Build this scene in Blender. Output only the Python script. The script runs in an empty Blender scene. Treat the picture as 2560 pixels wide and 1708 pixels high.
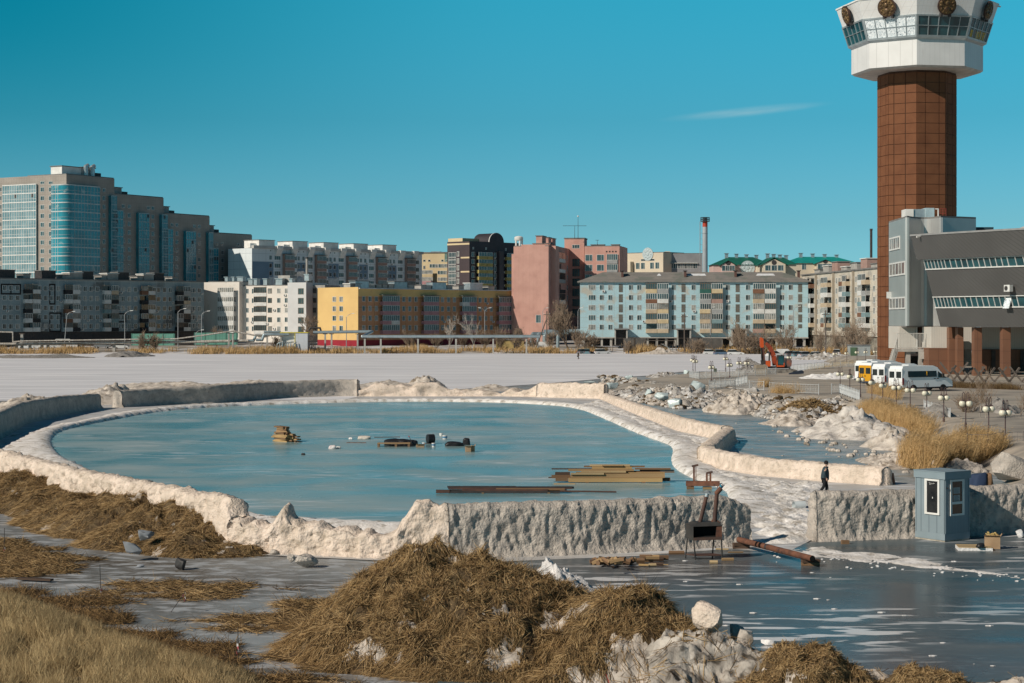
import bpy, bmesh, math, random
import numpy as np
from mathutils import Vector, Matrix
R = math.radians
C = bpy.context.scene.collection
sc = bpy.context.scene
random.seed(7)
# ---------------------------------------------------------------- camera, sky, sun, exposure
H, F, HZ = 9.0, 4800.0, 801.0            # eye height (m), focal length and horizon row in photograph pixels
cd = bpy.data.cameras.new('camera')
cam = bpy.data.objects.new('camera', cd); C.objects.link(cam)
cam.location = (0, 0, H); cam.rotation_euler = (R(90), 0, 0)
cd.sensor_width = 36; cd.lens = 36 * F / 2560
cd.shift_y = -(854 - HZ) / 2560
cd.clip_start = 1; cd.clip_end = 20000
sc.camera = cam
SUN_EL, SUN_AZ = 32.0, 54.0              # the sun stands behind the camera's left shoulder
to_sun = Vector((-math.sin(R(SUN_AZ)) * math.cos(R(SUN_EL)), -math.cos(R(SUN_AZ)) * math.cos(R(SUN_EL)), math.sin(R(SUN_EL))))
sl = bpy.data.lights.new('sun', 'SUN'); sl.energy = 4.1; sl.angle = R(0.5); sl.color = (1.0, 0.90, 0.77)
so = bpy.data.objects.new('sun', sl); C.objects.link(so)
so.rotation_euler = (-to_sun).to_track_quat('-Z', 'Y').to_euler()
so.location = (-60, -40, 60)
w = bpy.data.worlds.new('World'); sc.world = w; w.use_nodes = True
nt = w.node_tree; nt.nodes.clear()
wo = nt.nodes.new('ShaderNodeOutputWorld'); bg = nt.nodes.new('ShaderNodeBackground')
sky = nt.nodes.new('ShaderNodeTexSky'); sky.sky_type = 'NISHITA'; sky.sun_disc = False
sky.sun_elevation = R(SUN_EL); sky.sun_rotation = math.atan2(to_sun.x, to_sun.y)
sky.air_density = 1.0; sky.dust_density = 0.4; sky.ozone_density = 2.0
def wn(t, **k):
    n = nt.nodes.new(t)
    for a, b in k.items(): setattr(n, a, b)
    return n
L = nt.links.new
tc = wn('ShaderNodeTexCoord'); sp = wn('ShaderNodeSeparateXYZ'); L(tc.outputs['Generated'], sp.inputs[0])
ramp = wn('ShaderNodeValToRGB')          # the air thins to a deep teal a few degrees above the roofs
mr = wn('ShaderNodeMapRange'); mr.inputs[1].default_value = 0; mr.inputs[2].default_value = 0.25
L(sp.outputs['Z'], mr.inputs[0]); L(mr.outputs[0], ramp.inputs[0])
SKYRAMP = [(0.0, (.36, .90, 1.42)), (0.2, (.27, .655, .90)), (0.415, (.165, .66, .80)), (0.66, (.115, .83, .89)), (1.0, (.055, .20, .265))]
ramp.color_ramp.elements[0].position = 0; ramp.color_ramp.elements[0].color = (*SKYRAMP[0][1], 1)
ramp.color_ramp.elements[1].position = 1; ramp.color_ramp.elements[1].color = (*SKYRAMP[-1][1], 1)
for p_, c_ in SKYRAMP[1:-1]:
    e = ramp.color_ramp.elements.new(p_); e.color = (*c_, 1)
mx = wn('ShaderNodeMix', data_type='RGBA', blend_type='MULTIPLY'); mx.inputs[0].default_value = 1
L(sky.outputs[0], mx.inputs[6]); L(ramp.outputs[0], mx.inputs[7])
# thin wisp of cloud low over the roofs
az = wn('ShaderNodeMath', operation='ARCTAN2'); L(sp.outputs['X'], az.inputs[0]); L(sp.outputs['Y'], az.inputs[1])
cx = wn('ShaderNodeCombineXYZ'); L(az.outputs[0], cx.inputs[0]); L(sp.outputs['Z'], cx.inputs[1])
mp = wn('ShaderNodeMapping'); mp.vector_type = 'TEXTURE'
mp.inputs['Location'].default_value = (.121, .1072, 0); mp.inputs['Rotation'].default_value = (0, 0, .085); mp.inputs['Scale'].default_value = (.047, .0030, 1)
nz = wn('ShaderNodeTexNoise'); nz.inputs['Scale'].default_value = 2.2; nz.inputs['Detail'].default_value = 5
L(cx.outputs[0], mp.inputs[0])
nm = wn('ShaderNodeMapping'); nm.inputs['Scale'].default_value = (1, .5, 1); L(mp.outputs[0], nm.inputs[0]); L(nm.outputs[0], nz.inputs['Vector'])
vl = wn('ShaderNodeVectorMath', operation='LENGTH'); L(mp.outputs[0], vl.inputs[0])
s1 = wn('ShaderNodeMapRange', interpolation_type='SMOOTHSTEP'); s1.inputs[1].default_value = 1.05; s1.inputs[2].default_value = 0.1; L(vl.outputs['Value'], s1.inputs[0])
m1 = wn('ShaderNodeMath', operation='MULTIPLY'); L(s1.outputs[0], m1.inputs[0]); L(nz.outputs[0], m1.inputs[1])
m2 = wn('ShaderNodeMath', operation='MULTIPLY'); m2.inputs[1].default_value = .42; L(m1.outputs[0], m2.inputs[0])
mc = wn('ShaderNodeMix', data_type='RGBA'); L(m2.outputs[0], mc.inputs[0]); L(mx.outputs[2], mc.inputs[6]); mc.inputs[7].default_value = (5.5, 6.6, 6.6, 1)
# the sky deepens away from the sun, high on the left
ga = wn('ShaderNodeMapRange', interpolation_type='SMOOTHSTEP'); ga.inputs[1].default_value = .02; ga.inputs[2].default_value = -.30; L(az.outputs[0], ga.inputs[0])
ge = wn('ShaderNodeMapRange', interpolation_type='SMOOTHSTEP'); ge.inputs[1].default_value = .03; ge.inputs[2].default_value = .17; L(sp.outputs['Z'], ge.inputs[0])
gm = wn('ShaderNodeMath', operation='MULTIPLY'); L(ga.outputs[0], gm.inputs[0]); L(ge.outputs[0], gm.inputs[1])
gx_ = wn('ShaderNodeMix', data_type='RGBA', blend_type='MULTIPLY'); L(gm.outputs[0], gx_.inputs[0]); L(mc.outputs[2], gx_.inputs[6]); gx_.inputs[7].default_value = (.05, .66, .68, 1)
L(gx_.outputs[2], bg.inputs[0]); bg.inputs[1].default_value = 0.10
L(bg.outputs[0], wo.inputs[0])
sc.view_settings.view_transform = 'Standard'; sc.view_settings.look = 'None'; sc.view_settings.exposure = 0.0; sc.view_settings.gamma = 1.0
sc.render.engine = 'CYCLES'; sc.cycles.max_bounces = 5; sc.cycles.use_denoising = True
# ---------------------------------------------------------------- where a photograph pixel meets the place
def G(px, py, z=0.0):
    Y = F * (H - z) / (py - HZ); return Vector(((px - 1280) / F * Y, Y, z))
def P(px, py, d): return Vector(((px - 1280) / F * d, d, H + (HZ - py) / F * d))
# ---------------------------------------------------------------- noise on arrays
def _h(ix, iy, iz, s):
    n = (ix * 374761393 + iy * 668265263 + iz * 2147483647 + s * 974634777) & 0xffffffff
    n = ((n ^ (n >> 13)) * 1274126177) & 0xffffffff
    return ((n ^ (n >> 16)) & 0xffff) / 65535.0
def vnoise(p, s=0):
    f = np.floor(p); i = f.astype(np.int64); t = p - f; t = t * t * (3 - 2 * t)
    out = 0
    for dx in (0, 1):
        wx = t[:, 0] if dx else 1 - t[:, 0]
        for dy in (0, 1):
            wy = t[:, 1] if dy else 1 - t[:, 1]
            for dz in (0, 1):
                wz = t[:, 2] if dz else 1 - t[:, 2]
                out = out + wx * wy * wz * _h(i[:, 0] + dx, i[:, 1] + dy, i[:, 2] + dz, s)
    return out * 2 - 1
def fbm(p, scale, octv=4, s=0, gain=.5, ridged=False):
    p = np.asarray(p, float) / scale; a, out = 1.0, 0
    for o in range(octv):
        n = vnoise(p * 2 ** o + o * 17.3, s + o)
        if ridged: n = 1 - 2 * np.abs(n)
        out = out + a * n; a *= gain
    return out
# ---------------------------------------------------------------- materials
MATS = {}
def M(name, c, c2=None, scale=1.0, rough=.7, bump=0.0, bscale=None, metal=0.0, spec=.4, stretch=(1, 1, 1), lo=.35, hi=.65, detail=5, c3=None, s3=.3, lo3=.5, hi3=.7, emit=None, st3=None):
    if name in MATS: return MATS[name]
    m = bpy.data.materials.new(name); MATS[name] = m; m.use_nodes = True
    t = m.node_tree; b = t.nodes['Principled BSDF']; N = t.nodes.new; K = t.links.new
    b.inputs['Roughness'].default_value = rough; b.inputs['Metallic'].default_value = metal; b.inputs['Specular IOR Level'].default_value = spec
    if c2 is None: c2 = tuple(v * .82 for v in c)
    g = N('ShaderNodeNewGeometry')
    def noise(sca, st, det):
        mpn = N('ShaderNodeMapping'); mpn.inputs['Scale'].default_value = st; K(g.outputs['Position'], mpn.inputs[0])
        n = N('ShaderNodeTexNoise'); n.inputs['Scale'].default_value = 1 / sca; n.inputs['Detail'].default_value = det; K(mpn.outputs[0], n.inputs['Vector']); return n
    n = noise(scale, stretch, detail)
    r = N('ShaderNodeMapRange'); r.inputs[1].default_value = lo; r.inputs[2].default_value = hi; K(n.outputs[0], r.inputs[0])
    mixn = N('ShaderNodeMix'); mixn.data_type = 'RGBA'; K(r.outputs[0], mixn.inputs[0]); mixn.inputs[6].default_value = (*c, 1); mixn.inputs[7].default_value = (*c2, 1)
    out = mixn.outputs[2]
    if c3:
        n3 = noise(s3, st3 or stretch, 6); r3 = N('ShaderNodeMapRange'); r3.inputs[1].default_value = lo3; r3.inputs[2].default_value = hi3; K(n3.outputs[0], r3.inputs[0])
        mm = N('ShaderNodeMix'); mm.data_type = 'RGBA'; K(r3.outputs[0], mm.inputs[0]); K(out, mm.inputs[6]); mm.inputs[7].default_value = (*c3, 1); out = mm.outputs[2]
    K(out, b.inputs['Base Color'])
    if bump:
        nb = noise(bscale or scale * .3, stretch, 6); bp = N('ShaderNodeBump'); bp.inputs['Strength'].default_value = 1; bp.inputs['Distance'].default_value = bump
        K(nb.outputs[0], bp.inputs['Height']); K(bp.outputs[0], b.inputs['Normal'])
    if emit: b.inputs['Emission Color'].default_value = (*emit, 1); b.inputs['Emission Strength'].default_value = 1
    return m
def joints(m, bw, bh, mortar=.04, dark=(.05, .05, .05), off=0.0, amount=.8, shift=(0, 0)):
    """panel joints: a grid in the thing's own metres (x along the wall, z up) over material m's colour"""
    t = m.node_tree; b = t.nodes['Principled BSDF']; N = t.nodes.new; K = t.links.new
    src = b.inputs['Base Color'].links[0].from_socket
    o = N('ShaderNodeTexCoord'); s = N('ShaderNodeSeparateXYZ'); K(o.outputs['Object'], s.inputs[0])
    ad = N('ShaderNodeMath'); K(s.outputs['X'], ad.inputs[0]); K(s.outputs['Y'], ad.inputs[1])
    cb = N('ShaderNodeCombineXYZ'); K(ad.outputs[0], cb.inputs[0]); K(s.outputs['Z'], cb.inputs[1])
    mpn = N('ShaderNodeMapping'); mpn.inputs['Location'].default_value = (shift[0], shift[1], 0); K(cb.outputs[0], mpn.inputs[0])
    br = N('ShaderNodeTexBrick'); br.offset = off; br.inputs['Scale'].default_value = 1; br.inputs['Brick Width'].default_value = bw; br.inputs['Row Height'].default_value = bh
    br.inputs['Mortar Size'].default_value = mortar; br.inputs['Color1'].default_value = (0, 0, 0, 1); br.inputs['Color2'].default_value = (.25, .25, .25, 1); br.inputs['Mortar'].default_value = (1, 1, 1, 1)
    K(mpn.outputs[0], br.inputs['Vector'])
    mu = N('ShaderNodeMath'); mu.operation = 'MULTIPLY'; mu.inputs[1].default_value = amount; K(br.outputs['Fac'], mu.inputs[0])
    mm = N('ShaderNodeMix'); mm.data_type = 'RGBA'; K(mu.outputs[0], mm.inputs[0]); K(src, mm.inputs[6]); mm.inputs[7].default_value = (*dark, 1)
    K(mm.outputs[2], b.inputs['Base Color'])
    return m
# ---------------------------------------------------------------- meshes
def link(o, parent=None):
    C.objects.link(o)
    if parent: o.parent = parent
    return o
def tag(o, label=None, cat=None, group=None, kind=None):
    if label: o['label'] = label
    if cat: o['category'] = cat
    if group: o['group'] = group
    if kind: o['kind'] = kind
    return o
def empty(name, loc=(0, 0, 0), rz=0.0, label=None, cat=None, group=None):
    o = bpy.data.objects.new(name, None); o.location = loc; o.rotation_euler = (0, 0, rz); o.empty_display_size = .2
    C.objects.link(o); return tag(o, label, cat, group)
def np_mesh(name, v, f, mats, parent=None, smooth=False, mi=None, loc=None):
    """v (n,3), f (m,3|4) arrays"""
    v = np.asarray(v, np.float32); f = np.asarray(f, np.int32); k = f.shape[1]
    me = bpy.data.meshes.new(name); me.vertices.add(len(v)); me.vertices.foreach_set('co', v.ravel())
    me.loops.add(f.size); me.loops.foreach_set('vertex_index', f.ravel())
    me.polygons.add(len(f)); me.polygons.foreach_set('loop_start', np.arange(len(f), dtype=np.int32) * k)
    if mi is not None: me.polygons.foreach_set('material_index', np.asarray(mi, np.int32))
    if smooth: me.polygons.foreach_set('use_smooth', np.ones(len(f), bool))
    me.update(calc_edges=True); me.validate()
    for m in (mats if isinstance(mats, (list, tuple)) else [mats]): me.materials.append(m)
    o = bpy.data.objects.new(name, me)
    if loc is not None: o.location = loc
    return link(o, parent)
class MB:
    def __init__(s): s.v = []; s.f = []; s.m = []; s.k = 0
    def mat(s, k): s.k = k; return s
    def add(s, vs, fs):
        b = len(s.v); s.v += [tuple(x) for x in vs]
        for f in fs: s.f.append([i + b for i in f]); s.m.append(s.k)
        return s
    def hexa(s, p): return s.add(p, [(3, 2, 1, 0), (4, 5, 6, 7), (0, 1, 5, 4), (1, 2, 6, 5), (2, 3, 7, 6), (3, 0, 4, 7)])
    def box(s, x0, x1, y0, y1, z0, z1):
        return s.hexa([(x0, y0, z0), (x1, y0, z0), (x1, y1, z0), (x0, y1, z0), (x0, y0, z1), (x1, y0, z1), (x1, y1, z1), (x0, y1, z1)])
    def obox(s, c, d, l, wd, h, up=(0, 0, 1)):
        d = Vector(d).normalized(); u = Vector(up); sd = d.cross(u)
        if sd.length < 1e-4: sd = d.cross(Vector((1, 0, 0)))
        sd.normalize(); u = sd.cross(d).normalized(); c = Vector(c); q = []
        for k in (-1, 1):
            for a, b_ in ((-1, -1), (1, -1), (1, 1), (-1, 1)): q.append(c + d * a * l / 2 + sd * b_ * wd / 2 + u * k * h / 2)
        return s.hexa(q)
    def tube(s, p0, p1, r0, r1=None, n=8, cap=True):
        p0, p1 = Vector(p0), Vector(p1); r1 = r0 if r1 is None else r1; d = (p1 - p0)
        if d.length < 1e-6: return s
        d.normalize(); a = d.orthogonal().normalized(); b_ = d.cross(a); vs = []
        for p_, r_ in ((p0, r0), (p1, r1)):
            for i in range(n):
                t = 2 * math.pi * i / n; vs.append(p_ + (a * math.cos(t) + b_ * math.sin(t)) * r_)
        fs = [(i, (i + 1) % n, n + (i + 1) % n, n + i) for i in range(n)]
        if cap: fs += [tuple(range(n - 1, -1, -1)), tuple(range(n, 2 * n))]
        return s.add(vs, fs)
    def path(s, pts, r, n=8):
        for a, b_ in zip(pts, pts[1:]): s.tube(a, b_, r, r, n)
        for q in pts[1:-1]: s.ball(q, r * 1.02, 8, 5)
        return s
    def lathe(s, prof, c=(0, 0, 0), n=16):
        c = Vector(c); vs = [(c.x + r * math.cos(2 * math.pi * i / n), c.y + r * math.sin(2 * math.pi * i / n), c.z + z) for r, z in prof for i in range(n)]
        fs = [(j * n + i, j * n + (i + 1) % n, (j + 1) * n + (i + 1) % n, (j + 1) * n + i) for j in range(len(prof) - 1) for i in range(n)]
        if prof[0][0] > 1e-4: fs.append(tuple(range(n - 1, -1, -1)))
        if prof[-1][0] > 1e-4: fs.append(tuple(range((len(prof) - 1) * n, len(prof) * n)))
        return s.add(vs, fs)
    def ball(s, c, r, n=12, k=7, sc=(1, 1, 1)):
        c = Vector(c); vs = []; fs = []
        for j in range(k + 1):
            t = math.pi * j / k
            for i in range(n):
                q = 2 * math.pi * i / n; vs.append((c.x + sc[0] * r * math.sin(t) * math.cos(q), c.y + sc[1] * r * math.sin(t) * math.sin(q), c.z - sc[2] * r * math.cos(t)))
        for j in range(k):
            for i in range(n): fs.append((j * n + i, j * n + (i + 1) % n, (j + 1) * n + (i + 1) % n, (j + 1) * n + i))
        return s.add(vs, fs)
    def prism(s, pl, axis, a, b_):
        """closed outline pl (2-D) extruded along axis 'x','y' or 'z' from a to b"""
        def mk(p_, t): return (t, p_[0], p_[1]) if axis == 'x' else (p_[0], t, p_[1]) if axis == 'y' else (p_[0], p_[1], t)
        n = len(pl); vs = [mk(p_, a) for p_ in pl] + [mk(p_, b_) for p_ in pl]
        return s.add(vs, [tuple(range(n)), tuple(range(2 * n - 1, n - 1, -1))] + [(i, n + i, n + (i + 1) % n, (i + 1) % n) for i in range(n)])
    def build(s, name, mats, parent=None, loc=None, rz=0.0, smooth=False):
        me = bpy.data.meshes.new(name); me.from_pydata(s.v, [], s.f)
        for m in (mats if isinstance(mats, (list, tuple)) else [mats]): me.materials.append(m)
        me.polygons.foreach_set('material_index', s.m)
        bmm = bmesh.new(); bmm.from_mesh(me); bmesh.ops.recalc_face_normals(bmm, faces=bmm.faces); bmm.to_mesh(me); bmm.free()
        if smooth:
            me.polygons.foreach_set('use_smooth', [True] * len(me.polygons))
            try: me.set_sharp_from_angle(angle=R(40))
            except Exception: pass
        o = bpy.data.objects.new(name, me)
        if loc is not None: o.location = loc
        o.rotation_euler = (0, 0, rz)
        return link(o, parent)
def dup(root, loc=None, rz=None, label=None, group=None, scale=None):
    def cp(o, par):
        c = o.copy(); C.objects.link(c)
        if par: c.parent = par
        for k in o.children: cp(k, c)
        return c
    r = cp(root, None)
    if loc is not None: r.location = loc
    if rz is not None: r.rotation_euler = (0, 0, rz)
    if scale: r.scale = (scale,) * 3
    if label: r['label'] = label
    if group: r['group'] = group
    return r
# ================================================================ materials of the place
snow_dirt_shade = M('ice_wall_snow', (.80, .67, .57), (.62, .52, .43), scale=.9, rough=.85, bump=.08, bscale=.1, c3=(.42, .35, .28), s3=.3, lo3=.5, hi3=.74)  # darker lumps paint in the shading of the carved scallops
snow_gray_shade = M('ice_wall_grey_shade', (.56, .50, .44), (.38, .34, .30), scale=.8, rough=.85, bump=.08, bscale=.09, c3=(.28, .26, .24), s3=.25, lo3=.5, hi3=.75)  # greyer wall snow: shade of walls turned from the sun put into colour
snow_white = M('snow_white', (.9, .88, .87), (.72, .70, .69), scale=.5, rough=.7, bump=.05, bscale=.12)
snow_heap_m = M('snow_heap', (.66, .59, .52), (.42, .37, .32), scale=.7, rough=.8, bump=.06, bscale=.2, c3=(.27, .22, .17), s3=.8, lo3=.54, hi3=.68)
rubble_m = M('dirty_rubble', (.5, .48, .46), (.17, .14, .11), scale=.9, rough=.9, bump=.08, bscale=.2, c3=(.66, .65, .64), s3=.7, lo3=.54, hi3=.62)
ice_blue = M('glacier_ice', (.58, .66, .66), (.42, .50, .51), scale=.8, rough=.35, bump=.04, bscale=.3)
gravel_m = M('gravel_grey', (.33, .31, .29), (.16, .15, .14), scale=.5, rough=.95, bump=.08, bscale=.2)
sand_m = M('lot_sand', (.46, .40, .33), (.31, .28, .24), scale=2.5, rough=.95, bump=.03, bscale=.4, c3=(.22, .20, .18), s3=4, lo3=.52, hi3=.66, stretch=(.5, 1, 1))
hay_base = M('hay_base', (.075, .05, .03), (.16, .115, .065), scale=.35, rough=1, bump=.06, bscale=.1, spec=.1)
hay_t = [M('hay_' + n, c, tuple(x * .8 for x in c), rough=.85, spec=.15) for n, c in (('pale', (.56, .39, .20)), ('gold', (.38, .245, .11)), ('brown', (.19, .12, .058)), ('dark', (.08, .052, .03)))]
grass_t = [M('grass_' + n, c, tuple(x * .8 for x in c), rough=.9, spec=.15) for n, c in (('pale', (.60, .46, .25)), ('tan', (.44, .32, .165)), ('umber', (.25, .175, .085)))]
reed_t = [M('reed_' + n, c, tuple(x * .8 for x in c), rough=.9, spec=.15) for n, c in (('pale', (.74, .51, .26)), ('gold', (.58, .38, .17)), ('brown', (.36, .23, .10)))]
earth_m = M('shore_earth', (.40, .37, .34), (.22, .18, .13), scale=6, rough=.95, bump=.1, bscale=1.5, c3=(.62, .61, .62), s3=9, lo3=.5, hi3=.56, stretch=(.4, 1, 1))
def ice_mat(name, base, stain, frost, fs=3.0, f_lo=.56, f_hi=.74, rough=(.10, .34), st=(.3, 1, 1), scratch=.5, spec=.5, snow=.5):
    m = bpy.data.materials.new(name); m.use_nodes = True; t = m.node_tree; b = t.nodes['Principled BSDF']; N = t.nodes.new; K = t.links.new
    g = N('ShaderNodeNewGeometry')
    def no(sc_, st_, det=6, dist=0):
        a = N('ShaderNodeMapping'); a.inputs['Scale'].default_value = st_; K(g.outputs['Position'], a.inputs[0])
        n = N('ShaderNodeTexNoise'); n.inputs['Scale'].default_value = 1 / sc_; n.inputs['Detail'].default_value = det; n.inputs['Distortion'].default_value = dist; K(a.outputs[0], n.inputs['Vector']); return n
    def rg(src, lo, hi, a=0., b_=1.):
        r = N('ShaderNodeMapRange'); r.inputs[1].default_value = lo; r.inputs[2].default_value = hi; r.inputs[3].default_value = a; r.inputs[4].default_value = b_; K(src, r.inputs[0]); return r.outputs[0]
    def mix(f, a, c):
        x = N('ShaderNodeMix'); x.data_type = 'RGBA'; K(f, x.inputs[0])
        if isinstance(a, tuple): x.inputs[6].default_value = (*a, 1)
        else: K(a, x.inputs[6])
        x.inputs[7].default_value = (*c, 1); return x.outputs[2]
    n1 = no(7, st, 6, .4); n2 = no(fs, (st[0], 1.0, 1), 9, .6); n3 = no(.22, (.5, 1, 1), 6)
    col = mix(rg(n1.outputs[0], .36, .64), base, stain)
    col = mix(rg(n2.outputs[0], f_lo, f_hi, 0, .85), col, frost)
    mu = N('ShaderNodeMath'); mu.operation = 'MULTIPLY'; K(rg(n3.outputs[0], .54, .63, 0, scratch), mu.inputs[0]); K(rg(n1.outputs[0], .42, .6), mu.inputs[1])
    col = mix(mu.outputs[0], col, frost)
    n5 = no(.7, (.3, 1, 1), 12, .2); n6 = no(7, (.4, 1, 1), 5)
    m5 = N('ShaderNodeMath'); m5.operation = 'MULTIPLY'; K(rg(n5.outputs[0], .53, .575, 0, snow), m5.inputs[0]); K(rg(n6.outputs[0], .48, .6), m5.inputs[1]); col = mix(m5.outputs[0], col, (.72, .72, .73))
    K(col, b.inputs['Base Color'])
    K(rg(n2.outputs[0], .4, .7, rough[0], rough[1]), b.inputs['Roughness']); b.inputs['IOR'].default_value = 1.31; b.inputs['Specular IOR Level'].default_value = spec
    n4 = no(.6, (.5, 1, 1), 4); bp = N('ShaderNodeBump'); bp.inputs['Strength'].default_value = .3; bp.inputs['Distance'].default_value = .0012; K(n4.outputs[0], bp.inputs['Height']); K(bp.outputs[0], b.inputs['Normal'])
    return m
rink_m = ice_mat('rink_ice', (.12, .27, .30), (.24, .36, .37), (.40, .47, .475), 7, .42, .75, (.20, .42), st=(.9, .7, 1), scratch=.15, spec=.36, snow=.5)
pond_m = ice_mat('pond_ice', (.15, .195, .21), (.25, .27, .27), (.5, .52, .53), 1.6, .48, .7, (.25, .5), st=(.7, 1, 1), spec=.2)
yard_m = ice_mat('yard_ice', (.035, .085, .105), (.095, .095, .10), (.16, .19, .205), 4, .42, .72, (.22, .5), st=(.5, .8, 1), scratch=.45, spec=.18, snow=.95)
path_m = ice_mat('path_ice', (.30, .32, .33), (.12, .10, .078), (.42, .44, .46), .6, .5, .6, (.4, .7), st=(.6, 1, 1), scratch=.4, spec=.2, snow=.35)
lake_m = M('lake_snow', (.72, .715, .745), (.60, .60, .63), scale=5, rough=.85, bump=.03, bscale=.8, stretch=(.1, 1, 1), c3=(.84, .83, .85), s3=3, lo3=.5, hi3=.62, detail=9)
track_m = M('track_ice', (.55, .53, .51), (.40, .39, .38), scale=2, rough=.5, bump=.03, bscale=.4, c3=(.68, .68, .69), s3=1, lo3=.5, hi3=.6, stretch=(.4, 1, 1))
# ================================================================ the ground
def sheet(name, pts, m, z, kind='structure'):
    v = [(p[0], p[1], z) for p in pts]; me = bpy.data.meshes.new(name); me.from_pydata(v, [], [list(range(len(v)))]); me.materials.append(m)
    o = link(bpy.data.objects.new(name, me)); o['kind'] = kind
    return o
sheet('ground', [(-3000, -60), (3000, -60), (3000, 9000), (-3000, 9000)], path_m, -.03)
sheet('yard', [G(x, y) for x, y in ((1000, 1500), (1121, 1402), (1600, 1386), (1900, 1362), (2040, 1356), (2700, 1330))] + [(60, 20), (0, 20), (-1.5, 45)], yard_m, 0)
sheet('ice_track', [G(x, y) for x, y in ((-100, 1190), (570, 1384), (1121, 1410), (1600, 1390), (1830, 1372), (1960, 1385), (2300, 1215), (1850, 1130), (1820, 1100), (1515, 985), (900, 985), (300, 1005), (-60, 1030))], track_m, .006)
pond = sheet('pond', [G(x, y) for x, y in ((1512, 985), (1830, 1115), (1745, 1160), (2210, 1240), (2700, 1250), (2700, 1150), (2330, 1080), (1990, 1005), (1560, 962))], pond_m, .003)
RINK = [(1000, 1318), (800, 1312), (560, 1290), (330, 1224), (179, 1164), (142, 1140), (128, 1123), (122, 1108), (126, 1093), (146, 1079), (195, 1066), (255, 1055), (383, 1030), (510, 1019), (700, 1010.5), (997, 1003.5), (1200, 1005), (1340, 1010), (1445, 1019), (1514, 1047), (1595, 1084), (1670, 1109), (1686, 1120), (1688, 1132), (1681, 1150), (1690, 1172), (1729, 1195), (1796, 1216), (1836, 1237), (1800, 1300), (1500, 1330), (1200, 1330)]
def smooth_loop(pts, it=2, closed=True):
    for _ in range(it):
        q = []; n = len(pts)
        for i in range(n if closed else n - 1):
            a, b_ = pts[i], pts[(i + 1) % n]; q += [a * .75 + b_ * .25, a * .25 + b_ * .75]
        pts = ([pts[0]] + q + [pts[-1]]) if not closed else q
    return pts
rink_w = smooth_loop([G(x, y) for x, y in RINK])
sheet('rink', rink_w, rink_m, .014)
LS = [(-500, 1004), (860, 1000), (920, 985), (1150, 973), (1340, 961), (1520, 946), (1640, 938), (1700, 930), (2600, 930)]
sheet('lake', [G(x, y) for x, y in LS] + [Vector((420, 300, 0)), Vector((420, 540, 0)), Vector((-420, 540, 0)), Vector((-420, 220, 0))], lake_m, .01)
# land beyond the lake rises from the shore to the blocks
xs = np.linspace(-500, 500, 201); ys = np.concatenate([np.linspace(385, 498, 40), np.linspace(503, 600, 50), np.linspace(612, 1400, 30)])
gx, gy = np.meshgrid(xs, ys); pv = np.stack([gx.ravel(), gy.ravel(), 0 * gx.ravel()], 1)
def shore_edge(p):
    q = np.clip((p[:, 0] - 55) / 30, 0, 1); q2 = np.clip((p[:, 0] - 92) / 25, 0, 1)
    return 514 + 5 * fbm(p, 40, 3, 5) - 24 * q * q * (3 - 2 * q) - 90 * q2 * q2 * (3 - 2 * q2)
edge = shore_edge(pv)
t_ = np.clip((pv[:, 1] - edge) / 10, 0, 1); t2 = np.clip((pv[:, 1] - edge - 10) / 40, 0, 1)
pv[:, 2] = -.3 + 1.0 * t_ + .5 * t2 + .25 * fbm(pv, 6, 3, 9) * t_
def gridf(nx, ny, off=0):
    i = np.arange(ny - 1)[:, None] * nx + np.arange(nx - 1)[None, :] + off
    return np.stack([i, i + 1, i + nx + 1, i + nx], -1).reshape(-1, 4)
np_mesh('far_shore', pv, gridf(201, 120), earth_m, smooth=True)['kind'] = 'structure'
def shore_z(x, y):
    p = np.array([[x, y, 0.]]); e = shore_edge(p)[0]
    t = min(max((y - e) / 10, 0), 1); t2 = min(max((y - e - 10) / 40, 0), 1); return -.3 + 1.0 * t + .5 * t2 + .25 * fbm(p, 6, 3, 9)[0] * t
# parking plateau on the right
LOTZ = 1.3
def PL(pts, z=LOTZ): return [G(x, y, z) for x, y in pts]
LOT = PL([(1522, 957), (1600, 945), (1690, 934), (1730, 930), (1890, 925), (1960, 930), (2010, 921), (2150, 905)]) + [Vector((62, 330, 0)), Vector((70, 420, 0)), Vector((260, 420, 0)), Vector((260, 60, 0))] + PL([(3000, 1290), (2600, 1150), (2460, 1085), (2330, 1052), (2230, 1026), (2150, 1000), (2000, 988), (1880, 982), (1800, 976), (1700, 970), (1600, 964)])
def sdist(p, poly):
    poly = np.array([(q[0], q[1]) for q in poly]); d = np.full(len(p), 1e9); ins = np.zeros(len(p), bool); n = len(poly)
    for i in range(n):
        a, b_ = poly[i], poly[(i + 1) % n]; e = b_ - a; wv = p[:, :2] - a
        t = np.clip((wv @ e) / max(e @ e, 1e-9), 0, 1); q = wv - t[:, None] * e; d = np.minimum(d, (q ** 2).sum(1))
        c1 = (a[1] > p[:, 1]) != (b_[1] > p[:, 1])
        with np.errstate(divide='ignore', invalid='ignore'): xi = (b_[0] - a[0]) * (p[:, 1] - a[1]) / (b_[1] - a[1] + 1e-12) + a[0]
        ins ^= c1 & (p[:, 0] < xi)
    d = np.sqrt(d); return np.where(ins, d, -d)
xs = np.arange(8, 200, 1.1); ys = np.arange(70, 425, 1.3); gx, gy = np.meshgrid(xs, ys); pv = np.stack([gx.ravel(), gy.ravel(), 0 * gx.ravel()], 1)
sd = sdist(pv, LOT); tt = np.clip((sd + 3) / 5, 0, 1); tt = tt * tt * (3 - 2 * tt)
pv[:, 2] = -.25 + (LOTZ + .25) * tt + .10 * fbm(pv, 3, 3, 3) * tt * np.clip(1.3 - sd / 12, .15, 1)
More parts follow.
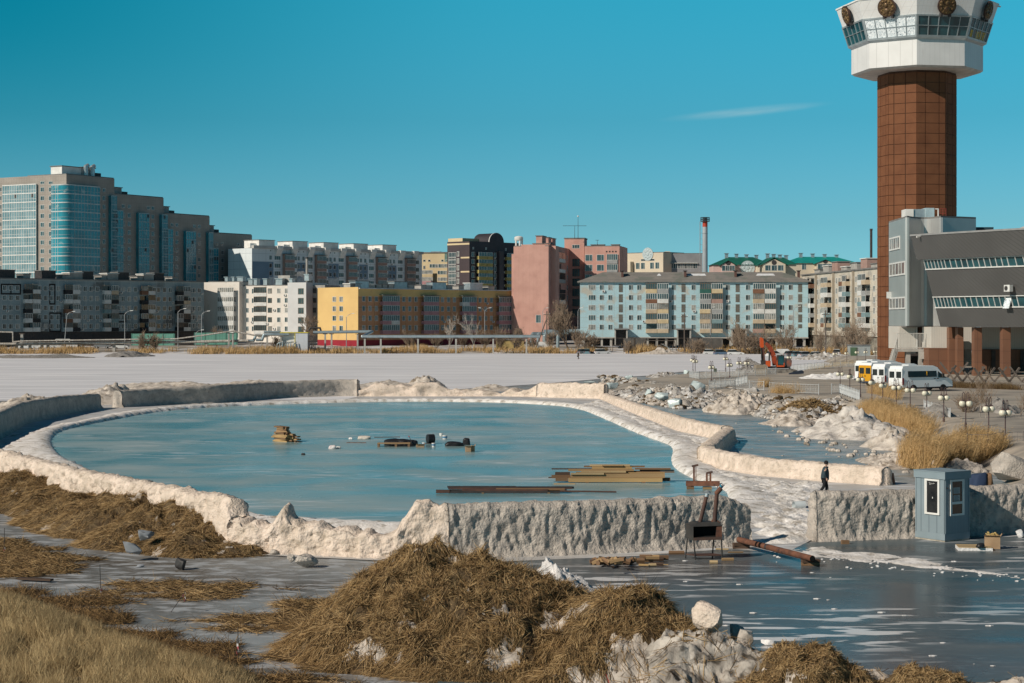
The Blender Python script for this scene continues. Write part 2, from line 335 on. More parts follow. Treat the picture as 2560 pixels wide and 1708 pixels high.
fq = gridf(len(xs), len(ys)); keep = (sd[fq].max(1) > -3.2); fq = fq[keep]; u_, inv = np.unique(fq, return_inverse=True)
np_mesh('parking_ground', pv[u_], inv.reshape(-1, 4), sand_m, smooth=True)['kind'] = 'structure'
# ================================================================ heaps of snow, dirt and rubble
def heap(name, px, py, wpx, top, mats, label, cat, depth=None, z0=0.0, seed=0, lump=.28, ls=.3, skew=0, power=1.3, group=None, kind=None, res=56, ridged=False):
    """px,py: middle of the foot nearest the camera; wpx: width; top: picture row of the crest"""
    c = G(px, py, z0); k = c.y / F; wd = wpx * k; dp = depth or wd * .55
    d2 = c.y + dp * .45; h = (H + (HZ - top) / F * d2) - z0; h = max(h, .15)
    u = np.linspace(-1.15, 1.15, res); gx, gy = np.meshgrid(u, u); p = np.stack([gx.ravel() * wd / 2, gy.ravel() * dp / 2, 0 * gx.ravel()], 1)
    th = fbm(np.stack([gx.ravel() * 1.6, gy.ravel() * 1.6, 0 * gx.ravel() + seed * 3.7], 1), 1, 3, seed) * .28
    r = np.sqrt((gx.ravel() - skew * .25 * (1 - np.abs(gy.ravel()))) ** 2 + gy.ravel() ** 2) + th
    prof = np.clip(1 - r, 0, 1) ** (1 / power); prof = np.where(r < 1, prof, 0)
    lumps = fbm(p + seed * 11.1, max(ls * wd * .5, .35), 5, seed + 3, .55, ridged)
    p[:, 2] = h * (prof * (1 + lump * lumps)) - .06
    p[:, 2] = np.where(p[:, 2] > 0, p[:, 2] * h / max(p[:, 2].max(), 1e-3), p[:, 2])
    p[:, 0] += .15 * h * fbm(p + 7, h * .5 + .2, 2, seed + 9); p[:, 1] += .15 * h * fbm(p + 19, h * .5 + .2, 2, seed + 12)
    f = gridf(res, res); keep = (p[f, 2].max(1) > -.05); f = f[keep]; uu, inv = np.unique(f, return_inverse=True)
    o = np_mesh(name, p[uu], inv.reshape(-1, 4), mats, smooth=True, loc=(c.x, c.y + dp * .45, z0))
    return tag(o, label, cat, group, kind)
def boulder(name, px, py, wpx, hpx, m, label, cat='ice block', z0=0.0, seed=0, group=None, dscale=1.0, rough=.22):
    c = G(px, py, z0); k = c.y / F; wd, h = wpx * k, hpx * k
    bm_ = bmesh.new(); bmesh.ops.create_icosphere(bm_, subdivisions=4, radius=1); v = np.array([x.co for x in bm_.verts]); f = [[q.index for q in x.verts] for x in bm_.faces]; bm_.free()
    q = np.sign(v) * np.abs(v) ** .5
    q = q + v * (fbm(v + seed * 5.3, 1.0, 2, seed) * rough + fbm(v + seed * 2.1, .45, 3, seed + 4, .5, True)[:, ] * rough * .4)[:, None]
    rs_ = np.random.RandomState(seed)
    for _ in range(16):
        nv_ = rs_.normal(size=3); nv_ /= np.linalg.norm(nv_); dd_ = q @ nv_ - rs_.uniform(.5, .8); q = q - np.maximum(dd_, 0)[:, None] * nv_
    q = q / np.abs(q).max(0); q[:, 0] *= wd / 2; q[:, 1] *= wd * .42 * dscale; q[:, 2] = (q[:, 2] + 1) * h / 2 - .05 * h
    o = np_mesh(name, q, np.array(f), m, loc=(c.x, c.y + wd * .4 * dscale, z0)); return tag(o, label, cat, group)
# ================================================================ carved ice walls
def ice_wall(name, pts, thick, label, m=None, step=.22, amp=.10, jag=.04, jscale=.5, lean=.12, seed=1, back=1, sx=.24, sz=.4, n=16, mm=5, cat='ice wall', round_=.14, group='carved ice walls round the rink'):
    """pts: (px, foot row, height m). back=+1: the body of the wall lies to the left of the walking direction"""
    W = [G(a, b_) for a, b_, _ in pts]; hs = [q[2] for q in pts]; L_ = [0]
    for a, b_ in zip(W, W[1:]): L_.append(L_[-1] + (b_ - a).length)
    N_ = max(4, int(L_[-1] / step)); s = np.linspace(0, L_[-1], N_ + 1)
    X = np.interp(s, L_, [q.x for q in W]); Y = np.interp(s, L_, [q.y for q in W]); Hh = np.interp(s, L_, hs)
    ker = np.ones(5) / 5
    def sm(a, k=int(max(1, .8 / step))):
        if k < 2 or len(a) < 3 * k: return a
        ap = np.pad(a, k, mode='reflect', reflect_type='odd'); return np.convolve(ap, np.ones(2 * k + 1) / (2 * k + 1), 'valid')
    X, Y = sm(X), sm(Y)
    tx, ty = np.gradient(X), np.gradient(Y); ln = np.hypot(tx, ty); tx, ty = tx / ln, ty / ln
    nx, ny = -ty * back, tx * back                                   # towards the back of the wall
    top = Hh * (1 + 0) + jag * fbm(np.stack([s, s * 0, s * 0 + seed], 1), jscale, 4, seed)
    top = np.maximum(top, .12)
    sec = []                                                          # (offset 0..1 through the wall, height 0..1, outward normal)
    zz = np.linspace(0, 1, n + 1)
    for z in zz: sec.append((0, z, -1))
    for j in range(1, mm): sec.append((j / mm, 1, 0))
    for z in zz[::-1]: sec.append((1, z, 1))
    S = len(sec); V = np.zeros((N_ + 1, S, 3))
    for j, (o, z, nr) in enumerate(sec):
        ins = lean * z + round_ * max(0, (z - .82) / .18) ** 2 * (1 if nr else 1)
        off = (ins if nr < 0 else thick - ins if nr > 0 else lean + round_ + (thick - 2 * lean - 2 * round_) * o)
        zc = top * z - (.05 * (z > .93) if nr else 0)
        q = np.stack([s, zc * 0 + off + nr * 3, zc], 1) * np.array([1 / sx, 1, 1 / sz])
        a1 = fbm(q, 1, 4, seed + 20, .55); a2 = fbm(q * .35 + 4, 1, 2, seed + 40)
        dsp = amp * (a1 + .35 * a2) * (1 if nr else .0)
        flare = .25 * max(0, 1 - z * 5) ** 2 * (1 if nr else 0)
        o2 = off + nr * (dsp + flare)
        V[:, j, 0] = X + nx * o2; V[:, j, 1] = Y + ny * o2
        V[:, j, 2] = zc + (amp * .6 * fbm(np.stack([s * 1.0, s * 0 + off * 2, s * 0 + 9], 1), .3, 3, seed + 60) if z > .9 else 0) - .04 * (z == 0)
    v = V.reshape(-1, 3); i = np.arange(N_)[:, None] * S + np.arange(S - 1)[None, :]
    f = np.stack([i, i + S, i + S + 1, i + 1], -1).reshape(-1, 4)
    extra_v, extra_f = [], []
    for e, ring in ((0, 0), (1, N_)):
        base = ring * S; ids = np.zeros((n + 1, mm + 1), int)
        for k in range(n + 1):
            a, b_ = base + k, base + S - 1 - k
            ids[k, 0], ids[k, mm] = a, b_
            for j in range(1, mm):
                if k == n: ids[k, j] = base + n + j
                else:
                    p_ = v[a] * (1 - j / mm) + v[b_] * (j / mm); bl = (1 if e else -1) * (.35 * math.sin(math.pi * j / mm) * (1 - .3 * k / n) + amp * fbm(np.array([[j * .6, k * .25, seed + e]]), 1, 3, seed)[0])
                    p_ = p_ + np.array([tx[ring], ty[ring], 0]) * bl; ids[k, j] = len(v) + len(extra_v); extra_v.append(p_)
        for k in range(n):
            for j in range(mm):
                q = [ids[k, j], ids[k, j + 1], ids[k + 1, j + 1], ids[k + 1, j]]; extra_f.append(q if e == 0 else q[::-1])
    v = np.concatenate([v, np.array(extra_v)]); f = np.concatenate([f, np.array(extra_f)])
    if back < 0: f = f[:, ::-1]
    o = np_mesh(name, v, f, m or snow_dirt_shade, smooth=True)
    return tag(o, label, cat, group)
WN = 'ice_wall'
ice_wall(WN, [(-260, 1170, 1.8), (-60, 1120, 1.85), (0, 1097, 1.9), (64, 1059, 1.85), (160, 1037, 1.8), (255, 1021, 1.5)], 1.1, 'curved shaded ice wall at the far left, its right end cut off slanting', snow_gray_shade, step=.4, amp=.05, seed=3, n=10)
ice_wall(WN, [(306, 1019, 1.75), (420, 1012, 1.8), (542, 1008, 1.95), (700, 995, 1.9), (848, 991, 1.95), (892, 991, 2.0)], 1.3, 'long grey ice wall in shade along the far left of the rink', snow_gray_shade, step=.4, amp=.09, seed=5, n=10)
ice_wall(WN, [(893, 991, .9), (938, 991, 1.25), (986, 991, 1.1), (1040, 991, 1.45), (1102, 991, 1.2), (1146, 991, .6), (1266, 991, .55), (1305, 992, .9), (1328, 992, 1.3), (1345, 993, 1.62)], 1.6, 'low broken stretch of sunlit ice wall at the far end of the rink', snow_dirt_shade, step=.3, amp=.2, jag=.3, jscale=1.2, seed=7, n=8, sx=1.0, sz=.7)
ice_wall(WN, [(1340, 993, 1.62), (1420, 995, 1.7), (1508, 997, 1.72)], 1.3, 'straight cream ice wall at the far right corner of the rink', snow_dirt_shade, step=.3, amp=.12, jag=.08, seed=9, n=10, sx=.8, sz=.6)
ice_wall(WN, [(1501, 997, .65), (1568, 1026, .8), (1696, 1077, 1.0), (1777, 1095, 1.0), (1800, 1099, 1.0)], 1.1, 'low pinkish ice wall running diagonally along the right of the rink', snow_dirt_shade, step=.25, amp=.06, seed=11, n=10)
ice_wall(WN, [(1800, 1102, 1.0), (1741, 1157, 1.1)], 1.2, 'short ice wall turning back towards the camera with its right side in shade', snow_dirt_shade, step=.25, amp=.06, seed=13, n=10, lean=.1)
ice_wall(WN, [(1741, 1157, 1.0), (1820, 1176, 1.0), (1900, 1189, 1.0), (2050, 1203, 1.0), (2203, 1214, .98)], 1.0, 'low cream ice wall behind the walking person in the dark jacket', snow_dirt_shade, step=.16, amp=.06, seed=15, n=12)
ice_wall(WN, [(-300, 1140, 1.8), (-100, 1190, 1.85), (0, 1225, 1.95), (128, 1270, 2.0), (330, 1322, 2.0), (548, 1372, 2.0), (566, 1376, 1.3)], 1.2, 'long sunlit ice wall behind the left straw heap', snow_dirt_shade, step=.12, amp=.13, seed=17, n=28, sx=.26, sz=.32)
ice_wall(WN, [(566, 1376, 1.25), (600, 1380, 1.05), (660, 1383, 1.1), (690, 1384, 1.5), (704, 1385, 1.75), (722, 1385, 1.25), (760, 1387, 1.15), (830, 1390, .95), (900, 1394, .85), (950, 1396, .8), (985, 1396, 1.0), (1008, 1396, 1.35), (1035, 1396, 1.95), (1072, 1396, 2.0), (1121, 1397, 2.0)], 1.3, 'broken sunlit ice wall with a jagged peak between rink and straw heaps', snow_dirt_shade, step=.09, amp=.13, jag=.15, jscale=.4, seed=19, n=30, sx=.24, sz=.32)
ice_wall(WN, [(1123, 1397, 2.0), (1300, 1391, 2.02), (1440, 1387, 2.0), (1693, 1374, 2.0), (1833, 1366, 1.95), (1880, 1362, 1.6)], 1.2, 'rough grey ice wall in grazing light behind the black barbecue stove', snow_gray_shade, step=.06, amp=.065, seed=21, n=40, sx=.17, sz=.34)
ice_wall(WN, [(2042, 1352, 1.98), (2062, 1353, 2.0), (2289, 1345, 1.95), (2425, 1339, 2.0), (2700, 1326, 2.0)], 1.1, 'rough grey ice wall in grazing light behind the blue ticket booth', snow_gray_shade, step=.06, amp=.06, seed=23, n=40, sx=.16, sz=.3)
path_s = M('path_snow', (.90, .87, .85), (.66, .62, .57), scale=.9, rough=.8, bump=.05, bscale=.12, c3=(.42, .38, .33), s3=.7, lo3=.54, hi3=.66)
# white snow kerb between rink ice and walls
def berm():
    pts = rink_w; n = len(pts); sec = [(-.15, 0), (.05, .2), (.4, .32), (.9, .30), (1.5, .22), (2.1, .1), (2.5, -.02)]
    P_ = np.array([(p.x, p.y, 0) for p in pts]); seg = np.r_[0, np.cumsum(np.linalg.norm(np.diff(np.vstack([P_, P_[:1]]), axis=0), axis=1))]
    s = np.arange(0, seg[-1], .3); X = np.interp(s, seg, np.r_[P_[:, 0], P_[0, 0]]); Y = np.interp(s, seg, np.r_[P_[:, 1], P_[0, 1]])
    k = 5; pad = lambda a: np.convolve(np.r_[a[-k:], a, a[:k]], np.ones(2 * k + 1) / (2 * k + 1), 'valid'); X, Y = pad(X), pad(Y)
    tx, ty = np.gradient(X), np.gradient(Y); ln = np.hypot(tx, ty) + 1e-9; tx /= ln; ty /= ln
    area = 0.5 * np.sum(X * np.roll(Y, -1) - np.roll(X, -1) * Y); sg = 1 if area > 0 else -1
    nx, ny = ty * sg, -tx * sg; V = np.zeros((len(s), len(sec), 3)); wid = 1 + .25 * fbm(np.stack([s, s * 0, s * 0], 1), 9, 3, 71)
    near = np.clip((X - 4) / 6, 0, 1) * np.clip((130 - Y) / 40, 0, 1); wid = wid * (1 + .5 * near) * np.where((X < -10) & (Y < 150), 1.35, 1)
    for j, (o, z) in enumerate(sec):
        q = np.stack([s, s * 0 + o * 2, s * 0], 1); nn = fbm(q, .7, 4, 77)
        oo = o * wid + .12 * nn * (j > 0); V[:, j, 0] = X + nx * oo; V[:, j, 1] = Y + ny * oo; V[:, j, 2] = z + (.10 * fbm(q + 3, .45, 4, 79) if 0 < j < 6 else -.02)
    S = len(sec); i = np.arange(len(s))[:, None] * S + np.arange(S - 1)[None, :]; i2 = (i + S) % (len(s) * S)
    f = np.stack([i, i2, i2 + 1, i + 1], -1).reshape(-1, 4)
    o = np_mesh('snow_kerb', V.reshape(-1, 3), f, path_s, smooth=True); o['kind'] = 'structure'
berm()
def rough_patch(pts, m, z0, amp, sc_, seed, res=.2, name='snow_path'):
    W_ = [G(x, y) for x, y in pts]; xs = np.arange(min(q.x for q in W_) - .5, max(q.x for q in W_) + .5, res); ys = np.arange(min(q.y for q in W_) - .5, max(q.y for q in W_) + .5, res); gx, gy = np.meshgrid(xs, ys)
    p = np.stack([gx.ravel(), gy.ravel(), 0 * gx.ravel()], 1); sd = sdist(p, W_) + .5 * fbm(p, 1.5, 3, seed); t = np.clip(sd / .8, 0, 1); p[:, 2] = -.05 + t * (z0 + .05 + amp * fbm(p, sc_, 4, seed + 1) + amp * .6 * fbm(p, sc_ * .3, 3, seed + 2, .5, True))
    f = gridf(len(xs), len(ys)); f = f[sd[f].max(1) > 0]; u, inv = np.unique(f, return_inverse=True); np_mesh(name, p[u], inv.reshape(-1, 4), m, smooth=True)['kind'] = 'structure'
rough_patch([(1700, 1132), (1750, 1165), (1900, 1198), (2060, 1216), (2050, 1345), (2025, 1362), (1895, 1362), (1880, 1310), (1860, 1245), (1800, 1212), (1735, 1192), (1696, 1165)], path_s, .1, .10, .8, 61, .12)
rough_patch([(1890, 1374), (2060, 1364), (2300, 1396), (2560, 1434), (2700, 1455), (2700, 1480), (2480, 1446), (2250, 1418), (1990, 1394)], path_s, .012, .03, .5, 67, .12)
rough_patch([(1440, 1016), (1500, 1000), (1570, 1030), (1700, 1084), (1790, 1100), (1745, 1150), (1692, 1160), (1692, 1126), (1672, 1107), (1596, 1082), (1516, 1045)], path_s, .08, .09, .8, 64, .16)
# ================================================================ buildings across the lake
glass_d = M('glass_dark', (.02, .035, .04), (.05, .075, .08), scale=2.5, rough=.12, spec=.6)
glass_m = M('glass_teal', (.07, .12, .13), (.03, .06, .07), scale=3, rough=.15, spec=.6)
glass_c = M('glass_curtained', (.34, .33, .30), (.12, .14, .14), scale=1.2, rough=.2, spec=.5)
frame_w = M('window_frame_white', (.72, .72, .70), rough=.5)
frame_b = M('window_frame_brown', (.22, .15, .1), rough=.6)
roof_g = M('roof_felt', (.22, .21, .20), (.15, .15, .15), scale=3, rough=.9)
conc_m = M('concrete', (.42, .40, .37), (.3, .29, .27), scale=1.5, rough=.9)
dark_m = M('dark_steel', (.03, .03, .03), (.06, .05, .05), scale=.6, rough=.6)
galv_m = M('galvanised_steel', (.45, .5, .52), (.33, .38, .4), scale=1.2, rough=.35, metal=.5)
white_m = M('white_paint', (.8, .79, .76), (.66, .65, .62), scale=1.5, rough=.5)
GL = [glass_d, glass_m, glass_c]
def cap(mb, x0, x1, y0, y1, z0, z1): mb.box(x0, x1, y0, y1, z0, z1)
class Bld:
    """a block whose long side runs from ground point p0 to p1 (p0 seen on the left); local x runs along it, y into it, z up"""
    def __init__(s, name, p0, p1, label, cat='apartment block', base=None):
        s.p0 = Vector((p0[0], p0[1], 0)); d = Vector((p1[0] - p0[0], p1[1] - p0[1], 0)); s.L = d.length; s.d = d.normalized(); s.n = Vector((-s.d.y, s.d.x, 0))
        s.rz = math.atan2(d.y, d.x); s.e = empty(name, s.p0, s.rz, label, cat); s.wins = []; s.cache = {}
    def u(s, px):
        k = (px - 1280) / F; return (k * s.p0.y - s.p0.x) / (s.d.x - k * s.d.y)
    def z(s, py, u=0): return H + (HZ - py) / F * (s.p0.y + s.d.y * u)
    def v(s, px):                               # along the gable that leaves p0 away from the camera
        k = (px - 1280) / F; return (k * s.p0.y - s.p0.x) / (s.n.x - k * s.n.y)
    def zv(s, py, v=0): return H + (HZ - py) / F * (s.p0.y + s.n.y * v)
    def part(s, name, mb, mats, label=None, smooth=False, parent=None):
        o = mb.build(name, mats, parent or s.e, smooth=smooth)
        if label: o['label'] = label
        return o
    def box(s, name, x0, x1, y0, y1, z0, z1, m, label=None): return s.part(name, MB().box(x0, x1, y0, y1, z0, z1), m, label)
    def win(s, u, z, wd, h, fm=None, gl=None, side=False, mull=1, tr=False, y=0.0):
        s.wins.append((wd * h, u, z, wd, h, fm or frame_w, gl if gl is not None else random.choice((0, 0, 1, 1, 2)), side, mull, tr, y))
    def _mesh(s, key):
        if key in s.cache: return s.cache[key]
        wd, h, fm, gl, mull, tr = key; fr = MB(); t = .09 if wd < 2.5 else .10
        fr.box(-wd / 2, wd / 2, -.07, 0, -h / 2, -h / 2 + t); fr.box(-wd / 2, wd / 2, -.07, 0, h / 2 - t, h / 2)
        fr.box(-wd / 2, -wd / 2 + t, -.07, 0, -h / 2 + t, h / 2 - t); fr.box(wd / 2 - t, wd / 2, -.07, 0, -h / 2 + t, h / 2 - t)
        for i in range(mull):
            x = -wd / 2 + wd * (i + 1) / (mull + 1) if mull > 1 else wd * .12
            fr.box(x - t * .4, x + t * .4, -.06, 0, -h / 2 + t, h / 2 - t)
        if tr: fr.box(-wd / 2 + t, wd / 2 - t, -.055, 0, h * .18, h * .18 + t * .7)
        pn = MB().box(-wd / 2 + t, wd / 2 - t, -.035, -.005, -h / 2 + t, h / 2 - t)
        s.cache[key] = (fr, pn); return s.cache[key]
    def finish(s):
        s.wins.sort(key=lambda q: -q[0]); proto = {}; rest = {}
        for i, (_, u, z, wd, h, fm, gl, side, mull, tr, y) in enumerate(s.wins):
            key = (round(wd, 2), round(h, 2), fm, gl, mull, tr)
            rz = -math.pi / 2 if side else 0
            loc = Vector((-y, u, z)) if side else Vector((u, y, z))
            if i < 100:
                if key not in proto:
                    fr, pn = s._mesh(key); o = fr.build('window', fm, s.e); pn.build('pane', GL[gl], o); proto[key] = o
                else:
                    o = proto[key].copy(); C.objects.link(o)
                    c_ = proto[key].children[0].copy(); C.objects.link(c_); c_.parent = o
                o.location = loc; o.rotation_euler = (0, 0, rz)
            else:
                a = rest.setdefault(fm, {}); fr, pn = s._mesh(key); rot = Matrix.Rotation(rz, 4, 'Z')
                mb = a.setdefault('mb', MB())
                mb.mat(0).add([rot @ Vector(q) + loc for q in fr.v], fr.f); mb.mat(1 + gl).add([rot @ Vector(q) + loc for q in pn.v], pn.f)
        for fm, a in rest.items(): a['mb'].build('smaller_windows', [fm] + GL, s.e)['kind'] = 'stuff'
        return s.e
BALC = [M('balcony_' + n, c, tuple(q * .8 for q in c), rough=.8) for n, c in (('white', (.66, .66, .64)), ('grey', (.34, .35, .35)), ('beige', (.52, .42, .30)), ('brown', (.2, .10, .06)), ('pink', (.46, .24, .26)), ('ochre', (.42, .34, .12)), ('cream', (.60, .48, .30)), ('green', (.03, .12, .10)), ('teal', (.2, .3, .32)), ('black', (.02, .022, .025)), ('rust', (.40, .26, .22)))]
BI = {k: m for k, m in zip('white grey beige brown pink ochre cream green teal black rust'.split(), BALC)}
def balcony(b, u0, u1, z0, floor, col, depth=1.1, glazed=True, ph=1.05, fm=None, mull=4, y0=0.0, gl=None):
    mb = MB(); mb.box(u0, u1, y0 - depth, y0, z0 - .12, z0); mb.box(u0, u1, y0 - depth - .06, y0 - depth, z0 - .12, z0 + ph)
    mb.box(u0 - .05, u0, y0 - depth, y0, z0 - .12, z0 + ph); mb.box(u1, u1 + .05, y0 - depth, y0, z0 - .12, z0 + ph)
    o = mb.build('balcony', BI[col], b.e); top = z0 + floor - .14
    if glazed:
        fr = MB(); wd = u1 - u0
        for i in range(mull + 1):
            x = u0 + wd * i / mull; fr.box(x - .05, x + .05, y0 - depth, y0 - depth + .07, z0 + ph, top)
        fr.box(u0, u1, y0 - depth - .01, y0 - depth + .08, top - .1, top); fr.box(u0, u1, y0 - depth - .01, y0 - depth + .08, z0 + ph, z0 + ph + .07)
        fr.build('balcony_frame', fm or frame_w, o)
        MB().box(u0 + .02, u1 - .02, y0 - depth + .02, y0 - depth + .05, z0 + ph + .07, top - .1).build('glazing', GL[gl if gl is not None else random.choice((0, 1, 1, 2))], o)
    else:
        MB().box(u0 + .1, u1 - .1, y0 - .03, y0 - .008, z0 + .3, top - .3).build('recess', glass_d, o)
        MB().box(u0, u1, y0 - depth, y0, top, top + .12).build('canopy', conc_m, o)
    return o
def vent_box(b, u0, u1, y0, y1, z0, z1, m, capm=None, name='vent_shaft'):
    o = b.part(name, MB().box(u0, u1, y0, y1, z0, z1), m)
    MB().box(u0 - .25, u1 + .25, y0 - .25, y1 + .25, z1 + .002, z1 + .22).build('cap', capm or conc_m, o); return o
ac_m = M('ac_white', (.7, .7, .68), rough=.5)
def ac(b, u, z, side=False, y=0.0):
    mb = MB(); mb.box(-.4, .4, -.4, -.05, -.3, .3); mb.mat(1).lathe([(.0, 0), (.22, 0)], (0, 0, 0), 10); 
    vv = MB(); vv.box(-.4, .4, -.4, -.05, -.3, .3); vv.mat(1).tube((-.1, -.42, 0), (-.1, -.39, 0), .22, .22, 10)
    o = vv.build('air_conditioner', [ac_m, dark_m], b.e); o.location = (-y, u, z) if side else (u, y, z); o.rotation_euler = (0, 0, -math.pi / 2 if side else 0)
sA = lambda x: x * .3189                                   # columns read off enlarged strips of the photograph
s2 = lambda x: 500 + x * .2383
s3 = lambda x: 1000 + x * .2383
s4 = lambda x: 1420 + x * .34894
def gp(px, d): return ((px - 1280) / F * d, d)
# ---- stepped beige tower block with teal glass, far left
tan_m = joints(M('tower_tile', (.35, .31, .275), (.29, .26, .23), scale=4, rough=.7), 1.2, 1.45, .035, (.2, .17, .14), amount=.7)
tglass = M('tower_glass', (.02, .27, .35), (.03, .17, .22), scale=5, rough=.16, spec=.55, c3=(.25, .36, .38), s3=2.2, lo3=.62, hi3=.7)
tglass2 = M('tower_glass_pale', (.22, .33, .36), (.12, .22, .25), scale=3, rough=.15, spec=.6)
b = Bld('stepped_tower_block', gp(166, 632), gp(630, 714), 'tall beige stepped tower block with teal glazed bays at the far left', 'tower block')
uT = [0, b.u(286), b.u(409), b.u(524), b.u(630)]; zT = [b.z(436, 0), b.z(490, b.u(345)), b.z(537, b.u(465)), b.z(585, b.u(577))]
bodies = []
for i in range(4):
    o = b.box('wall', uT[i] + (.02 if i else 0), uT[i + 1], 0, 18, 2, zT[i], tan_m); bodies.append(o)
    MB().box(uT[i] + .1, uT[i + 1] - .1, .2, 17.8, zT[i] + .003, zT[i] + .3).build('roof', roof_g, o)
sw = b.v(0) - 0
o = b.box('wall', -.0, .02, 18.02, 60, 2, zT[0], tan_m)
fl = 2.93
def glass_bay(name, x0, x1, ztop, nfl, dep, m, side=False, cols=4):
    mb = MB(); fr = MB()
    def bx(t, a0, a1, o0, o1, z0, z1):
        if side: t.box(o0, o1, a0, a1, z0, z1)
        else: t.box(a0, a1, o0, o1, z0, z1)
    bx(mb, x0, x1, -dep, -.01, ztop - nfl * fl, ztop)
    for k in range(nfl + 1):
        z = ztop - k * fl; bx(fr, x0 - .06, x1 + .06, -dep - .1, -dep - .01, z - .16, z + .16)
        if k < nfl: bx(fr, x0, x1, -dep - .06, -dep - .01, z - 1.9, z - 1.82)
    for j in range(cols + 1):
        x = x0 + (x1 - x0) * j / cols; bx(fr, x - .07, x + .07, -dep - .07, -dep - .01, ztop - nfl * fl, ztop)
    q = b.part(name, mb, m); op = fr.mat(1)
    for _ in range(max(2, nfl // 3)):
        k = random.randrange(nfl); j = random.randrange(cols); x = x0 + (x1 - x0) * (j + .25) / cols; z = ztop - k * fl - 1.4
        bx(op, x, x + .9, -dep - .04, -dep - .012, z, z + 1.15)
    fr.build('glazing_bars', [M('bar_teal', (.30, .42, .45), rough=.5) if not side else frame_w, dark_m], q)
zc = b.z(462, 0)
def rounded_bay(x1, y1, r, ztop, nfl):
    pl = [(x1, -.01), (x1, -1.2)]; 
    for k in range(9):
        a = math.pi / 2 * k / 8; pl.append((-1.2 + r - r * math.sin(a), -1.2 + r - r * math.cos(a)))
    pl += [(-1.2, y1), (-.01, y1), (-.01, -.01)]
    q = b.part('corner_bay', MB().prism(pl, 'z', ztop - nfl * fl, ztop), tglass)
    fr = MB(); big = [(x1 + .05, -.01), (x1 + .05, -1.28)] + [(-1.28 + r - r * math.sin(math.pi / 2 * k / 8), -1.28 + r - r * math.cos(math.pi / 2 * k / 8)) for k in range(9)] + [(-1.28, y1 + .05), (-.01, y1 + .05), (-.01, -.01)]
    for k in range(nfl + 1): z = ztop - k * fl; fr.prism(big, 'z', z - .17, z + .17)
    z0 = ztop - nfl * fl
    xs_ = np.arange(r, x1, 1.5)
    for x in xs_: fr.box(x - .06, x + .06, -1.27, -1.2, z0, ztop)
    for y in np.arange(r, y1, 1.1): fr.box(-1.29, -1.2, y - .07, y + .07, z0, ztop)
    for k in range(nfl): z = ztop - k * fl - 1.85; fr.prism([(p[0] * .997, p[1] * .997) for p in big], 'z', z - .04, z + .04)
    fr.build('glazing_bars', M('bar_pale', (.55, .58, .58), rough=.5), q)
rounded_bay(b.u(243), b.v(135), 2.6, zc, 19)
glass_bay('glass_bay', b.v(94), b.v(10), b.zv(463, b.v(50)), 19, .7, tglass2, side=True, cols=14)
for px in (106, 127):
    v_ = b.v(px)
    for k in range(20):
        z = b.zv(474, v_) - k * fl
        if z > 8: b.win(v_, z, 1.75, 1.55, gl=1, side=True); 
        if px > 110 and random.random() < .45 and z > 10: ac(b, v_ - .4, z - 1.3, side=True)
    b.win(v_, b.zv(457, v_), 1.9, 1.0, gl=1, side=True)
vL = b.v(0)
for k in range(20): b.win(vL, b.zv(474, vL) - k * fl, 1.75, 1.55, gl=0, side=True)
for sec, (wc, bays) in enumerate((((247, 260), ((271, 285),)), ((308, 323, 371, 382), ((274.5, 301), (340, 366), (398, 412))), ((430, 442, 486, 498), ((401, 425.5), (458.5, 483), (515, 526))), ((542, 556, 596, 609), ((516, 539), (571, 595), (618, 630))))):
    zt = zT[sec]
    for px in wc:
        u_ = b.u(px); b.win(u_, zt - 3.9 if sec else zt - 4.2, 1.5, 1.2, gl=0)
        for k in range(1, 20):
            z = zt - 4.0 - k * fl
            if z > 14: b.win(u_, z, 1.5, 1.55, gl=random.choice((0, 1)))
    for a_, c_ in bays:
        zz_ = (zt - 6.0) if (a_ + c_) / 2 > b.p0.x + 0 and not (a_ in (274.5, 401, 516)) else zT[sec] - 5.6
        glass_bay('glass_bay', b.u(a_), b.u(c_), zz_, int((zz_ - 14) / fl), 1.3, tglass, cols=4)
for i, (a_, c_, y_) in enumerate(((-2, 8, 0), (0, 0, 0))[:1]): pass
for (px0, px1, sec, hh, m_) in ((120, 170, 0, 3.0, white_m), (172, 206, 0, 3.2, white_m), (298, 326, 1, 2.6, conc_m), (418, 444, 2, 2.6, conc_m), (531, 556, 3, 2.8, conc_m)):
    if sec == 0: x0 = 2 + (px0 - 120) * .18; x1 = 2 + (px1 - 120) * .18
    else: x0, x1 = b.u(px0), b.u(px1)
    q = b.part('lift_housing', MB().box(x0, x1, 4, 9, zT[sec] + .31, zT[sec] + hh), m_); MB().box(x0 - .3, x1 + .3, 3.7, 9.3, zT[sec] + hh + .003, zT[sec] + hh + .25).build('cap', roof_g, q)
    MB().box(x1 + .6, x1 + 4, 5, 8, zT[sec] + .31, zT[sec] + hh * .6).build('vent_block', dark_m, q)
for x in (12, 15): b.part('vent_pipe', MB().path([(x, 3, zT[0] + .31), (x, 3, zT[0] + 3.4), (x + 1.2, 3, zT[0] + 4.0)], .7, 10), galv_m)
b.box('lift_housing', 4, 12, 44, 52, zT[0] + .01, zT[0] + 3.2, conc_m)
b.finish()
